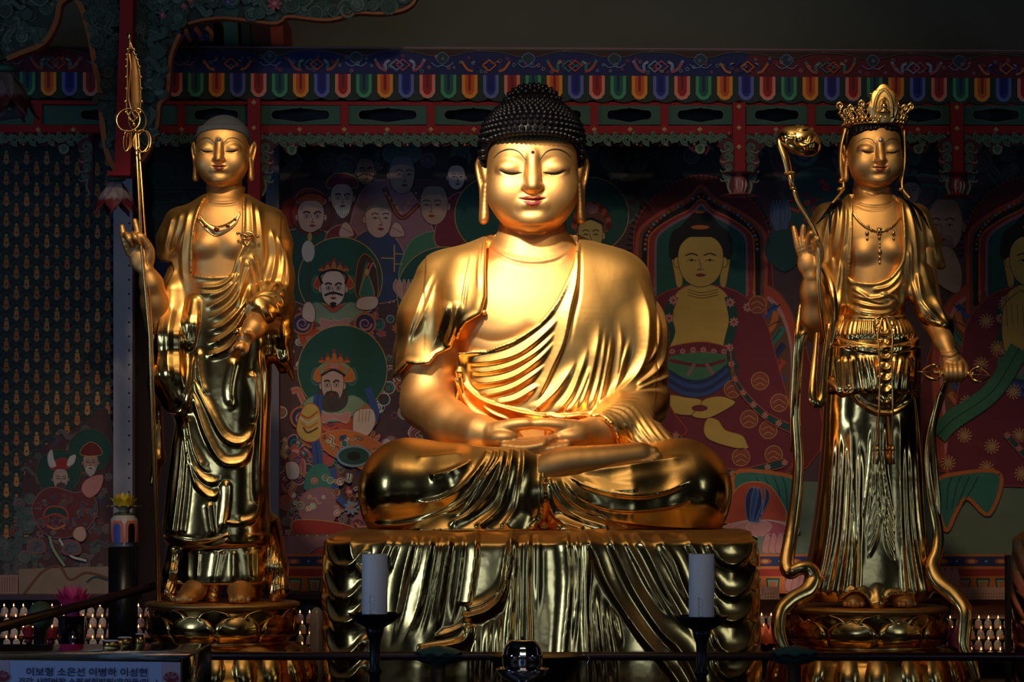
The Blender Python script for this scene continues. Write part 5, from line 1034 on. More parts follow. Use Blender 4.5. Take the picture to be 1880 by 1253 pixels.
# ================================================================ big painted wall behind the figures
def big_mural():
    D = 2.25; b = Board(D); o = pw(1200, 1100, D + .03); root = thing('buddha_mural', 'large painted wall panel with two yellow-faced seated buddhas, guardians and monks', 'painting', o)
    a, c = pw(512, 250, D + .02), pw(2120, 1112, D + .02); V, F = box(((a.x + c.x) / 2, D + .022, (a.z + c.z) / 2), (c.x - a.x, .04, a.z - c.z)); link_mesh('panel', V - np.array(o), F, M['darkwood'], root, smooth=False)
    b.poly([(512, 250), (2120, 250), (2120, 1112), (512, 1112)], (.075, .035, .042))
    # dark clouds above
    b.poly([(512, 250), (2120, 250), (2120, 330), (512, 330)], (.02, .02, .025))
    curls(b, [(515, 255), (1900, 255), (1900, 420), (1150, 440), (860, 300), (515, 340)], 90, [(.05, .09, .08), (.10, .05, .06), (.04, .04, .06), (.13, .06, .07), (.07, .12, .10)], 12, 30, 3)
    curls(b, [(515, 430), (900, 430), (900, 1010), (515, 1010)], 330, ['vermil', 'teal', 'mauve', 'navy', 'wine', 'pink', 'orange', 'dteal', 'sage', 'dred', 'white'], 6, 15, 5)
    curls(b, [(515, 800), (700, 800), (700, 1000), (515, 1000)], 70, ['wine', 'teal', 'mauve', 'navy', 'rose', 'pink', 'vermil'], 8, 16, 8)
    # ---- monks and attendants of the upper rows
    def robe(P, c, e='pink'): b.blob(P, c, edge=e, ew=1.6)
    robe([(640, 430), (665, 350), (715, 330), (760, 360), (800, 440), (780, 520), (640, 520)], 'mauve'); robe([(520, 540), (515, 440), (560, 420), (610, 440), (620, 560)], 'dteal'); robe([(600, 520), (600, 430), (650, 420), (680, 520)], 'wine')
    robe([(640, 500), (650, 440), (700, 420), (740, 460), (750, 540), (640, 560)], (.03, .05, .12)); robe([(740, 530), (750, 450), (800, 425), (850, 450), (870, 540)], 'green', 'sage'); robe([(800, 450), (820, 370), (860, 360), (890, 450)], 'wine')
    b.line([(705, 345), (735, 400), (770, 375)], 9, 'dred'); b.line([(705, 345), (735, 400), (770, 375)], 1, 'gold')
    for i in range(9): b.ell(708 + i * 7, 355 + (i if i < 5 else 8 - i) * 9, 2, None, 'gold')
    b.ell(738, 282, 36, 22, (.05, .10, .09)); b.ring(738, 282, 35, 2, (.10, .18, .15), ry=21); painted_face(b, 738, 322, 25, 33, 'skind', .6, 'shaved', scalp=(.14, .13, .15))
    painted_face(b, 797, 378, 27, 34, (.42, .25, .18), -.5, 'shaved', scalp=(.30, .20, .15)); painted_face(b, 695, 402, 26, 34, 'skin', .5, 'shaved', scalp=(.20, .14, .12))
    b.ell(840, 300, 20, 14, 'black'); painted_face(b, 838, 326, 17, 22, 'pskin', .4); b.ell(668, 280, 24, 16, (.05, .06, .07)); painted_face(b, 671, 315, 18, 24, 'skind', .3, beard=None, fierce=True)
    b.line([(655, 325), (671, 320), (687, 325)], 2, 'black'); b.blob([(602, 345), (606, 325), (628, 318), (652, 326), (654, 345)], 'wine', edge='gold'); painted_face(b, 628, 364, 22, 26, 'skin', .2, beard='white', fierce=True)
    b.ell(533, 390, 16, 26, 'red'); b.blob([(545, 372), (550, 352), (570, 346), (592, 356), (595, 375)], 'vermil', edge='pink'); painted_face(b, 571, 398, 26, 30, 'skin', .3, beard=None, fierce=True); b.ring(572, 392, 38, 4, 'dred')
    b.line([(548, 420), (570, 428), (590, 420)], 2, 'black')
    # lines of the folded hands
    for x, y in ((728, 418), (635, 418)): b.blob([(x - 12, y + 16), (x - 8, y - 4), (x, y - 10), (x + 10, y - 2), (x + 14, y + 16)], 'skin', edge='brown'); b.line([(x - 8, y), (x + 10, y + 10)], 1, 'brown')
    # ---- trumpets and poles
    b.line([(724, 450), (724, 500)], 2.4, 'gold'); b.line([(700, 474), (724, 475)], 2.2, 'gold'); b.line([(724, 466), (741, 467)], 2, 'gold'); b.line([(724, 485), (740, 485)], 2, 'gold')
    # ---- green haloes
    def halo(x, y, r): b.ell(x, y, r, r, (.012, .075, .060), n=48); b.ring(x, y, r, 1.6, 'gold', n=48)
    halo(905, 395, 70); halo(815, 540, 86); halo(625, 513, 77)
    b.ell(566, 462, 12, 20, 'white'); b.line([(568, 480), (567, 560)], 2.4, (.10, .02, .02)); b.ell(569, 436, 4, 9, 'gold')
    # lotus by the shoulder
    for dx, c_ in ((-16, 'pink'), (16, 'pink'), (-9, 'skin'), (9, 'skin'), (0, 'pink')): b.blob([(742 + dx * .3, 550), (738 + dx, 530), (742 + dx * .9, 513), (747 + dx * .8, 530), (746 + dx * .3, 550)], c_, edge='cream', ew=1)
    def guardian(x, y, s, crown='vermil'):
        f = lambda u, v: (x + u * s, y + v * s)
        b.blob([f(-2.6, 3.4), f(-2.4, 1.6), f(-1.2, .9), f(0, 1.1), f(1.2, .9), f(2.4, 1.6), f(2.7, 3.4), f(1.6, 4.6), f(-1.5, 4.6)], 'vermil', edge='gold')
        curls(b, [f(-2.4, 2.2), f(0, 1.4), f(2.4, 2.2), f(2.5, 3.4), f(1.5, 4.5), f(-1.4, 4.5), f(-2.4, 3.4)], 46, ['vermil', 'teal', 'navy', 'gold', 'pink', 'dred', 'sage', 'orange'], s * .16, s * .36, int(x))
        b.blob([f(-2.2, 1.5), f(-1.2, .8), f(0, 1.6), f(1.2, .8), f(2.2, 1.5), f(1.1, 2.4), f(0, 2.7), f(-1.1, 2.4)], 'sage', edge='teal'); b.blob([f(-1, 2), f(-.2, 2.2), f(0, 2.0), f(.3, 2.2), f(1.1, 2), f(.9, 2.8), f(0, 2.5), f(-.8, 2.8)], 'pink', edge='cream', ew=1)
        for sg in (-1, 1): b.ell(*f(sg * 2.3, 2.4), s * .75, s * .85, 'navy'); b.ring(*f(sg * 2.3, 2.4), s * .75, s * .14, 'orange'); b.spiral(*f(sg * 2.3, 2.4), s * .5, 'pink', s * .18); b.ell(*f(sg * 1.2, -.55), s * .28, s * .5, 'vermil'); b.ring(*f(sg * 1.25, -.5), s * .35, s * .12, 'teal', ry=s * .6, n=12)
        b.blob([f(-1.3, -.2), f(-1.2, -1), f(-.6, -1.5), f(0, -1.7), f(.6, -1.5), f(1.2, -1), f(1.3, -.2)], crown, edge='gold'); b.ring(*f(0, -1.0), s * .9, s * .22, 'sage', ry=s * .5, n=16); b.ell(*f(0, -1.15), s * .3, None, 'pink')
        for u in (-.9, -.45, 0, .45, .9): b.blob([f(u - .22, -1.5), f(u, -2.3 + abs(u) * .6), f(u + .22, -1.5)], 'orange'); b.ell(*f(u, -2.3 + abs(u) * .6), s * .13, None, 'red')
    guardian(613, 535, 25); painted_face(b, 612, 530, 24, 32, (.60, .44, .38), .05, fierce=True, beard=None); b.line([(596, 543), (612, 538), (630, 543)], 4, 'black'); b.blob([(606, 558), (612, 555), (618, 558), (612, 566)], 'black')
    b.line([(592, 522), (588, 505), (612, 496), (636, 505), (634, 522)], 4, 'black')
    b.blob([(655, 545), (656, 490), (670, 467), (690, 490), (692, 548)], (.05, .03, .03), edge='orange')
    for i in range(5): b.line([(660 + i * 3, 540 - i * 6), (668 + i * 4, 500 - i * 4), (674 + i * 4, 480 + i * 3)], 2.5, ('teal', 'orange', 'navy', 'red', 'pink')[i])
    b.blob([(662, 545), (664, 525), (674, 505), (684, 525), (686, 545)], 'teal', edge='gold'); b.ell(674, 500, 4, 6, 'yellow'); b.blob([(655, 566), (660, 548), (690, 545), (694, 560), (680, 570)], 'pskin', edge='brown'); b.blob([(556, 584), (558, 560), (570, 555), (579, 570), (576, 592)], 'pskin', edge='brown')
    halo(629, 680, 82)
    guardian(614, 705, 26, 'orange'); b.ell(610, 732, 30, 26, (.05, .04, .04)); painted_face(b, 611, 708, 22, 30, 'skin', -.25, fierce=True, beard=(.04, .03, .03)); b.line([(590, 690), (612, 680), (634, 690)], 4, 'black')
    b.line([(585, 725), (580, 800), (584, 860), (570, 920)], 17, 'blue'); b.line([(585, 725), (580, 800), (584, 860), (570, 920)], 2, 'navy'); b.line([(675, 712), (690, 760), (680, 780)], 14, 'blue')
    b.blob([(648, 790), (650, 760), (664, 752), (684, 752), (690, 775), (676, 800), (655, 800)], 'pskin', edge='brown')
    for i in range(4): b.line([(662 + i * 6, 775), (664 + i * 6, 752)], 5, 'pskin'); b.line([(659 + i * 6, 775), (661 + i * 6, 754)], .9, 'brown')
    b.blob([(524, 862), (526, 850), (540, 848), (550, 858), (548, 878), (530, 880)], 'pskin', edge='brown')
    b.blob([(545, 790), (560, 745), (585, 750), (590, 800), (565, 812)], 'yellow', edge='vermil'); 
    for i in range(4): b.line([(548 + i * 3, 758 + i * 9), (566, 768 + i * 9), (584, 756 + i * 10)], 3, ('vermil', 'white', 'orange', 'dred')[i])
    b.blob([(590, 800), (640, 790), (700, 815), (740, 850), (690, 870), (640, 850), (600, 830)], 'orange', edge='pink'); curls(b, [(595, 802), (640, 795), (700, 818), (735, 848), (690, 866), (640, 848), (600, 828)], 30, ['vermil', 'teal', 'navy', 'gold', 'white', 'dred'], 3, 7, 31); b.ell(650, 838, 30, 18, 'dteal'); b.ring(650, 838, 30, 4, 'sky', ry=18); b.ell(650, 838, 12, 8, 'black')
    b.blob([(560, 900), (570, 860), (600, 855), (610, 900)], 'teal'); b.blob([(552, 950), (560, 905), (610, 900), (612, 960)], 'mauve', edge='rose'); b.blob([(535, 975), (545, 955), (620, 960), (660, 975), (655, 990), (540, 990)], 'red', edge='gold')
    for i in range(14): b.ell(538 + i * 9, 990 + (i % 2), 5, 9, ('teal', 'sage')[i % 2])
    b.line([(612, 860), (620, 910), (645, 935)], 12, 'blue'); b.flower(646, 932, 14, 9, 'sky', 'orange')
    for i in range(5): b.line([(652 + i * 3, 960 + i * 4), (664, 968 + i * 5), (690, 962 + i * 5)], 3, 'pink')
    curls(b, [(530, 870), (690, 880), (690, 955), (530, 950)], 34, ['vermil', 'teal', 'navy', 'gold', 'pink', 'dred', 'sage', 'white'], 4, 8, 51)
    # ---- right of the central figure: crowned head with halo
    halo(1085, 395, 69); b.blob([(1058, 425), (1060, 398), (1085, 388), (1112, 398), (1114, 425)], 'brown', edge='vermil'); 
    for i in range(14): a = math.pi * (1 + i / 13); b.ell(1086 + 32 * math.cos(a), 415 + 38 * math.sin(a), 5, 7, ('vermil', 'dred')[i % 2])
    b.ell(1086, 384, 12, 10, 'mauve'); painted_face(b, 1084, 432, 24, 32, (.50, .36, .11), .1); b.line([(1061, 412), (1084, 402), (1108, 412)], 5, 'black')
    b.poly([(1380, 885), (2120, 885), (2120, 1000), (1380, 1000)], (.13, .17, .12))
    # ---- painted seated buddha
    def arch(cx, cy, w, h, c, wd, L=None, fill=None):
        P = [(cx - w, cy + h), (cx - w, cy), (cx - w * .93, cy - h * .34), (cx - w * .55, cy - h * .62), (cx - w * .2, cy - h * .8), (cx, cy - h), (cx + w * .2, cy - h * .8), (cx + w * .55, cy - h * .62), (cx + w * .93, cy - h * .34), (cx + w, cy), (cx + w, cy + h)]
        if fill: b.poly(P, fill)
        if wd: b.line(P, wd, c, k=3)
    def seated(cx, pat, hand):
        X = lambda x: x - 1287 + cx
        b.blob([(X(1165), 560), (X(1165), 420), (X(1215), 350), (X(1287), 322), (X(1360), 350), (X(1410), 420), (X(1425), 560), (X(1480), 640), (X(1480), 860), (X(1100), 860), (X(1100), 640)], 'dred', edge='vermil')
        for i in range(46): a = math.pi * (1 + i / 45); b.line([(X(1287 + 128 * math.cos(a)), 470 + 140 * math.sin(a)), (X(1287 + 138 * math.cos(a)), 470 + 152 * math.sin(a))], 2, 'black', L=b.n)
        b.n += 1
        for sg in (-1, 1): # rainbow aura with wavy rays
            q = X(1287 + sg * 110)
            b.blob([(X(1287 + sg * 60), 900), (X(1287 + sg * 60), 545), (X(1287 + sg * 115), 522), (X(1287 + sg * 160), 560), (X(1287 + sg * 185), 650), (X(1287 + sg * 180), 760), (X(1287 + sg * 168), 860)], 'vermil', edge='brown', ew=3)
            b.blob([(X(1287 + sg * 60), 900), (X(1287 + sg * 60), 560), (X(1287 + sg * 110), 540), (X(1287 + sg * 148), 570), (X(1287 + sg * 170), 650), (X(1287 + sg * 165), 760), (X(1287 + sg * 150), 860)], 'pink')
            b.blob([(X(1287 + sg * 60), 900), (X(1287 + sg * 60), 566), (X(1287 + sg * 108), 547), (X(1287 + sg * 143), 576), (X(1287 + sg * 164), 650), (X(1287 + sg * 159), 760), (X(1287 + sg * 144), 860)], 'brown')
            for i in range(10):
                y0 = 560 + i * 30; c_ = ('blue', 'orange', 'teal', 'navy', 'vermil')[i % 5]
                b.line([(X(1287 + sg * 70), y0 + 60), (X(1287 + sg * 105), y0 + 30), (X(1287 + sg * 130), y0 + 10), (X(1287 + sg * (152 if i > 1 else 138)), y0 - 18 if i else y0)], 12, c_); b.line([(X(1287 + sg * 74), y0 + 52), (X(1287 + sg * 105), y0 + 26), (X(1287 + sg * 130), y0 + 6), (X(1287 + sg * 146), y0 - 16 if i > 1 else y0)], 1.6, 'black')
        arch(X(1287), 460, 118, 118, 'vermil', 7); arch(X(1287), 460, 112, 110, 'brown', 6); arch(X(1287), 460, 104, 102, 'black', 9); arch(X(1287), 460, 97, 94, 'orange', 3); arch(X(1287), 460, 91, 89, 'red', 7)
        for i in range(34):
            t = i / 33; a = math.pi * (1 + t); b.ell(X(1287 + 104 * math.cos(a) * .99), 458 + (98 * math.sin(a)) * (1 - .16 * abs(math.sin(2 * a))), 2.6, None, ('sky', 'orange', 'vermil')[i % 3], L=b.n)
        b.n += 1
        arch(X(1287), 460, 84, 84, 'mauve', 5, fill=(.012, .080, .072)); b.poly([(X(1206), 600), (X(1206), 500), (X(1368), 500), (X(1368), 600)], (.012, .080, .072))
        # body
        b.blob([(X(1150), 720), (X(1165), 600), (X(1215), 540), (X(1287), 525), (X(1350), 535), (X(1400), 580), (X(1425), 660), (X(1455), 780), (X(1450), 860), (X(1380), 890), (X(1200), 890), (X(1130), 860)], pat[0], edge=pat[1])
        g = (.52, .33, .075)
        b.blob([(X(1225), 640), (X(1235), 590), (X(1238), 545), (X(1260), 526), (X(1287), 522), (X(1318), 528), (X(1338), 550), (X(1340), 590), (X(1335), 640), (X(1287), 632)], g, edge='vermil')
        for sg in (-1, 1): b.blob([(X(1287 + sg * 44), 455), (X(1287 + sg * 54), 470), (X(1287 + sg * 50), 500), (X(1287 + sg * 44), 528), (X(1287 + sg * 34), 520), (X(1287 + sg * 38), 480)], g, edge='brown')
        b.blob([(X(1228), 470), (X(1232), 430), (X(1250), 415), (X(1272), 392), (X(1287), 388), (X(1302), 392), (X(1322), 415), (X(1340), 430), (X(1344), 470), (X(1330), 475), (X(1287), 440), (X(1243), 475)], 'black')
        b.ell(X(1285), 418, 17, 4, 'orange'); b.ell(X(1285), 390, 9, 3, 'orange'); painted_face(b, X(1286), 480, 44, 46, g, 0)
        b.blob([(X(1241), 470), (X(1240), 440), (X(1260), 430), (X(1287), 428), (X(1316), 430), (X(1332), 440), (X(1331), 470), (X(1326), 440), (X(1287), 436), (X(1248), 440)], 'black')
        for k in range(3): b.line([(X(1262), 532 + k * 5), (X(1287), 538 + k * 5), (X(1318), 532 + k * 5)], 1.2, 'brown')
        # collar borders, sash, skirt
        b.line([(X(1238), 545), (X(1226), 580), (X(1232), 610), (X(1220), 640)], 15, 'dteal'); b.line([(X(1338), 545), (X(1346), 590), (X(1336), 640), (X(1350), 680)], 17, 'dteal')
        for q in ((1236, 552), (1228, 585), (1340, 556), (1347, 592), (1338, 640), (1372, 565)): b.flower(X(q[0]), q[1], 9, 8, 'pink', 'red')
        b.blob([(X(1222), 640), (X(1287), 628), (X(1338), 640), (X(1336), 656), (X(1287), 646), (X(1225), 658)], 'wine', edge='orange')
        for i in range(6): b.flower(X(1234 + i * 19), 646 - (3 if 1 < i < 4 else 0), 6, 7, 'pink', 'red')
        b.blob([(X(1225), 658), (X(1287), 648), (X(1336), 656), (X(1320), 690), (X(1287), 700), (X(1235), 690)], 'green'); b.line([(X(1228), 662), (X(1287), 672), (X(1332), 662)], 6, 'wine'); b.line([(X(1275), 668), (X(1262), 690)], 6, 'mauve'); b.line([(X(1296), 668), (X(1310), 690)], 6, 'mauve')
        for k in range(4): b.line([(X(1222), 680 + k * 8), (X(1260), 700 + k * 8), (X(1300), 698 + k * 8), (X(1345), 665 + k * 9)], 8, ('navy', 'blue')[k % 2])
        b.n += 1; L = b.n
        for q in pat[3]:
            if pat[4] == 'roundel': b.ell(X(q[0]), q[1], 16, 17, (.26, .05, .035), L, 20); b.ring(X(q[0]), q[1], 16, 1.3, 'gold', L + 1); b.line([(X(q[0] - 12), q[1]), (X(q[0]), q[1] - 6), (X(q[0] + 12), q[1] + 2)], 1.3, 'gold', L + 1); b.line([(X(q[0] - 9), q[1] + 9), (X(q[0]), q[1] + 4), (X(q[0] + 9), q[1] + 9)], 1.3, 'gold', L + 1)
            else:
                for k in range(12): a = k * .5236; b.line([(X(q[0]), q[1]), (X(q[0] + 9 * math.cos(a + .2)), q[1] + 9 * math.sin(a + .2)), (X(q[0] + 14 * math.cos(a)), q[1] + 14 * math.sin(a))], 2.4, (.46, .24, .10), L)
        b.n += 3
        if hand == 'lap':
            b.blob([(X(1225), 742), (X(1230), 726), (X(1258), 730), (X(1285), 734), (X(1290), 748), (X(1276), 762), (X(1240), 760)], g, edge='brown'); b.blob([(X(1345), 735), (X(1320), 728), (X(1292), 734), (X(1284), 748), (X(1270), 764), (X(1300), 768), (X(1345), 745)], g, edge='brown')
            b.ell(X(1284), 750, 15, 6, 'wine'); b.blob([(X(1292), 782), (X(1300), 768), (X(1318), 772), (X(1332), 790), (X(1362), 800), (X(1370), 818), (X(1355), 824), (X(1310), 812), (X(1294), 800)], g, edge='brown')
            for k in range(5): b.ell(X(1358 + k * 2.6), 803 + k * 4.5, 5, 3.6, g)
        else:
            b.blob([(1842, 640), (1838, 590), (1846, 556), (1880, 540), (1880, 640), (1860, 670)], g, edge='brown')
            for k in range(4): b.line([(1848 + k * 10, 600), (1846 + k * 10, 560)], 1, 'brown')
        b.blob([(X(1200), 690), (X(1235), 755), (X(1260), 790), (X(1240), 800), (X(1190), 760)], pat[0], edge=pat[1]) if hand == 'lap' else None
        for P in ([(1340, 640), (1350, 700), (1400, 760), (1455, 790)], [(1240, 800), (1290, 850), (1350, 870), (1440, 850)]):
            b.line([(X(x), y) for x, y in P], 15, 'dteal')
            for q in resample(spline(P), 8): b.flower(X(q[0]), q[1], 6.5, 7, 'pink', 'orange')
            b.line([(X(x), y - 8) for x, y in P], 2, 'vermil'); b.line([(X(x), y + 8) for x, y in P], 2, 'vermil')
        # lotus throne, green cloth
        for sg in (-1, 1):
            b.blob([(X(1287 + sg * 60), 870), (X(1287 + sg * 150), 872), (X(1287 + sg * 178), 890), (X(1287 + sg * 172), 940), (X(1287 + sg * 158), 975), (X(1287 + sg * 140), 940), (X(1287 + sg * 120), 915), (X(1287 + sg * 80), 945)], 'teal', edge='orange', ew=7)
            for k in range(4): b.line([(X(1287 + sg * (100 + k * 16)), 875), (X(1287 + sg * (110 + k * 15)), 895), (X(1287 + sg * (128 + k * 10)), 925 + k * 4)], 2, 'dteal')
        b.blob([(X(1330), 960), (X(1350), 900), (X(1385), 885), (X(1420), 900), (X(1440), 960)], 'vermil', edge='gold'); 
        for u, c_ in ((-46, 'pink'), (46, 'pink'), (-26, 'pink'), (26, 'rose'), (0, 'pink')): b.blob([(X(1392 + u * .3), 955), (X(1392 + u - 22), 968), (X(1392 + u * 1.4), 988), (X(1392 + u + 24), 966)], c_, edge='white', ew=1)
        for k in range(5): b.blob([(X(1372 + k * 5), 955), (X(1368 + k * 11), 915), (X(1380 + k * 6), 895), (X(1392 + k * 3), 915), (X(1394), 955)], ('navy', 'blue')[k % 2], edge='sky', ew=.9)
    seated(1287, ('wine', 'vermil', None, [(1390, 560), (1395, 700), (1345, 715), (1410, 790), (1360, 840), (1420, 835), (1375, 770), (1300, 845), (1180, 640), (1190, 800), (1240, 830), (1430, 740), (1200, 720)], 'roundel'), 'lap')
    seated(1895, ('wine', 'vermil', None, [(1810 - 608, 590), (1830 - 608, 640), (1800 - 608, 670), (1845 - 608, 560), (1870 - 608, 800), (1815 - 608, 730), (1860 - 608, 720), (1770 - 608, 800), (1740 - 608, 850), (1820 - 608, 820), (1810 - 608, 860), (1875 - 608, 870), (1775 - 608, 740)], 'sun'), 'raised')
    b.line([(1870, 640), (1820, 720), (1750, 770), (1720, 800)], 36, 'green'); b.line([(1870, 640), (1820, 720), (1750, 770), (1720, 800)], 2, 'dgreen'); b.line([(1880, 665), (1830, 735), (1760, 785)], 2, 'dgreen')
    # figures between
    b.ell(1500, 370, 62, 62, (.012, .06, .05)); b.ring(1500, 370, 62, 1.5, 'brown'); curls(b, [(1450, 330), (1545, 330), (1545, 430), (1450, 430)], 14, ['dred', 'vermil', 'wine'], 6, 10, 9)
    for u in (-14, 14, -7, 7, 0): b.blob([(1432 + u * .3, 430), (1428 + u, 395), (1432 + u * .9, 368), (1437 + u, 395), (1436 + u * .3, 430)], (.05, .08, .15), edge=(.12, .16, .24), ew=1)
    b.blob([(1405, 470), (1415, 430), (1450, 425), (1470, 470), (1440, 500)], 'dteal'); painted_face(b, 1672, 350, 18, 24, 'skind', -.3, 'shaved', scalp='black'); painted_face(b, 1735, 415, 34, 46, (.34, .20, .15), -.5, 'shaved', beard=(.22, .15, .13), scalp=(.28, .17, .13)); b.blob([(1700, 500), (1715, 460), (1745, 455), (1765, 500), (1755, 540)], 'skind', edge='brown')
    # lower: pale ground and patterned dado
    b.poly([(512, 985), (700, 985), (700, 1060), (512, 1060)], 'mauve'); b.blob([(560, 1040), (580, 1010), (610, 1005), (640, 1030), (620, 1060)], 'vermil', edge='navy')
    b.poly([(1390, 985), (2120, 985), (2120, 1022), (1390, 1022)], (.13, .17, .12))
    for y0, y1, c_ in ((1018, 1022, 'orange'), (1022, 1040, 'navy'), (1040, 1045, 'orange'), (1045, 1058, 'red'), (1058, 1090, 'orange'), (1090, 1112, 'darkred')):
        b.poly([(512, y0), (2120, y0), (2120, y1), (512, y1)], 'dred' if c_ == 'darkred' else c_)
    L = b.n + 1
    for i in range(30): x = 540 + i * 54; b.ell(x, 1031, 12, 5, 'vermil', L); b.ell(x, 1031, 6, 3, 'gold', L + 1); b.ell(x + 27, 1031, 3, 2, 'sky', L)
    for i in range(46): x = 530 + i * 35; b.poly([(x, 1062), (x + 26, 1062), (x + 22, 1088), (x + 4, 1088)], 'dteal', L); b.poly([(x + 3, 1065), (x + 23, 1065), (x + 20, 1085), (x + 6, 1085)], 'sage', L + 1); b.poly([(x + 7, 1069), (x + 19, 1069), (x + 17, 1085), (x + 9, 1085)], 'orange', L + 2)
    b.n += 4
    for x, y in ((1692, 1060), (1462, 1070), (1740, 1062), (1420, 1000)): 
        for dx in (-12, 0, 12): b.blob([(x + dx - 9, y + 14), (x + dx - 7, y - 8), (x + dx, y - 22), (x + dx + 7, y - 8), (x + dx + 9, y + 14)], 'pink', edge='mauve')
    b.build('picture', 'paint', root, o); return root
big_mural()
# ================================================================ panel with rows of tiny painted buddhas, left
def small_mural():
    D = 2.2; b = Board(D); o = pw(80, 1085, D + .03); root = thing('thousand_buddha_panel', 'dark wall panel painted with close rows of tiny seated buddhas and two bearded guardians below', 'painting', o)
    a, c = pw(-260, 250, D), pw(204, 1092, D); V, F = box(((a.x + c.x) / 2, D + .022, (a.z + c.z) / 2), (c.x - a.x, .04, a.z - c.z)); link_mesh('panel', V - np.array(o), F, M['darkwood'], root, smooth=False)
    b.poly([(-260, 250), (204, 250), (204, 1092), (-260, 1092)], (.025, .035, .035)); L = b.n + 1
    for i in range(-13, 11):
        for j in range(22):
            x = 12 + i * 18.6; y = 285 + j * 38.2 + (19 if i % 2 else 0) + i * .35 + (j % 3) * .4
            if y > 1000: continue
            k = (.42, .17, .05) if (i * 7 + j * 3) % 4 else (.50, .25, .08)
            b.ell(x, y - 6, 10.5, 9.5, (.018, .050, .040), L + 1, 12); b.ring(x, y - 6, 10.2, .9, (.06, .10, .08), L + 2, ry=9.2, n=12); b.ell(x, y + 10, 9, 5, (.10, .12, .12), L, 10); b.ell(x, y - 8, 3.8, 4.4, (.02, .02, .02), L + 3, 8); b.ell(x, y - 5.5, 3.2, 3.6, k, L + 4, 8)
            b.poly([(x - 4, y - 1.5), (x + 4, y - 1.5), (x + 5, y + 6), (x + 4.4, y + 14), (x + 1.2, y + 17), (x - 1.2, y + 17), (x - 4.4, y + 14), (x - 5, y + 6)], k, L + 4); b.line([(x - 5, y), (x - 6, y + 10)], 2.2, 'dred', L + 5); b.line([(x + 5, y), (x + 6, y + 10)], 2.2, 'dred', L + 5); b.ell(x, y + 8, 2.2, 1.6, 'dred', L + 5, 6)
    b.n = L + 8
    b.blob([(60, 1000), (40, 900), (70, 830), (120, 800), (150, 780), (204, 770), (204, 1092), (60, 1092)], (.07, .03, .035))
    curls(b, [(28, 1060), (30, 900), (60, 820), (140, 785), (204, 780), (204, 1060)], 110, [(.10, .04, .05), (.05, .09, .09), (.12, .09, .09), (.14, .03, .03), (.03, .04, .09), (.16, .12, .12), (.06, .11, .08)], 5, 13, 4)
    b.poly([(-100, 1000), (60, 985), (60, 1056), (-100, 1056)], (.05, .035, .04)); curls(b, [(-80, 1000), (20, 985), (62, 900), (62, 1056), (-80, 1056)], 60, [(.05, .09, .09), (.09, .06, .07), (.12, .12, .12), (.06, .11, .10)], 7, 14, 44)
    def halo(x, y, r): b.ell(x, y, r, r, (.012, .06, .045), n=36); b.ring(x, y, r, 1.2, 'brown', n=36)
    halo(166, 828, 40); painted_face(b, 167, 850, 15, 18, 'skind', 0, beard='white'); b.blob([(150, 836), (152, 822), (168, 812), (184, 822), (186, 836)], 'dred', edge='gold', ew=1)
    halo(109, 867, 41); b.blob([(94, 862), (104, 846), (120, 842), (130, 858)], 'red', edge='vermil'); painted_face(b, 112, 880, 15, 19, (.40, .28, .24), .3, beard=(.08, .05, .05)); b.blob([(92, 858), (88, 838), (96, 826), (100, 844), (104, 856)], 'white'); b.blob([(124, 856), (128, 840), (140, 836), (136, 852)], 'white')
    b.blob([(60, 940), (75, 905), (100, 895), (140, 905), (165, 900), (180, 940), (150, 980), (90, 985)], (.13, .025, .03), edge='mauve'); b.blob([(150, 900), (160, 880), (190, 872), (185, 900), (165, 915)], 'pink', edge='dred')
    curls(b, [(64, 940), (80, 908), (140, 906), (176, 940), (150, 976), (90, 980)], 60, [(.16, .05, .05), (.06, .08, .09), (.18, .14, .14), (.20, .05, .03), (.03, .05, .12)], 3, 8, 14); b.blob([(82, 950), (88, 934), (104, 930), (122, 936), (126, 952), (104, 944)], 'dteal', edge='vermil', ew=3); b.line([(88, 966), (104, 972), (122, 964)], 4, 'orange'); b.line([(92, 985), (100, 1010), (120, 1040)], 5, 'sage'); b.line([(110, 990), (130, 1020), (160, 1030)], 4, 'white'); b.blob([(135, 985), (140, 970), (155, 968), (160, 985), (150, 995)], 'skin', edge='brown')
    for x, y in ((68, 1002), (133, 1005)): b.blob([(x - 15, y + 12), (x - 13, y - 8), (x, y - 12), (x + 13, y - 8), (x + 15, y + 12)], (.10, .09, .11), edge='vermil'); curls(b, [(x - 12, y + 9), (x - 10, y - 7), (x + 10, y - 7), (x + 12, y + 9)], 12, [(.05, .05, .07), (.16, .14, .15), (.08, .10, .12)], 2, 4, x)
    b.poly([(36, 1045), (204, 1040), (204, 1092), (36, 1092)], (.24, .17, .12)); b.line([(45, 1092), (80, 1050), (110, 1040), (130, 1065), (160, 1052), (200, 1062)], 5, 'brown'); b.line([(160, 1070), (176, 1060), (200, 1066)], 4, 'dteal')
    b.poly([(-60, 1056), (34, 1056), (34, 1092), (-60, 1092)], (.34, .18, .16)); L = b.n + 1
    for i in range(18): b.line([(-50 + i * 4.6, 1060), (-50 + i * 4.6, 1088)], 1.1, 'brown', L)
    b.build('picture', 'paint', root, o); return root
small_mural()
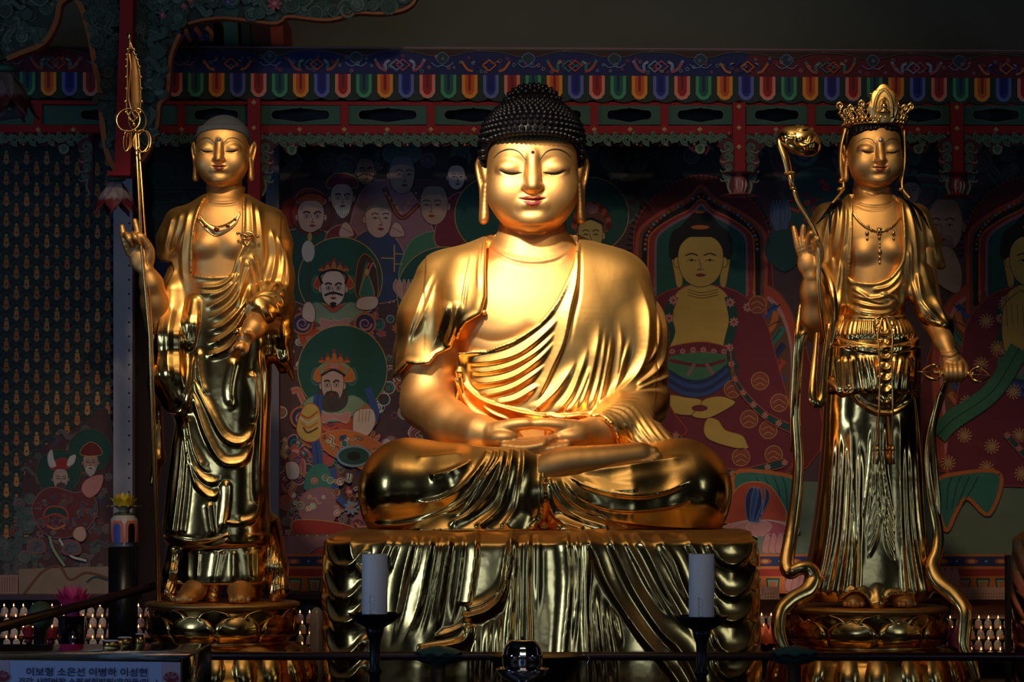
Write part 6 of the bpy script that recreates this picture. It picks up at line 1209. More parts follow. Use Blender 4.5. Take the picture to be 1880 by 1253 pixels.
# ================================================================ painted beams, tongue valance, fretwork and carved canopy above the figures
BD = 1.5
def yb(x): return 133.8 + (x - 320) * .0066
def slab(P, d, t, k=0):
    """a cut-out board: outline P in photo pixels, front at depth d, thickness t"""
    Q = spline(P, k, True) if k else np.asarray(P, float); n = len(Q); f = [pw(x, y, d) for x, y in Q]
    V = [(p.x, d, p.z) for p in f] + [(p.x, d + t, p.z) for p in f]; F = [list(range(n)), list(range(2 * n - 1, n - 1, -1))] + [[i, (i + 1) % n, n + (i + 1) % n, n + i] for i in range(n)]
    return V, F
def put_slab(name, P, d, t, m, parent, o, k=0, lab=None):
    V, F = slab(P, d, t, k); x = link_mesh(name, np.array(V) - np.array(o), F, M[m], parent, smooth=False)
    if lab: x['label'] = lab
    return x
M['green_paint'] = mat('green_paint', (.022, .10, .065), .6, noise=.2); M['dgreen_paint'] = mat('dark_green_paint', (.022, .040, .026), .7, noise=.25, nscale=10); M['orange_paint'] = mat('orange_paint', (.36, .10, .018), .6, noise=.15); M['diamond_gold'] = mat('pale_gold_paint', (.75, .45, .18), .5)
def beam():
    o = pw(940, 136, BD); root = thing('painted_beam', 'long navy and red painted beam with ribbons and rings, above the tongue valance', 'beam', o)
    put_slab('beam_core', [(-120, 88), (2000, 96), (2000, 146), (-120, 131)], BD + .02, .22, 'darkwood', root, o)
    b = Board(BD + .018); 
    b.poly([(-120, 88), (172, 88), (172, 132.6), (-120, 131)], (.10, .008, .016)); b.poly([(172, 88), (1375, 92), (1375, 141), (172, 132.6)], (.012, .016, .085)); b.poly([(1375, 92), (2000, 95), (2000, 145), (1375, 141)], (.12, .010, .014))
    b.line([(-120, 84), (900, 88), (2000, 94)], 2.4, 'mauve')
    for x0 in range(-60, 1960, 158):
        y = yb(x0) - 46
        b.blob([(x0, y), (x0 + 158, y + .6), (x0 + 158, y + 3), (x0 + 130, y + 5), (x0 + 105, y + 12), (x0 + 92, y + 14), (x0 + 82, y + 26), (x0 + 72, y + 14), (x0 + 58, y + 12), (x0 + 30, y + 5), (x0, y + 3)], (.045, .018, .012), edge=(.11, .10, .06), ew=1.1); b.blob([(x0 + 70, y + 16), (x0 + 82, y + 6), (x0 + 94, y + 16), (x0 + 82, y + 28)], (.02, .04, .05), edge='sky', ew=1)
        b.line([(x0 + 62, y + 25), (x0 + 72, y + 32), (x0 + 82, y + 30), (x0 + 92, y + 32), (x0 + 102, y + 25)], 1.6, 'sky')
        c = [('vermil', 'teal', 'orange'), ('rose', 'sky', 'vermil'), ('orange', 'navy', 'pink')][(x0 // 158) % 3]
        for sg in (-1, 1): 
            X = x0 + 4; b.line([(X + sg * 46, y + 18), (X + sg * 36, y + 34), (X + sg * 26, y + 38), (X + sg * 26, y + 26), (X + sg * 18, y + 20)], 5.5, c[1], taper=False); b.line([(X + sg * 44, y + 22), (X + sg * 34, y + 36), (X + sg * 24, y + 40)], 4.5, c[0]); b.line([(X + sg * 26, y + 24), (X + sg * 20, y + 22)], 1.5, 'cream')
        for sg in (-1, 1): b.line([(x0 + 4 + sg * 6 - 12, y + 29), (x0 + 4 + sg * 6, y + 19), (x0 + 4 + sg * 6 + 12, y + 29), (x0 + 4 + sg * 6, y + 39)], 3.4, c[0] if sg > 0 else c[1], k=1, closed=True)
    rr = random.Random(5); L = b.n + 1
    for i in range(170):
        x = -50 + i * 11.8 + rr.uniform(-3, 3); y = yb(x) - rr.uniform(5, 34); b.ring(x, y, rr.uniform(1.8, 3), 1.1, rr.choice(['pink', 'rose', 'sky', 'vermil', 'sage']), L, n=10)
    b.build('frieze', 'paint', root, o)
def tongues():
    o = pw(940, 185, BD); root = thing('tongue_valance', 'row of hanging round-ended tongues in red, green, orange and blue under the beam', 'valance', o)
    P = [(-120, 131), (2000, 144.9)]; 
    for x in np.arange(2000, -121, -9.6): P.append((x, yb(x) + 44 + 5 * abs(math.sin((x - 320) / 19.2 * math.pi / 2))))
    put_slab('backing', P, BD + .012, .01, 'dgreen_paint', root, o)
    C4 = [((.85, .22, .15), (.36, .016, .012), (.14, .02, .015)), ((.07, .30, .15), (.016, .10, .055), (.01, .02, .09)), ((.85, .28, .03), (.62, .10, .014), (.30, .015, .012)), ((.13, .15, .36), (.02, .025, .22), (.012, .012, .12))]
    for i in range(-10, 43):
        x = 320.7 + 38.5 * i + .0135 * i * abs(i); y = yb(x); b = Board(BD + .004); cc = C4[i % 4]
        if x > 1960: continue
        tg = lambda w, h, p: [(x - w, y), (x + w, y), (x + w, y + h - p * 1.1), (x + w * .55, y + h - p * .25), (x, y + h), (x - w * .55, y + h - p * .25), (x - w, y + h - p * 1.1)]
        b.poly(tg(14.3, 44, 10), 'cream' if i % 4 == 0 else cc[0]); b.poly(tg(13.6, 43, 10), cc[0]); b.poly(tg(8.5, 37.5, 8), cc[1]); b.poly(tg(2.6 if i % 4 != 3 else 5, 30 if i % 4 else 26, 3), cc[2])
        q = pw(x, y + 22, BD + .004); t = b.build('tongue', 'paint', root, o)
        V, F = slab(tg(14.2, 43.8, 10), BD + .0045, .007); bk = link_mesh('tongue_board', np.array(V) - np.array(o), F, M['dgreen_paint'], t, smooth=False)
def frame():
    o = pw(940, 240, BD); root = thing('canopy_rail_frame', 'red lacquered rails and short mullions with small gold diamonds under the valance', 'frame', o)
    put_slab('bottom_rail', [(-120, 229), (700, 230.5), (2000, 231), (2000, 246), (700, 245.5), (-120, 243)], BD, .06, 'redwood', root, o); put_slab('top_rail', [(-120, 184), (2000, 190), (2000, 197), (-120, 191)], BD + .03, .04, 'redwood', root, o)
    mull = [-95, 70, 333, 632, 791, 948, 1091, 1220, 1490, 1625, 1895]; posts = [466, 1357, 1757]
    for x in mull: put_slab('mullion', [(x - 7, 191), (x + 7, 191), (x + 7, 232), (x - 7, 232)], BD + .004, .05, 'redwood', root, o)
    def dia(x, y, par, name='diamond', d=BD - .006, r=5, off=o):
        V = [pw(x + a * r, y + b_ * r, d) for a, b_ in ((0, -1), (1, 0), (0, 1), (-1, 0))] + [pw(x, y, d - .008)]; V.append(pw(x, y, d + .006)); link_mesh(name, np.array([tuple(v) for v in V]) - np.array(off), [[0, 1, 4], [1, 2, 4], [2, 3, 4], [3, 0, 4], [1, 0, 5], [2, 1, 5], [3, 2, 5], [0, 3, 5]], M['diamond_gold'], par, smooth=False)
    for x in (70, 135, 333, 550, 632, 711, 791, 870, 1091, 1157, 1220, 1285, 1425, 1490, 1685, 1829): dia(x, 238, root)
    # fretwork panels with a cloud-shaped opening
    edges = sorted(mull + posts); 
    PL = ['green fretwork panel ' + q for q in ('at the far left edge, partly behind the grey pendant', 'above the panel of tiny buddhas, left of the corner post', 'left of the grey shaven head', 'directly above the grey shaven head', 'just right of the tall red post, above the bearded painted face', 'above the painted monk with dark cap', 'above the painted child-faced attendant, left of the curled hair', 'hidden mostly by the black curled hair, left half', 'hidden partly by the black curled hair, right side', 'first clear one right of the black curled hair', 'second one right of the black curled hair, beside the pink-bud post', 'just right of the pink-bud hanging post, above the sceptre head', 'left of and behind the openwork crown', 'right of the openwork crown, beside the red-bud post', 'beyond the last hanging post at the right', 'cut off by the right edge of the photo', 'outermost')]
    gp = 'green fretwork panels between the rails'
    for a, c in zip(edges[:-1], edges[1:]):
        a2 = a + (12 if a in posts else 7); c2 = c - (12 if c in posts else 7); y0, y1 = 194, 229; w = (c2 - a2) / 2; cx, cy = (a2 + c2) / 2, 211; hw = min(w - 14, 57) * .95
        if c2 < -10 or a2 > 1890: continue
        inner = spline([(cx - hw, cy), (cx - hw * .9, cy - 8), (cx - hw * .62, cy - 9.5), (cx - hw * .3, cy - 12), (cx - hw * .08, cy - 12.5), (cx, cy - 15), (cx + hw * .08, cy - 12.5), (cx + hw * .3, cy - 12), (cx + hw * .62, cy - 9.5), (cx + hw * .9, cy - 8), (cx + hw, cy), (cx + hw * .9, cy + 8), (cx + hw * .62, cy + 9.5), (cx + hw * .3, cy + 12), (cx, cy + 14), (cx - hw * .3, cy + 12), (cx - hw * .62, cy + 9.5), (cx - hw * .9, cy + 8)], 3, True)
        n = len(inner); out = []
        for x, y in inner:
            dx, dy = x - cx, y - cy; k = min(w / (abs(dx) + 1e-6), (y1 - y0) / 2 / (abs(dy) + 1e-6)); out.append((cx + dx * k, (y0 + y1) / 2 + dy * k))
        for q in ((a2, y0), (c2, y0), (c2, y1), (a2, y1)): j = min(range(n), key=lambda i: (out[i][0] - q[0]) ** 2 + (out[i][1] - q[1]) ** 2); out[j] = q
        d0, d1 = BD + .022, BD + .04; V = [tuple(pw(x, y, d)) for d in (d0, d1) for ring_ in (inner, out) for x, y in ring_]; F = []
        for i in range(n): j = (i + 1) % n; F += [[i, j, n + j, n + i], [2 * n + j, 2 * n + i, 3 * n + i, 3 * n + j], [j, i, 2 * n + i, 2 * n + j], [n + i, n + j, 3 * n + j, 3 * n + i]]
        pid = pw(cx, y1, BD + .03); pn = thing('fretwork_panel', PL.pop(0), 'panel', pid, gp)
        link_mesh('panel_board', np.array(V) - np.array(pid), F, M['green_paint'], pn, smooth=False)
        b = Board(d0 - .001); b.line([tuple(q) for q in inner[::3]], 1.3, (.10, .14, .10), k=4, closed=True); b.build('opening_outline', 'paint', pn, pid)
    # dark back of the canopy box
    bx = pw(940, 205, BD + .3); dk = thing('canopy_back_board', 'dark board closing the space behind the fretwork openings', 'board', bx); put_slab('board', [(-200, 150), (2100, 150), (2100, 246), (-200, 246)], BD + .25, .02, 'darkwood', dk, bx)
    # posts
    def post(x, y0, y1, w, lab, ds, bud=None):
        q = pw(x, y1, BD - .03); p = thing('hanging_post', lab, 'post', q); put_slab('shaft', [(x - w, y0), (x + w, y0), (x + w, y1), (x - w, y1)], BD - .05, .045, 'redwood', p, q)
        for y in ds: dia(x, y, p, 'diamond', BD - .056, 5, q)
        if bud:
            hue = {'p': 'bud_pink', 'r': 'bud_red'}[bud]; c = pw(x, y1 + 16, BD - .028); s = 1.125 / PXM
            V, F = lathe([(.1, -24 * s), (8 * s, -17 * s), (13 * s, -4 * s), (13.5 * s, 6 * s), (10 * s, 14 * s), (7 * s, 17 * s), (.1, 17.5 * s)], 20, (0, 0, 0), 5, .06); bd = link_mesh('lotus_bud', V + np.array(c) - np.array(q), F, M[hue], p)
            for k in range(4):
                a = -math.pi / 2 + (k - 1.5) * .8; P = [(12.5 * s * math.sin(t) ** .6 * math.cos(a) * 1.06 if t > 0 else 0, 13.5 * s * math.sin(t) ** .6 * math.sin(a) * 1.06 if t > 0 else 0, (16 - 40 * t / math.pi) * s) for t in np.linspace(.15, 3.0, 9)]
                V, F = tube(P, [1.0 * s, 2.2 * s, .6 * s], 6); link_mesh('petal_edge', V + np.array(c) - np.array(q), F, M['bud_white'], bd)
    M['bud_pink'] = mat('bud_pink', (.42, .10, .09), .5); M['bud_red'] = mat('bud_red', (.30, .02, .03), .4); M['bud_white'] = mat('bud_white', (.55, .45, .40), .5)
    post(466, 180, 1248, 11.5, 'tall red lacquered post standing behind the shaven-headed figure', (188, 235))
    post(1357, 188, 320, 11.5, 'short red hanging post ending in a pink lotus bud, left of the crowned figure', (196, 235, 270), 'p')
    post(1757, 188, 322, 11.5, 'short red hanging post with red and white lotus bud, right of the crowned figure', (197, 236, 272), 'r')
    # scroll valance under the rail, in bays between posts
    def scroll_bay(x0, x1, lab, left=True, right=True, drop=(None,)):
        q = pw((x0 + x1) / 2, 246, BD); r = thing('scroll_valance', lab, 'carving', q); b = Board(BD - .004, .0009)
        top = [(x0, 245), (x1, 245)]; bot = []
        n = max(3, int((x1 - x0) / 12))
        for i in range(n + 1):
            x = x1 - (x1 - x0) * i / n; y = 266 + 3 * math.sin(i * 1.9)
            if right and x > x1 - 34: y = 268 + (x - x1 + 34) ** 2 * .045 + (8 if i % 2 else 0)
            if left and x < x0 + 34: y = 268 + (x0 + 34 - x) ** 2 * .045 + (8 if i % 2 else 0)
            for dx in drop:
                if dx and abs(x - dx) < 14: y += 16
            bot.append((x, y))
        b.poly(top + bot, (.075, .012, .014)); g, e, pk_ = (.035, .10, .06), (.16, .20, .13), (.40, .13, .11)
        k = 0; x = x0 + 10
        while x < x1 - 4:
            sg = -1 if k % 2 else 1; b.spiral(x, 256 + sg * 1.5, 9, e, 8.5, 1.2, a0=sg * 1.2, sgn=sg); b.spiral(x, 256 + sg * 1.5, 9, g, 5.8, 1.2, a0=sg * 1.2, sgn=sg); b.line([(x - 10, 256 - sg * 8), (x, 256 - sg * 2), (x + 12, 256 + sg * 6)], 5, e); b.line([(x - 10, 256 - sg * 8), (x, 256 - sg * 2), (x + 12, 256 + sg * 6)], 3, g)
            if k % 2 == 0: b.ell(x + 9, 247, 2.2, 3, pk_, n=6)
            if k % 3 == 0: b.ell(x - 2, 267, 2, 2.6, pk_, n=6)
            x += 17.5; k += 1
        for dx in drop:
            if dx: b.ell(dx, 276, 9, 9, e); b.ell(dx, 275, 6.5, 6.5, g); b.line([(dx - 9, 270), (dx, 284), (dx + 9, 270)], 2, e)
        for on, xs, sg in ((left, x0, 1), (right, x1, -1)):
            if not on: continue
            b.blob([(xs, 262), (xs + sg * 26, 264), (xs + sg * 22, 284), (xs + sg * 26, 300), (xs + sg * 14, 318), (xs + sg * 16, 336), (xs + sg * 6, 354), (xs, 360)], (.075, .012, .014))
            for y, r_ in ((272, 9), (291, 8), (309, 7), (326, 6)): b.spiral(xs + sg * 11, y, r_, e, 7, 1.3, a0=y, sgn=sg); b.spiral(xs + sg * 11, y, r_, g, 4.6, 1.3, a0=y, sgn=sg); b.line([(xs + sg * 8, y + 6), (xs + sg * 20, y + 9), (xs + sg * 24, y + 5)], 2.2, e)
            b.line([(xs + sg * 8, 330), (xs + sg * 10, 345), (xs + sg * 4, 360)], 4, e); b.ell(xs + sg * 18, 300, 3, 2, pk_)
        t = b.build('carved_scrolls', 'paint', r, q)
        V, F = slab(top + bot, BD - .0035, .014); link_mesh('backing', np.array(V) - np.array(q), F, M['dgreen_paint'], t, smooth=False)
    scroll_bay(-120, 172, 'green scroll valance above the panel of tiny buddhas', False, True, (120,)); scroll_bay(245, 454, 'green scroll valance left of the shaven head', False, False); scroll_bay(478, 1345, 'long green scroll valance crossing behind the seated buddha', True, True, (536, 1284)); scroll_bay(1369, 1745, 'green scroll valance behind the crowned head', True, True, (1684,)); scroll_bay(1770, 1960, 'green scroll valance at the right edge beyond the last hanging post', True, False, (1830,))
beam(); tongues(); frame()
# ---- strips and openings of the wall behind
def wall_strip(x0, x1, y0, y1, d, t, color, name, lab, cat='post'):
    q = pw((x0 + x1) / 2, y1, d); r = thing(name, lab, cat, q); mm = mat(name + '_finish', color, .55, noise=.12, nscale=5); M[name + '_finish'] = mm; put_slab('face', [(x0, y0), (x1, y0), (x1, y1), (x0, y1)], d, t, name + '_finish', r, q); return r
r = wall_strip(208, 243, 255, 1233, 2.12, .1, (.50, .44, .46), 'metal_clad_post', 'pale lilac metal-clad post with small rivets beside the panel of tiny buddhas')
q = pw(225.5, 1233, 2.12)
for i in range(26):
    V, F = ball(tuple(pw(237, 410 + i * 26, 2.12) - q), .006, 5); link_mesh('rivet', V, F, M['darkwood'], r)
wall_strip(488, 512, 262, 1010, 2.15, .08, (.17, .15, .18), 'mural_frame_stile', 'grey upright frame strip at the left edge of the big mural', 'frame')
def dark_screen():
    q = pw(360, 1228, 2.3); r = thing('dark_screen', 'almost black screen with faint green scrolls behind the shaven-headed figure', 'screen', q); put_slab('board', [(246, 246), (488, 246), (488, 1228), (246, 1228)], 2.3, .04, 'purple_dark', r, q)
    b = Board(2.29); b.poly([(284, 262), (454, 262), (454, 560), (284, 560)], (.010, .016, .013)); curls(b, [(284, 265), (454, 265), (454, 550), (284, 550)], 34, [(.010, .022, .018), (.014, .030, .024), (.008, .016, .014), (.016, .026, .024)], 14, 24, 6)
    for y in (345, 352, 372): b.line([(284, y), (454, y)], 2, (.03, .04, .03))
    b.blob([(300, 420), (315, 455), (318, 520), (290, 520), (285, 440)], (.01, .014, .05)); b.build('faded_painting', 'paint', r, q)
dark_screen()
# ---- rafters seen over the beam
def rafters():
    for x0, x1, c, lab in ((372, 394, 'dred', 'dark red rafter board above the beam, leftmost of the row'), (412, 438, 'teal', 'green rafter board above the beam'), (444, 460, 'dteal', 'dark green rafter board above the beam'), (498, 521, 'vermil', 'orange-red rafter end above the beam, rightmost of the row'), (462, 498, (.05, .012, .012), 'deep maroon rafter board above the beam')):
        q = pw((x0 + x1) / 2, 88, 2.0); r = thing('rafter_board', lab, 'rafter', q); nm = 'rafter_' + str(x0); M[nm] = mat(nm, PC[c] if isinstance(c, str) else c, .7); put_slab('board', [(x0 - 3, 20), (x1 - 3, 20), (x1, 84), (x0, 84)], 2.0, .61, nm, r, q)
    q = pw(340, 88, 1.95); b = Board(1.95); r = thing('bracket_cluster', 'small interlocked orange and blue bracket ends above the beam at left', 'bracket', q); b.poly([(310, 34), (392, 34), (392, 86), (310, 86)], 'black')
    for i in range(7): b.line([(318 + i * 10, 50 + (i % 2) * 16), (328 + i * 10, 60 + (i % 3) * 6), (334 + i * 9, 76 - (i % 2) * 12)], 8, ('vermil', 'blue', 'orange', 'navy')[i % 4])
    t = b.build('bracket_ends', 'paint', r, q); V, F = slab([(310, 34), (392, 34), (392, 86), (310, 86)], 1.951, .66); link_mesh('bracket_block', np.array(V) - np.array(q), F, M['darkwood'], t, smooth=False)
rafters()
# ---- carved canopy bracket at upper left with hanging post
def carved(P, d, t, lab, curl_poly, n, edge_parts, seed, pal=None, org=None):
    q = pw(*(org or (P[0][0], P[0][1])), d); r = thing('carved_canopy_board', lab, 'carving', q); put_slab('board', P, d, t, 'dgreen_paint', r, q, k=5)
    b = Board(d - .001, .0009); curls(b, curl_poly, n, pal or [(.035, .075, .055), (.02, .045, .035), (.10, .14, .11), (.03, .06, .05), (.05, .09, .07)], 8, 17, seed); 
    for x, y, c in ((505, 8, 'rose'), (340, 14, 'rose'), (300, 30, 'rose'), (420, 6, 'blue'), (352, 3, 'vermil')): 
        if curl_poly[0][0] < x and seed == 21: b.flower(x, y, 14 if x == 505 else 7, 7, c, 'pink')
    o_ = b.build('cloud_scrolls', 'paint', r, q)
    for e in edge_parts:
        c = spline(e[0], 6); w = e[1]; T = np.gradient(c, axis=0); T /= np.linalg.norm(T, axis=1)[:, None]; N = np.stack([-T[:, 1], T[:, 0]], 1); A = c + N * w / 2; Bq = c - N * w / 2
        put_slab('orange_edge', np.vstack([A, Bq[::-1]]), d - .012, t + .024, 'orange_paint', r, q, lab='orange painted edge')
RTOP = [(246, -40), (780, -40), (768, -4), (756, 8), (735, 18), (700, 23), (655, 22), (620, 32), (590, 35), (530, 29), (515, 38), (495, 41), (420, 32), (378, 34), (345, 42), (330, 62), (322, 75), (312, 90), (307, 128), (304, 170), (296, 185), (289, 196), (286, 225), (276, 265), (262, 292), (246, 302)]
carved(RTOP, .95, .05, 'dark green cloud-carved canopy board with orange edge, right of the hanging post', [(250, -10), (760, -10), (740, 14), (700, 18), (655, 16), (600, 28), (530, 22), (495, 34), (420, 26), (378, 28), (335, 40), (318, 66), (302, 100), (298, 165), (280, 200), (278, 240), (250, 290)], 230,
       [([(766, -8), (756, 8), (735, 19), (700, 24), (655, 23), (620, 33), (590, 36), (530, 30), (515, 39), (495, 42), (420, 33), (378, 35), (345, 43)], 5), ([(330, 62), (318, 88), (312, 110), (309, 150), (305, 176), (292, 192), (288, 230), (276, 268), (262, 292), (246, 304)], 7)], 21, org=(246, 302))
carved([(-60, -40), (140, -40), (118, -4), (108, 8), (104, 40), (88, 68), (70, 84), (30, 96), (14, 106), (-60, 110)], .95, .05, 'dark green carved canopy board with orange curved edge in the upper left corner', [(-50, -10), (110, -10), (98, 40), (80, 66), (20, 94), (-50, 100)], 50, [([(128, -8), (110, 6), (104, 34), (92, 62), (74, 82), (40, 96), (12, 108)], 9)], 22, org=(0, 108))
carved([(136, -40), (222, -40), (220, 312), (206, 300), (196, 270), (188, 200), (182, 140), (170, 80), (160, 30), (142, -4)], .95, .05, 'narrow dark carved board with orange edge, left of the hanging post', [(150, -10), (218, -10), (216, 296), (204, 280), (194, 200), (186, 130), (172, 60)], 90, [([(138, -8), (152, 20), (162, 56), (168, 84), (176, 130), (182, 150), (186, 210), (192, 260), (200, 290), (212, 312)], 10)], 23, pal=[(.02, .04, .03), (.03, .06, .045), (.05, .08, .06), (.015, .03, .025)], org=(220, 312))
def hanging_post():
    q = pw(233, 320, .9); r = thing('canopy_corner_post', 'square dark red hanging post with two pale gold studs at upper left', 'post', q); put_slab('shaft', [(222, -40), (245, -40), (239, 318), (210, 318)], .82, .12, 'redwood', r, q); put_slab('foot', [(196, 314), (240, 314), (238, 322), (198, 322)], .81, .15, 'redwood', r, q)
    for x, y in ((233, 62), (224, 215)):
        V, F = lathe([(.001, -.022), (.012, -.02), (.018, -.01), (.006, .02), (.02, .03), (.001, .034)], 10); V = V @ rot3(0, -70, 0).T + np.array(pw(x, y, .85)) - np.array(q); link_mesh('stud', V, F, M['diamond_gold'], r)
hanging_post()
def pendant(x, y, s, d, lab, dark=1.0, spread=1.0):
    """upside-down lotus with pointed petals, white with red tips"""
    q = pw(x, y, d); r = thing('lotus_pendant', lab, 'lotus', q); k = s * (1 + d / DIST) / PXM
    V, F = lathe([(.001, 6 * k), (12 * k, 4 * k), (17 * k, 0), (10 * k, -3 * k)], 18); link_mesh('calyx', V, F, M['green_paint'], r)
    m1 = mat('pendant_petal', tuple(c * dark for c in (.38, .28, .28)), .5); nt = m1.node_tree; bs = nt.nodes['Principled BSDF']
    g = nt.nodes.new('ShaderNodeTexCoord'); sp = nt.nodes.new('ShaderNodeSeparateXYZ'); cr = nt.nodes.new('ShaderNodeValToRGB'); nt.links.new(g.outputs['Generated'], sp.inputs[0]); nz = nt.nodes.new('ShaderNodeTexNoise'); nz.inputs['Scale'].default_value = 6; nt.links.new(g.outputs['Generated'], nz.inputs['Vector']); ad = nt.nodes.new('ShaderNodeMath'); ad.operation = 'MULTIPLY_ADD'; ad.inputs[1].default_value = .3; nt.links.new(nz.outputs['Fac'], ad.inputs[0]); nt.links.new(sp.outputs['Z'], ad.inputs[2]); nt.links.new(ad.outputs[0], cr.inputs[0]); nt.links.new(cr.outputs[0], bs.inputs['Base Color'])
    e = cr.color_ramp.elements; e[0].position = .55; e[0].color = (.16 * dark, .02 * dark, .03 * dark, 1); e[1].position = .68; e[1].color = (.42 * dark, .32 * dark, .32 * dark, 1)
    for i in range(7):
        a = 2 * math.pi * (i + .25) / 7; V = []; n, m = 10, 7
        for ly in (0, 1):
            for u in np.linspace(0, 1, n):
                R = (8 + 24 * math.sin(min(1, u * 1.3) * math.pi / 2) - 5 * u + (14 * u ** 4)) * spread - ly * 1.2; z = -4 - 52 * u; w = 15 * math.sin(math.pi * min(.97, u * .78 + .18)) ** .8 * (1 if u < .75 else (1 - u) / .25 * .85 + .15)
                for v in np.linspace(-1, 1, m): V.append(((R - 2.5 * v * v) * k, w * v * k, z * k))
        F = []
        for ly in (0, 1):
            for i_ in range(n - 1):
                for j in range(m - 1): f = [ly * n * m + i_ * m + j, ly * n * m + i_ * m + j + 1, ly * n * m + (i_ + 1) * m + j + 1, ly * n * m + (i_ + 1) * m + j]; F.append(f if ly else f[::-1])
        V = np.array(V) @ rot3(0, 0, math.degrees(a)).T; link_mesh('petal', V, np.array(F), m1, r)
pendant(212, 330, 1.15, .95, 'large upside-down lotus pendant, white with dark red petal tips, under the hanging post')
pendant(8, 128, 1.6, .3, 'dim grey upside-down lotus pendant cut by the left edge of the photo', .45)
# ================================================================ things in front of and between the figures
M['candle'] = mat('candle_wax', (.88, .86, .90), .42, sss=.15); M['iron'] = mat('black_iron', (.008, .009, .013), .35, .4); M['chrome'] = mat('chrome', (.75, .74, .74), .06, 1.0); M['wick'] = mat('wick', (.02, .02, .02), .8); M['verdigris'] = mat('green_paint_rail', (.012, .075, .072), .5, noise=.3, nscale=20); M['railwood'] = mat('rail_lacquer', (.035, .010, .010), .35)
def sc_(d): return (1 + d / DIST) / PXM
tb = thing('offering_table', 'long low dark offering table in front of the altar rail', 'table', (0.26, -1.85, 0))
TZ = CZ + (CY - 1300) * sc_(-1.9)
V, F = join([box((.35, 0, TZ - .02), (3.1, .9, .04))]); link_mesh('table_top', V, F, M['darkwood'], tb, smooth=False)
for x in (-1.1, 1.8):
    for y in (-.38, .38): V, F = box((x, y, (TZ - .04) / 2), (.07, .07, TZ - .04)); link_mesh('leg', V, F, M['darkwood'], tb, smooth=False)
def candlestick(x, ytop, ybot, lab, lab2, w):
    d = -1.9; s = sc_(d); zc = CZ + (CY - ybot) * s; X = (x - CX) * s
    r = thing('candle_stand', lab, 'candle holder', (X, d, TZ))
    h = zc - TZ
    V, F = lathe([(.001, 0), (30 * s, 0), (32 * s, 3 * s), (22 * s, 7 * s), (11 * s, 12 * s), (9 * s, h * .35), (13 * s, h * .38), (13 * s, h * .41), (9 * s, h * .44), (10 * s, h * .72), (15 * s, h * .80), (18 * s, h - 19 * s), (.001, h - 18 * s)], 24, (0, 0, 0), 8, .03); link_mesh('stem', V, F, M['iron'], r)
    V, F = lathe([(.001, h - 22 * s), (16 * s, h - 22 * s), (34 * s, h - 12 * s), (44 * s, h - 2 * s), (47 * s, h + 4 * s), (49 * s, h + 5 * s), (46 * s, h + 2 * s), (34 * s, h - 6 * s), (.001, h - 2 * s)], 48, (0, 0, 0), 10, .035); link_mesh('drip_dish', V, F, M['iron'], r)
    H = (ybot - ytop) * s + 6 * s; c = thing('pillar_candle', lab2, 'candle', (X, d, TZ + h - 1.5 * s)); W = w * s
    V, F = lathe([(.001, 0), (W * .98, 0), (W, 2 * s), (W, H - 2 * s), (W * .97, H), (W * .6, H - 1.2 * s), (.001, H - 2.5 * s)], 36); link_mesh('wax', V, F, M['candle'], c)
    V, F = tube([(0, 0, H - 2 * s), (.5 * s, 0, H + 3 * s)], .5 * s, 6); link_mesh('wick', V, F, M['wick'], c)
    g = []
    rr = random.Random(int(x))
    for i in range(11): z = 6 * s + i * 3.4 * s; a = -math.pi / 2 - .28 + rr.uniform(-.05, .05); g.append(ball((W * 1.0 * math.cos(a), W * math.sin(a), z), 1.4 * s, 5, (1, .5, 1.3)))
    for i in range(11): z = 6 * s + i * 3.4 * s; a = -math.pi / 2 - .05 + rr.uniform(-.05, .05); g.append(ball((W * 1.0 * math.cos(a), W * math.sin(a), z), 1.1 * s, 5, (1.2, .5, .8)))
    V, F = join(g); link_mesh('embossed_mark', V, F, M['chrome'], c)
candlestick(688, 1022, 1131, 'black iron candle stand with scalloped dish, left in front of the throne', 'thick unlit bluish white candle on the left black stand', 23.5)
candlestick(1288, 1022, 1136, 'black iron candle stand with scalloped dish, right in front of the throne', 'thick unlit bluish white candle on the right black stand', 23.5)
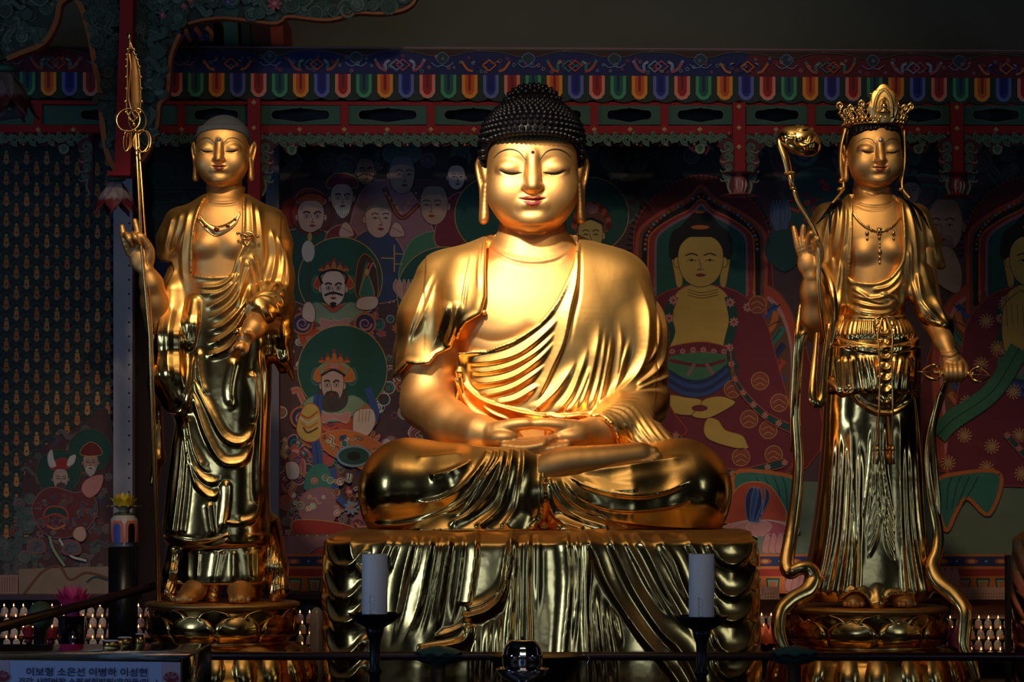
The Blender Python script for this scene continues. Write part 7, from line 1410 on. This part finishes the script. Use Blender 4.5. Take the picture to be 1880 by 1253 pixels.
# ---- chrome offering vessel and incense bowl
def vessel():
    d = -2.05; s = sc_(d); X = (959 - CX) * s; r = thing('chrome_vessel', 'small shiny chrome lidded vessel on a flared foot at the bottom centre', 'vessel', (X, d, TZ)); z = lambda y: CZ + (CY - y) * s - TZ
    V, F = lathe([(.001, z(1299)), (26 * s, z(1299)), (24 * s, z(1292)), (9 * s, z(1284)), (10 * s, z(1262)), (26 * s, z(1252)), (42 * s, z(1240)), (49 * s, z(1229)), (48 * s, z(1227)), (42 * s, z(1232)), (36 * s, z(1234)), (.001, z(1234))], 48); link_mesh('foot', V, F, M['chrome'], r)
    V, F = lathe([(35 * s, z(1233)), (37 * s, z(1226)), (38 * s, z(1214)), (37.5 * s, z(1205)), (38.5 * s, z(1203)), (37 * s, z(1201)), (35 * s, z(1191)), (30 * s, z(1182)), (26 * s, z(1178)), (25 * s, z(1176.5)), (12 * s, z(1176)), (.001, z(1175))], 48); link_mesh('bowl', V, F, M['chrome'], r)
    V, F = ball((0, 0, z(1172)), 3.2 * s, 8); link_mesh('lid_knob', V, F, M['darkwood'], r)
    d = -1.62; s = sc_(d); X = (985 - CX) * s; z = lambda y: CZ + (CY - y) * s - TZ
    r = thing('incense_bowl', 'wide dark round incense bowl behind the chrome vessel', 'bowl', (X, d, TZ)); V, F = lathe([(.001, 0), (34 * s, 0), (36 * s, 6 * s), (60 * s, z(1248)), (80 * s, z(1224)), (84 * s, z(1206)), (87 * s, z(1204)), (86 * s, z(1203)), (80 * s, z(1208)), (.001, z(1214))], 48); link_mesh('bowl_body', V, F, M['iron'], r)
    V, F = tube(spline([(80 * s, 0, z(1226)), (92 * s, 0, z(1220)), (96 * s, 0, z(1208)), (86 * s, 0, z(1203))], 5), 1.5 * s, 7); link_mesh('handle', V, F, M['chrome'], r)
vessel()
# ---- altar rail with lotus-leaf capitals
def rail():
    d = -1.12; s = sc_(d); zc = CZ + (CY - 1205) * s; r = thing('altar_rail', 'long dark red-brown altar rail with green lotus-leaf capitals, in front of the throne', 'railing', (0, d, 0))
    V, F = tube([((300 - CX) * s, 0, zc), (0, 0, zc - .001), ((2050 - CX) * s, 0, zc - .004)], 8 * s, 14); link_mesh('top_bar', V, F, M['railwood'], r)
    for x, yy in ((806, 1200), (1457, 1203), (2040, 1205)):
        X = (x - CX) * s; p_, q_ = box((X, 0, (zc - .03) / 2), (24 * s, 24 * s, zc - .03)); po = link_mesh('post', p_, q_, M['darkwood'], r, smooth=False)
        for sg, (a0, zz, tl) in enumerate(((0, 5, 1), (0, -4, -1))):
            n, m = 13, 25; V = []
            for ly in (0, 1):
                for i in range(n):
                    u = i / (n - 1)
                    for j in range(m):
                        a = 2 * math.pi * j / (m - 1); rx = 46 * u * (1 + .10 * math.cos(4 * a) + .03 * math.cos(11 * a)) * s; ry = 22 * u * s; z = (zz + tl * (14 * (1 - u ** 1.6)) + 2.4 * u * u * math.sin(9 * a)) * s - ly * 2 * s * tl
                        V.append((X + rx * math.cos(a), ry * math.sin(a), zc + z))
            F = []
            for ly in (0, 1):
                for i in range(n - 1):
                    for j in range(m - 1): F.append([ly * n * m + i * m + j, ly * n * m + i * m + j + 1, ly * n * m + (i + 1) * m + j + 1, ly * n * m + (i + 1) * m + j])
            link_mesh('lotus_leaf', V, np.array(F), M['verdigris'], r)
rail()
def side_rail():
    a, b = np.array(pw(-30, 1160, -1.5)), np.array(pw(322, 1066, 1.4)); r = thing('side_rail', 'dark rail sloping away at lower left with a green bud-shaped knob', 'railing', tuple(a * 0)); V, F = tube([a, a * .5 + b * .5, b], .022, 12); link_mesh('bar', V, F, M['railwood'], r)
    c = a + (b - a) * .34; dr = (b - a) / np.linalg.norm(b - a); c = np.array(pw(74, 1131, a[1] + (b[1] - a[1]) * .30)); V, F = lathe([(.001, -.052), (.03, -.048), (.055, -.02), (.062, .01), (.05, .04), (.024, .055), (.001, .056)], 24, (0, 0, 0), 6, .04); V = V @ rot3(0, 74, 0).T + c; link_mesh('bud_knob', V, F, mat('bud_green', (.15, .17, .075), .6), r)
    p = np.array([c[0], c[1], 0]); V, F = box((c[0], c[1], c[2] / 2 - .02), (.05, .05, c[2] - .04)); link_mesh('post', V, F, M['darkwood'], r, smooth=False); p2 = a + (b - a) * .97; V, F = box((p2[0], p2[1], p2[2] / 2 + .27), (.05, .05, p2[2] - .56)); link_mesh('post', V, F, M['darkwood'], r, smooth=False)
side_rail()
# ---- glass topped donation box with name banner
M['glass'] = mat('clear_glass', (.9, .95, .95), .03, trans=1.0, ior=1.45); M['banner'] = mat('banner_blue', (.36, .47, .82), .6); M['banner_edge'] = mat('banner_edge', (.42, .38, .50), .6); M['lotus_print'] = mat('lotus_print', (.22, .05, .16), .6); M['banner_ink'] = mat('banner_ink', (.025, .03, .09), .6)
def box_case():
    zt = CZ + (CY - 1213) * sc_(-3.0); x1 = (333 - CX) * sc_(-3.0); x0 = x1 - 1.35; yf, yk = -3.0, -2.12; r = thing('donation_box', 'glass-topped dark donation box at lower left carrying the blue name banner', 'box', ((x0 + x1) / 2, (yf + yk) / 2, 0)); o = np.array([(x0 + x1) / 2, (yf + yk) / 2, 0])
    def bx(nm, a, b, m): c = (np.array(a) + np.array(b)) / 2 - o; V, F = box(c, np.array(b) - np.array(a)); return link_mesh(nm, V, F, M[m], r, smooth=False)
    bx('body', (x0, yf, 0), (x1, yk, zt - .20), 'darkwood'); bx('glass_pane', (x0 + .004, yf + .002, zt - .2), (x1 - .012, yf + .010, zt - .006), 'glass'); bx('glass_pane', (x1 - .010, yf + .002, zt - .2), (x1 - .002, yk, zt - .006), 'glass'); bx('glass_pane', (x0, yf, zt - .006), (x1, yk, zt), 'glass')
    for a, b in (((x1 - .006, yf - .002, zt - .2), (x1 + .002, yf + .006, zt + .002)), ((x1 - .006, yk - .006, zt - .2), (x1 + .002, yk + .002, zt + .002)), ((x1 - .005, yf, zt - .002), (x1 + .001, yk, zt + .002)), ((x0, yf - .002, zt - .004), (x1, yf + .004, zt + .002))): bx('corner_bead', a, b, 'darkwood')
    d = -3.012; q = pw(165, 1290, d); bn = thing('name_banner', 'pale blue banner with dark blue Korean lettering and purple lotus prints at each end', 'banner', q)
    def rect(nm, a, b, c, e, m, dd): V = [pw(a, b, d) , pw(c, b + (c - a) * .012, d), pw(c, e, d), pw(a, e, d)]; V = [(v.x - q.x, dd, v.z - q.z) for v in V]; V2 = [(v[0], dd + .003, v[2]) for v in V]; return link_mesh(nm, V + V2, [[0, 1, 2, 3], [7, 6, 5, 4], [0, 4, 5, 1], [1, 5, 6, 2], [2, 6, 7, 3], [3, 7, 4, 0]], M[m], bn, smooth=False)
    rect('sheet', -60, 1212, 297, 1290, 'banner', 0); rect('end_strip', 297, 1216.6, 331, 1290, 'banner_edge', .001); rect('end_strip', 0, 1213, 17, 1290, 'banner_edge', -.0012)
    for cx, cy in ((314, 1244), (4, 1242)):
        b = Board(d - .0022, .0003)
        for i in range(9): a = math.pi * (1 + i / 8); b.ell(cx + 8 * math.cos(a), cy + 6 * math.sin(a) + 2, 4.2, 6.5, ('wine', 'mauve')[i % 2], a=math.degrees(a) + 90, n=12)
        for i in range(7): a = math.pi * (1 + i / 6); b.ell(cx + 4.5 * math.cos(a), cy + 4 * math.sin(a), 3, 5, ('mauve', 'wine')[i % 2], a=math.degrees(a) + 90, n=12)
        b.ell(cx, cy + 6, 9, 4, 'wine'); b.build('lotus_print', 'paint', bn, q)
    def text(s_, x, y, px_h, spacing=1.0, w=None):
        cu = bpy.data.curves.new('lettering', 'FONT'); cu.body = s_; cu.size = px_h * sc_(d) * 1.22; cu.extrude = .0004; cu.space_character = spacing; cu.align_x = 'LEFT'; cu.offset = .00035
        t = bpy.data.objects.new('lettering', cu); C.objects.link(t); t.parent = bn; p = pw(x, y, d); t.location = (p.x - q.x, -.0026, p.z - q.z); t.rotation_euler = (math.pi / 2, math.radians(.35), 0); cu.materials.append(M['banner_ink'])
        bpy.context.view_layer.update(); dx = max(t.dimensions.x, 1e-4); me = bpy.data.meshes.new_from_object(t.evaluated_get(bpy.context.evaluated_depsgraph_get()))
        me.materials.clear(); me.materials.append(M['banner_ink']); t2 = bpy.data.objects.new('lettering', me); C.objects.link(t2); t2.parent = bn; t2.location = t.location; t2.rotation_euler = t.rotation_euler; t2.scale = (w * sc_(d) / dx, 1, 1); bpy.data.objects.remove(t)
    text('이보형 소은선 이병하 이성현', 47, 1240, 14, 1.0, 222); text('건강 사업번창 소원성취발원(은아들/민···)', 33, 1257, 12, 1.0, 256)
    # metal tealight cups on the glass
    for i, (x, y, rr_, lab) in enumerate(((229, 1184.6, 14, 'round gilt cup of white wax on the glass box, the one in the middle'), (205, 1188.5, 16, 'wide gilt cup of white wax on the glass box, nearest the banner'), (257, 1184.2, 9, 'small gilt candle cup at the back of the glass box'))):
        zt_ = zt; dd = (zt_ - CZ) / ((CY - y) / PXM) ; dd = (dd - 1) * DIST; s = sc_(dd); c = thing('wax_cup', lab, 'candle', ((x - CX) * s, dd, zt_)); h = (13, 11, 19)[i] * s
        V, F = lathe([(.001, 0), (rr_ * s * .95, 0), (rr_ * s, 1 * s), (rr_ * s, h), (rr_ * s * .95, h), (rr_ * s * .93, h - 2 * s), (.001, h - 2.2 * s)], 28); link_mesh('metal_cup', V, F, M['gold_old'], c); V, F = lathe([(.001, h + 2.2 * s), (rr_ * s * .8, h + 1.6 * s), (rr_ * s * .93, h + .2 * s), (rr_ * s * .9, h - 3 * s)], 28); link_mesh('wax', V, F, M['candle'], c)
box_case()
# ---- lotus flowers
def lotus_flower(x, y, r, d, inner, outer, lab, name='lotus_flower', rows=4, h=1.0):
    s = sc_(d); q = pw(x, y, d); t = thing(name, lab, 'flower', q)
    for k in range(rows):
        n = 7 + k * 2; op = (.10, .30, .52, .95)[k if k < rows - 1 else 3]; m = (inner, outer)[k == rows - 1]
        for i in range(n):
            a = 2 * math.pi * (i + .5 * k) / n; V = []; N_, M_ = 8, 5; L = r * (1.0 - .04 * k) * h if k < rows - 1 else r * .80
            for u in np.linspace(0, 1, N_):
                th = op * (u ** .8); R = (r * .15 + L * math.sin(th * 1.35) * u + r * .10 * math.sin(u * 3.1)) ; z = L * u * max(.18, math.cos(th * 1.25)); w = r * .17 * math.sin(math.pi * min(.99, u * .84 + .15)) ** 1.1
                for v in np.linspace(-1, 1, M_): V.append((R - .10 * r * v * v * (1 - u), w * v, z))
            F = [(a_ * M_ + b_, a_ * M_ + b_ + 1, (a_ + 1) * M_ + b_ + 1, (a_ + 1) * M_ + b_) for a_ in range(N_ - 1) for b_ in range(M_ - 1)]; V = np.array(V) @ rot3(0, 0, math.degrees(a)).T * s
            V2 = V * [.985, .985, 1] + [0, 0, -.4 * s]; nn = len(V); link_mesh('petal', np.vstack([V, V2]), np.array(F + [[nn + e for e in f[::-1]] for f in F]), M[m], t)
    V, F = lathe([(.001, -2 * s), (r * .28 * s, -1 * s), (r * .22 * s, r * .25 * s), (.001, r * .3 * s)], 14); link_mesh('base', V, F, M[outer], t); return t
M['petal_yellow'] = mat('petal_yellow', (.75, .52, .03), .6); M['petal_cream'] = mat('petal_cream', (.62, .52, .22), .6); M['petal_pink'] = mat('petal_pink', (.62, .05, .22), .5); M['petal_rose'] = mat('petal_rose', (.50, .10, .22), .5); M['petal_red'] = mat('petal_red', (.55, .04, .05), .5); M['petal_orange'] = mat('petal_orange', (.60, .12, .05), .5)
def flower_column():
    d = .95; s = sc_(d); q = pw(226, 1290, d); q.z = .56; o = np.array(q); r = thing('black_flower_column', 'square black column at left carrying a painted pot and yellow lotus', 'column', q)
    zt = CZ + (CY - 1005) * s; V, F = box((0, 0, (zt - .56) / 2), (47 * s, 47 * s, zt - .56)); link_mesh('shaft', V, F, M['iron'], r, smooth=False)
    c = pw(228, 1004, d); p = thing('painted_pot', 'small drum-shaped pot painted blue, orange and white on top of the black column', 'pot', c)
    V, F = lathe([(.001, 0), (20 * s, 0), (21 * s, 3 * s), (20 * s, 5 * s), (25 * s, 12 * s), (26 * s, 30 * s), (25 * s, 50 * s), (19 * s, 57 * s), (16 * s, 60 * s), (17 * s, 62 * s), (.001, 62 * s)], 32); link_mesh('drum', V, F, mat('pot_white', (.42, .36, .36), .5), p)
    M['pot_blue'] = mat('pot_blue', (.03, .08, .42), .5); M['pot_orange'] = mat('pot_orange', (.50, .12, .07), .5); M['pot_green'] = mat('pot_green', (.05, .07, .035), .6)
    for k in range(6):
        a = -math.pi / 2 + (k - .35) * math.pi / 3
        for wd, hh, mm, off, nm in ((.46, 40, 'pot_orange', .6, 'petal_stripe'), (.26, 33, ('pot_blue', 'iron')[k % 2], 1.6, 'petal_heart')):
            V = []; nn = 9
            for j in range(nn):
                v = j / (nn - 1) * 2 - 1; top = (10 + hh * (1 - .25 * v ** 4)) * s
                for z in np.linspace(8 * s, top, 6): rr_ = 26.2 * s if z < 46 * s else (26.2 - (z / s - 46) * .5) * s; V.append(((rr_ + off * s * .5) * math.cos(a + v * wd), (rr_ + off * s * .5) * math.sin(a + v * wd), z))
            F = [(j * 6 + i, (j + 1) * 6 + i, (j + 1) * 6 + i + 1, j * 6 + i + 1) for j in range(nn - 1) for i in range(5)]; link_mesh(nm, V, np.array(F), M[mm], p)
    V, F = lathe([(17 * s, 56 * s), (20 * s, 59 * s), (17 * s, 62 * s), (10 * s, 63 * s)], 28); link_mesh('neck_ring', V, F, M['pot_green'], p)
    lotus_flower(228, 942, 38, d, 'petal_yellow', 'petal_cream', 'yellow lotus flower with pale outer petals on the painted pot')
flower_column()
def boxed_lotus():
    d = .55; s = sc_(d); q = pw(133, 1290, d); q.z = .56; r = thing('clear_display_box', 'upright clear box with dark blue bottle inside, at lower left', 'box', q); zt = CZ + (CY - 1132) * s - .56
    V, F = box((0, 0, zt / 2), (44 * s, 44 * s, zt)); o = link_mesh('clear_walls', V, F, M['glass'], r, smooth=False); V, F = lathe([(.001, .002), (14 * s, .002), (14 * s, zt * .7), (6 * s, zt * .85), (.001, zt * .86)], 16); link_mesh('blue_bottle', V, F, mat('bottle_blue', (.01, .02, .10), .2), r)
    lotus_flower(133, 1131, 52, d, 'petal_pink', 'petal_pink', 'bright magenta lotus flower on the clear box at lower left', h=1.1)
boxed_lotus()
def stand_lotus(x, y, r, d, m, lab, lab2):
    s = sc_(d); q = pw(x, 1290, d); q.z = .56; t = thing('flower_stand', lab2, 'stand', q); zt = CZ + (CY - y) * s - .56
    V, F = lathe([(.001, 0), (18 * s, 0), (16 * s, 4 * s), (4 * s, 8 * s), (4 * s, zt - 4 * s), (9 * s, zt - 1 * s), (.001, zt - 1 * s)], 16); link_mesh('stem', V, F, M['iron'], t); lotus_flower(x, y, r, d, m, m, lab, rows=3, h=1.15)
stand_lotus(1757, 1204, 50, .75, 'petal_rose', 'dusky pink lotus flower behind the ribbon at lower right', 'thin dark stand under the pink lotus at lower right')
stand_lotus(1408, 1196, 44, .75, 'petal_orange', 'orange-red lotus flower between the throne and the right pedestal', 'thin dark stand under the orange-red lotus')
stand_lotus(52, 1178, 26, .3, 'petal_red', 'small red lotus at the lower left, left of the green knob', 'thin dark stand under the small left red lotus'); stand_lotus(94, 1180, 26, .3, 'petal_red', 'small red lotus at the lower left, right of the green knob', 'thin dark stand under the small right red lotus')
def jar():
    d = .5; s = sc_(d); q = pw(581, 1290, d); q.z = .56; zt = CZ + (CY - 1116) * s - .56; r = thing('clear_wrapped_candle', 'tall pale candle in crinkled clear wrapping left of the throne', 'candle', q)
    V, F = lathe([(.001, 0), (12 * s, 0), (13 * s, zt * .3), (12 * s, zt * .6), (13.5 * s, zt * .8), (10 * s, zt * .96), (4 * s, zt), (.001, zt)], 18, (0, 0, 0), 5, .07); link_mesh('wrapping', V, F, mat('wrap', (.50, .38, .33), .15, trans=.5), r)
jar()
# ---- tiers of small white votive buddhas with tiny lamps
M['white_clay'] = mat('white_clay', (.50, .48, .50), .6); M['name_card'] = mat('name_card', (.60, .32, .26), .7); M['lamp_glow'] = mat('lamp_glow', (1, .6, .3), .5, emit=(1.0, .42, .14), estr=6); M['tier'] = mat('black_tier', (.01, .01, .012), .5)
def statuette():
    r = thing('votive_statuette', 'small white votive buddha with name card and tiny lit lamp, on black tiers', 'figurine', (0, 0, 0), 'white votive buddhas on the black tiers'); s = sc_(1.9)
    c = Clay((-9, -9, -22), (9, 9, 2), .9); c.ell((0, 0, -3), (7.2, 6, 4)); c.ell((0, 0, -8.5), (4.6, 4, 5), k=3); c.ell((0, -.5, -14.5), (3, 3, 3.4), k=1); c.ell((0, 2.5, -9), (7, 1.6, 9.2), k=1); V, F = c.mesh(1); link_mesh('figure', V * s, F, M['white_clay'], r)
    V, F = box((0, -6.6, 4.0), (13, .6, 7)); link_mesh('name_card', V * s, F, M['name_card'], r, smooth=False)
    V, F = ball((3.2, -7.5, 1.2), 1.25, 7); V2, F2 = tube([(3.2, -7.5, 2), (3.2, -7.5, 5)], [1.0, .2], 6); V, F = join([(V, F), (V2, F2)]); V = V + [-3.2 + 0, 5, 19.5]; link_mesh('lamp', V * s, F, M['lamp_glow'], r); return r
ST = statuette(); first = True
REG = [('left', 2, 272, 1133, 'below the panel of tiny buddhas at the far left'), ('mid', 545, 600, 1145, 'between the left pedestal and the throne'), ('rmid', 1392, 1444, 1150, 'between the throne and the right pedestal'), ('right', 1738, 1858, 1155, 'at the lower right')]
SHADE = dict(left='at the far left', mid='just left of the throne', rmid='just right of the throne', right='at the lower right')
TIER = ('topmost', 'second', 'third', 'lowest'); ORD = 'first second third fourth fifth sixth seventh eighth ninth tenth eleventh twelfth thirteenth fourteenth fifteenth sixteenth seventeenth'.split()
for nm, x0, x1, y0, wh in REG:
    for k in range(4):
        d = 1.9 - k * .055; s = sc_(d); y = y0 + k * 19.5; z = CZ + (CY - y) * s
        tr = thing('tier_shelf', ('topmost', 'second', 'third', 'lowest')[k] + ' narrow black tier ' + wh, 'shelf', (((x0 + x1) / 2 - CX) * s, d, z - .012)); V, F = box((0, 0, .0055), ((x1 - x0 + 14) * s, .054, .011)); link_mesh('shelf_board', V, F, M['tier'], tr, smooth=False); V, F = box((0, .022, -(z - .56) / 2), ((x1 - x0 + 14) * s, .006, z - .56)); link_mesh('riser', V, F, M['tier'], tr, smooth=False)
        x = x0 + 6 + (k % 2) * 4; nth = 0
        while x < x1:
            o = ST if first else copy_tree(ST); first = False; o.location = ((x - CX) * s, d, z - .0008); o['group'] = 'white votive buddhas ' + SHADE[nm]; o['label'] = 'white votive buddha, ' + ORD[nth] + ' from the left on the ' + TIER[k] + ' tier ' + SHADE[nm]; nth += 1; x += 17.6
# ---- pink name sheets above the tiers
def sheet(x0, y0, x1, y1, lab):
    d = 2.05; q = pw((x0 + x1) / 2, y1, d); r = thing('name_sheet', lab, 'sign', q); put_slab('paper_board', [(x0, y0), (x1, y0), (x1, y1), (x0, y1)], d, .006, 'name_card', r, q); b = Board(d - .0006, .0003); L = 1
    for j in range(2 if y1 - y0 > 18 else 1):
        for i in range(int((x1 - x0 - 12) / 5)): b.line([(x0 + 8 + i * 5, y1 - 5 - j * 6), (x0 + 10.5 + i * 5, y1 - 5 - j * 6)], 2.2, (.22, .09, .06), L)
    for j in range(int((y1 - y0 - 6) / 4)): b.line([(x0 + 3, y0 + 3 + j * 4), (x0 + 5.5, y0 + 3 + j * 4)], 2.4, (.20, .08, .06), L)
    b.build('small_print', 'paint', r, q)
sheet(1746, 1079, 1856, 1101.8, 'long salmon-pink sheet of tiny names at lower right, upper one'); sheet(1746, 1112.2, 1856, 1137, 'long salmon-pink sheet of tiny names at lower right, just above the votive buddhas'); sheet(1396, 1078, 1431, 1101.8, 'small salmon-pink name sheet right of the throne, upper one'); sheet(1396, 1112.2, 1428, 1136, 'small salmon-pink name sheet right of the throne, lower one')
def bar(x0, x1, y, d, h, lab):
    q = pw((x0 + x1) / 2, y, d); r = thing('cross_bar', lab, 'bar', q); put_slab('bar', [(x0, y - h), (x1, y - h), (x1, y + h), (x0, y + h)], d, .268 if x0 > 300 else .215, 'railwood', r, q)
bar(1392, 2050, 1107, 1.98, 5, 'dark red cross bar below the upper name sheets at the right'); bar(480, 600, 1096, 1.98, 5, 'dark red cross bar left of the throne'); bar(-120, 250, 1098, 1.98, 4, 'pale ledge bar under the panel of tiny buddhas')
# ---- edge of the next throne, at the right border
sec = copy_tree(bpy.data.objects['draped_throne']); sec.location.x += 3.13; sec.location.z += .0; sec['label'] = 'golden draped throne corner cut off by the right edge of the photo'
pq = wall_strip(1848, 1857, 1020, 1262, 1.2, .05, (.01, .008, .01), 'shelf_side_post', 'thin black upright post between votive tiers and the right-edge throne')
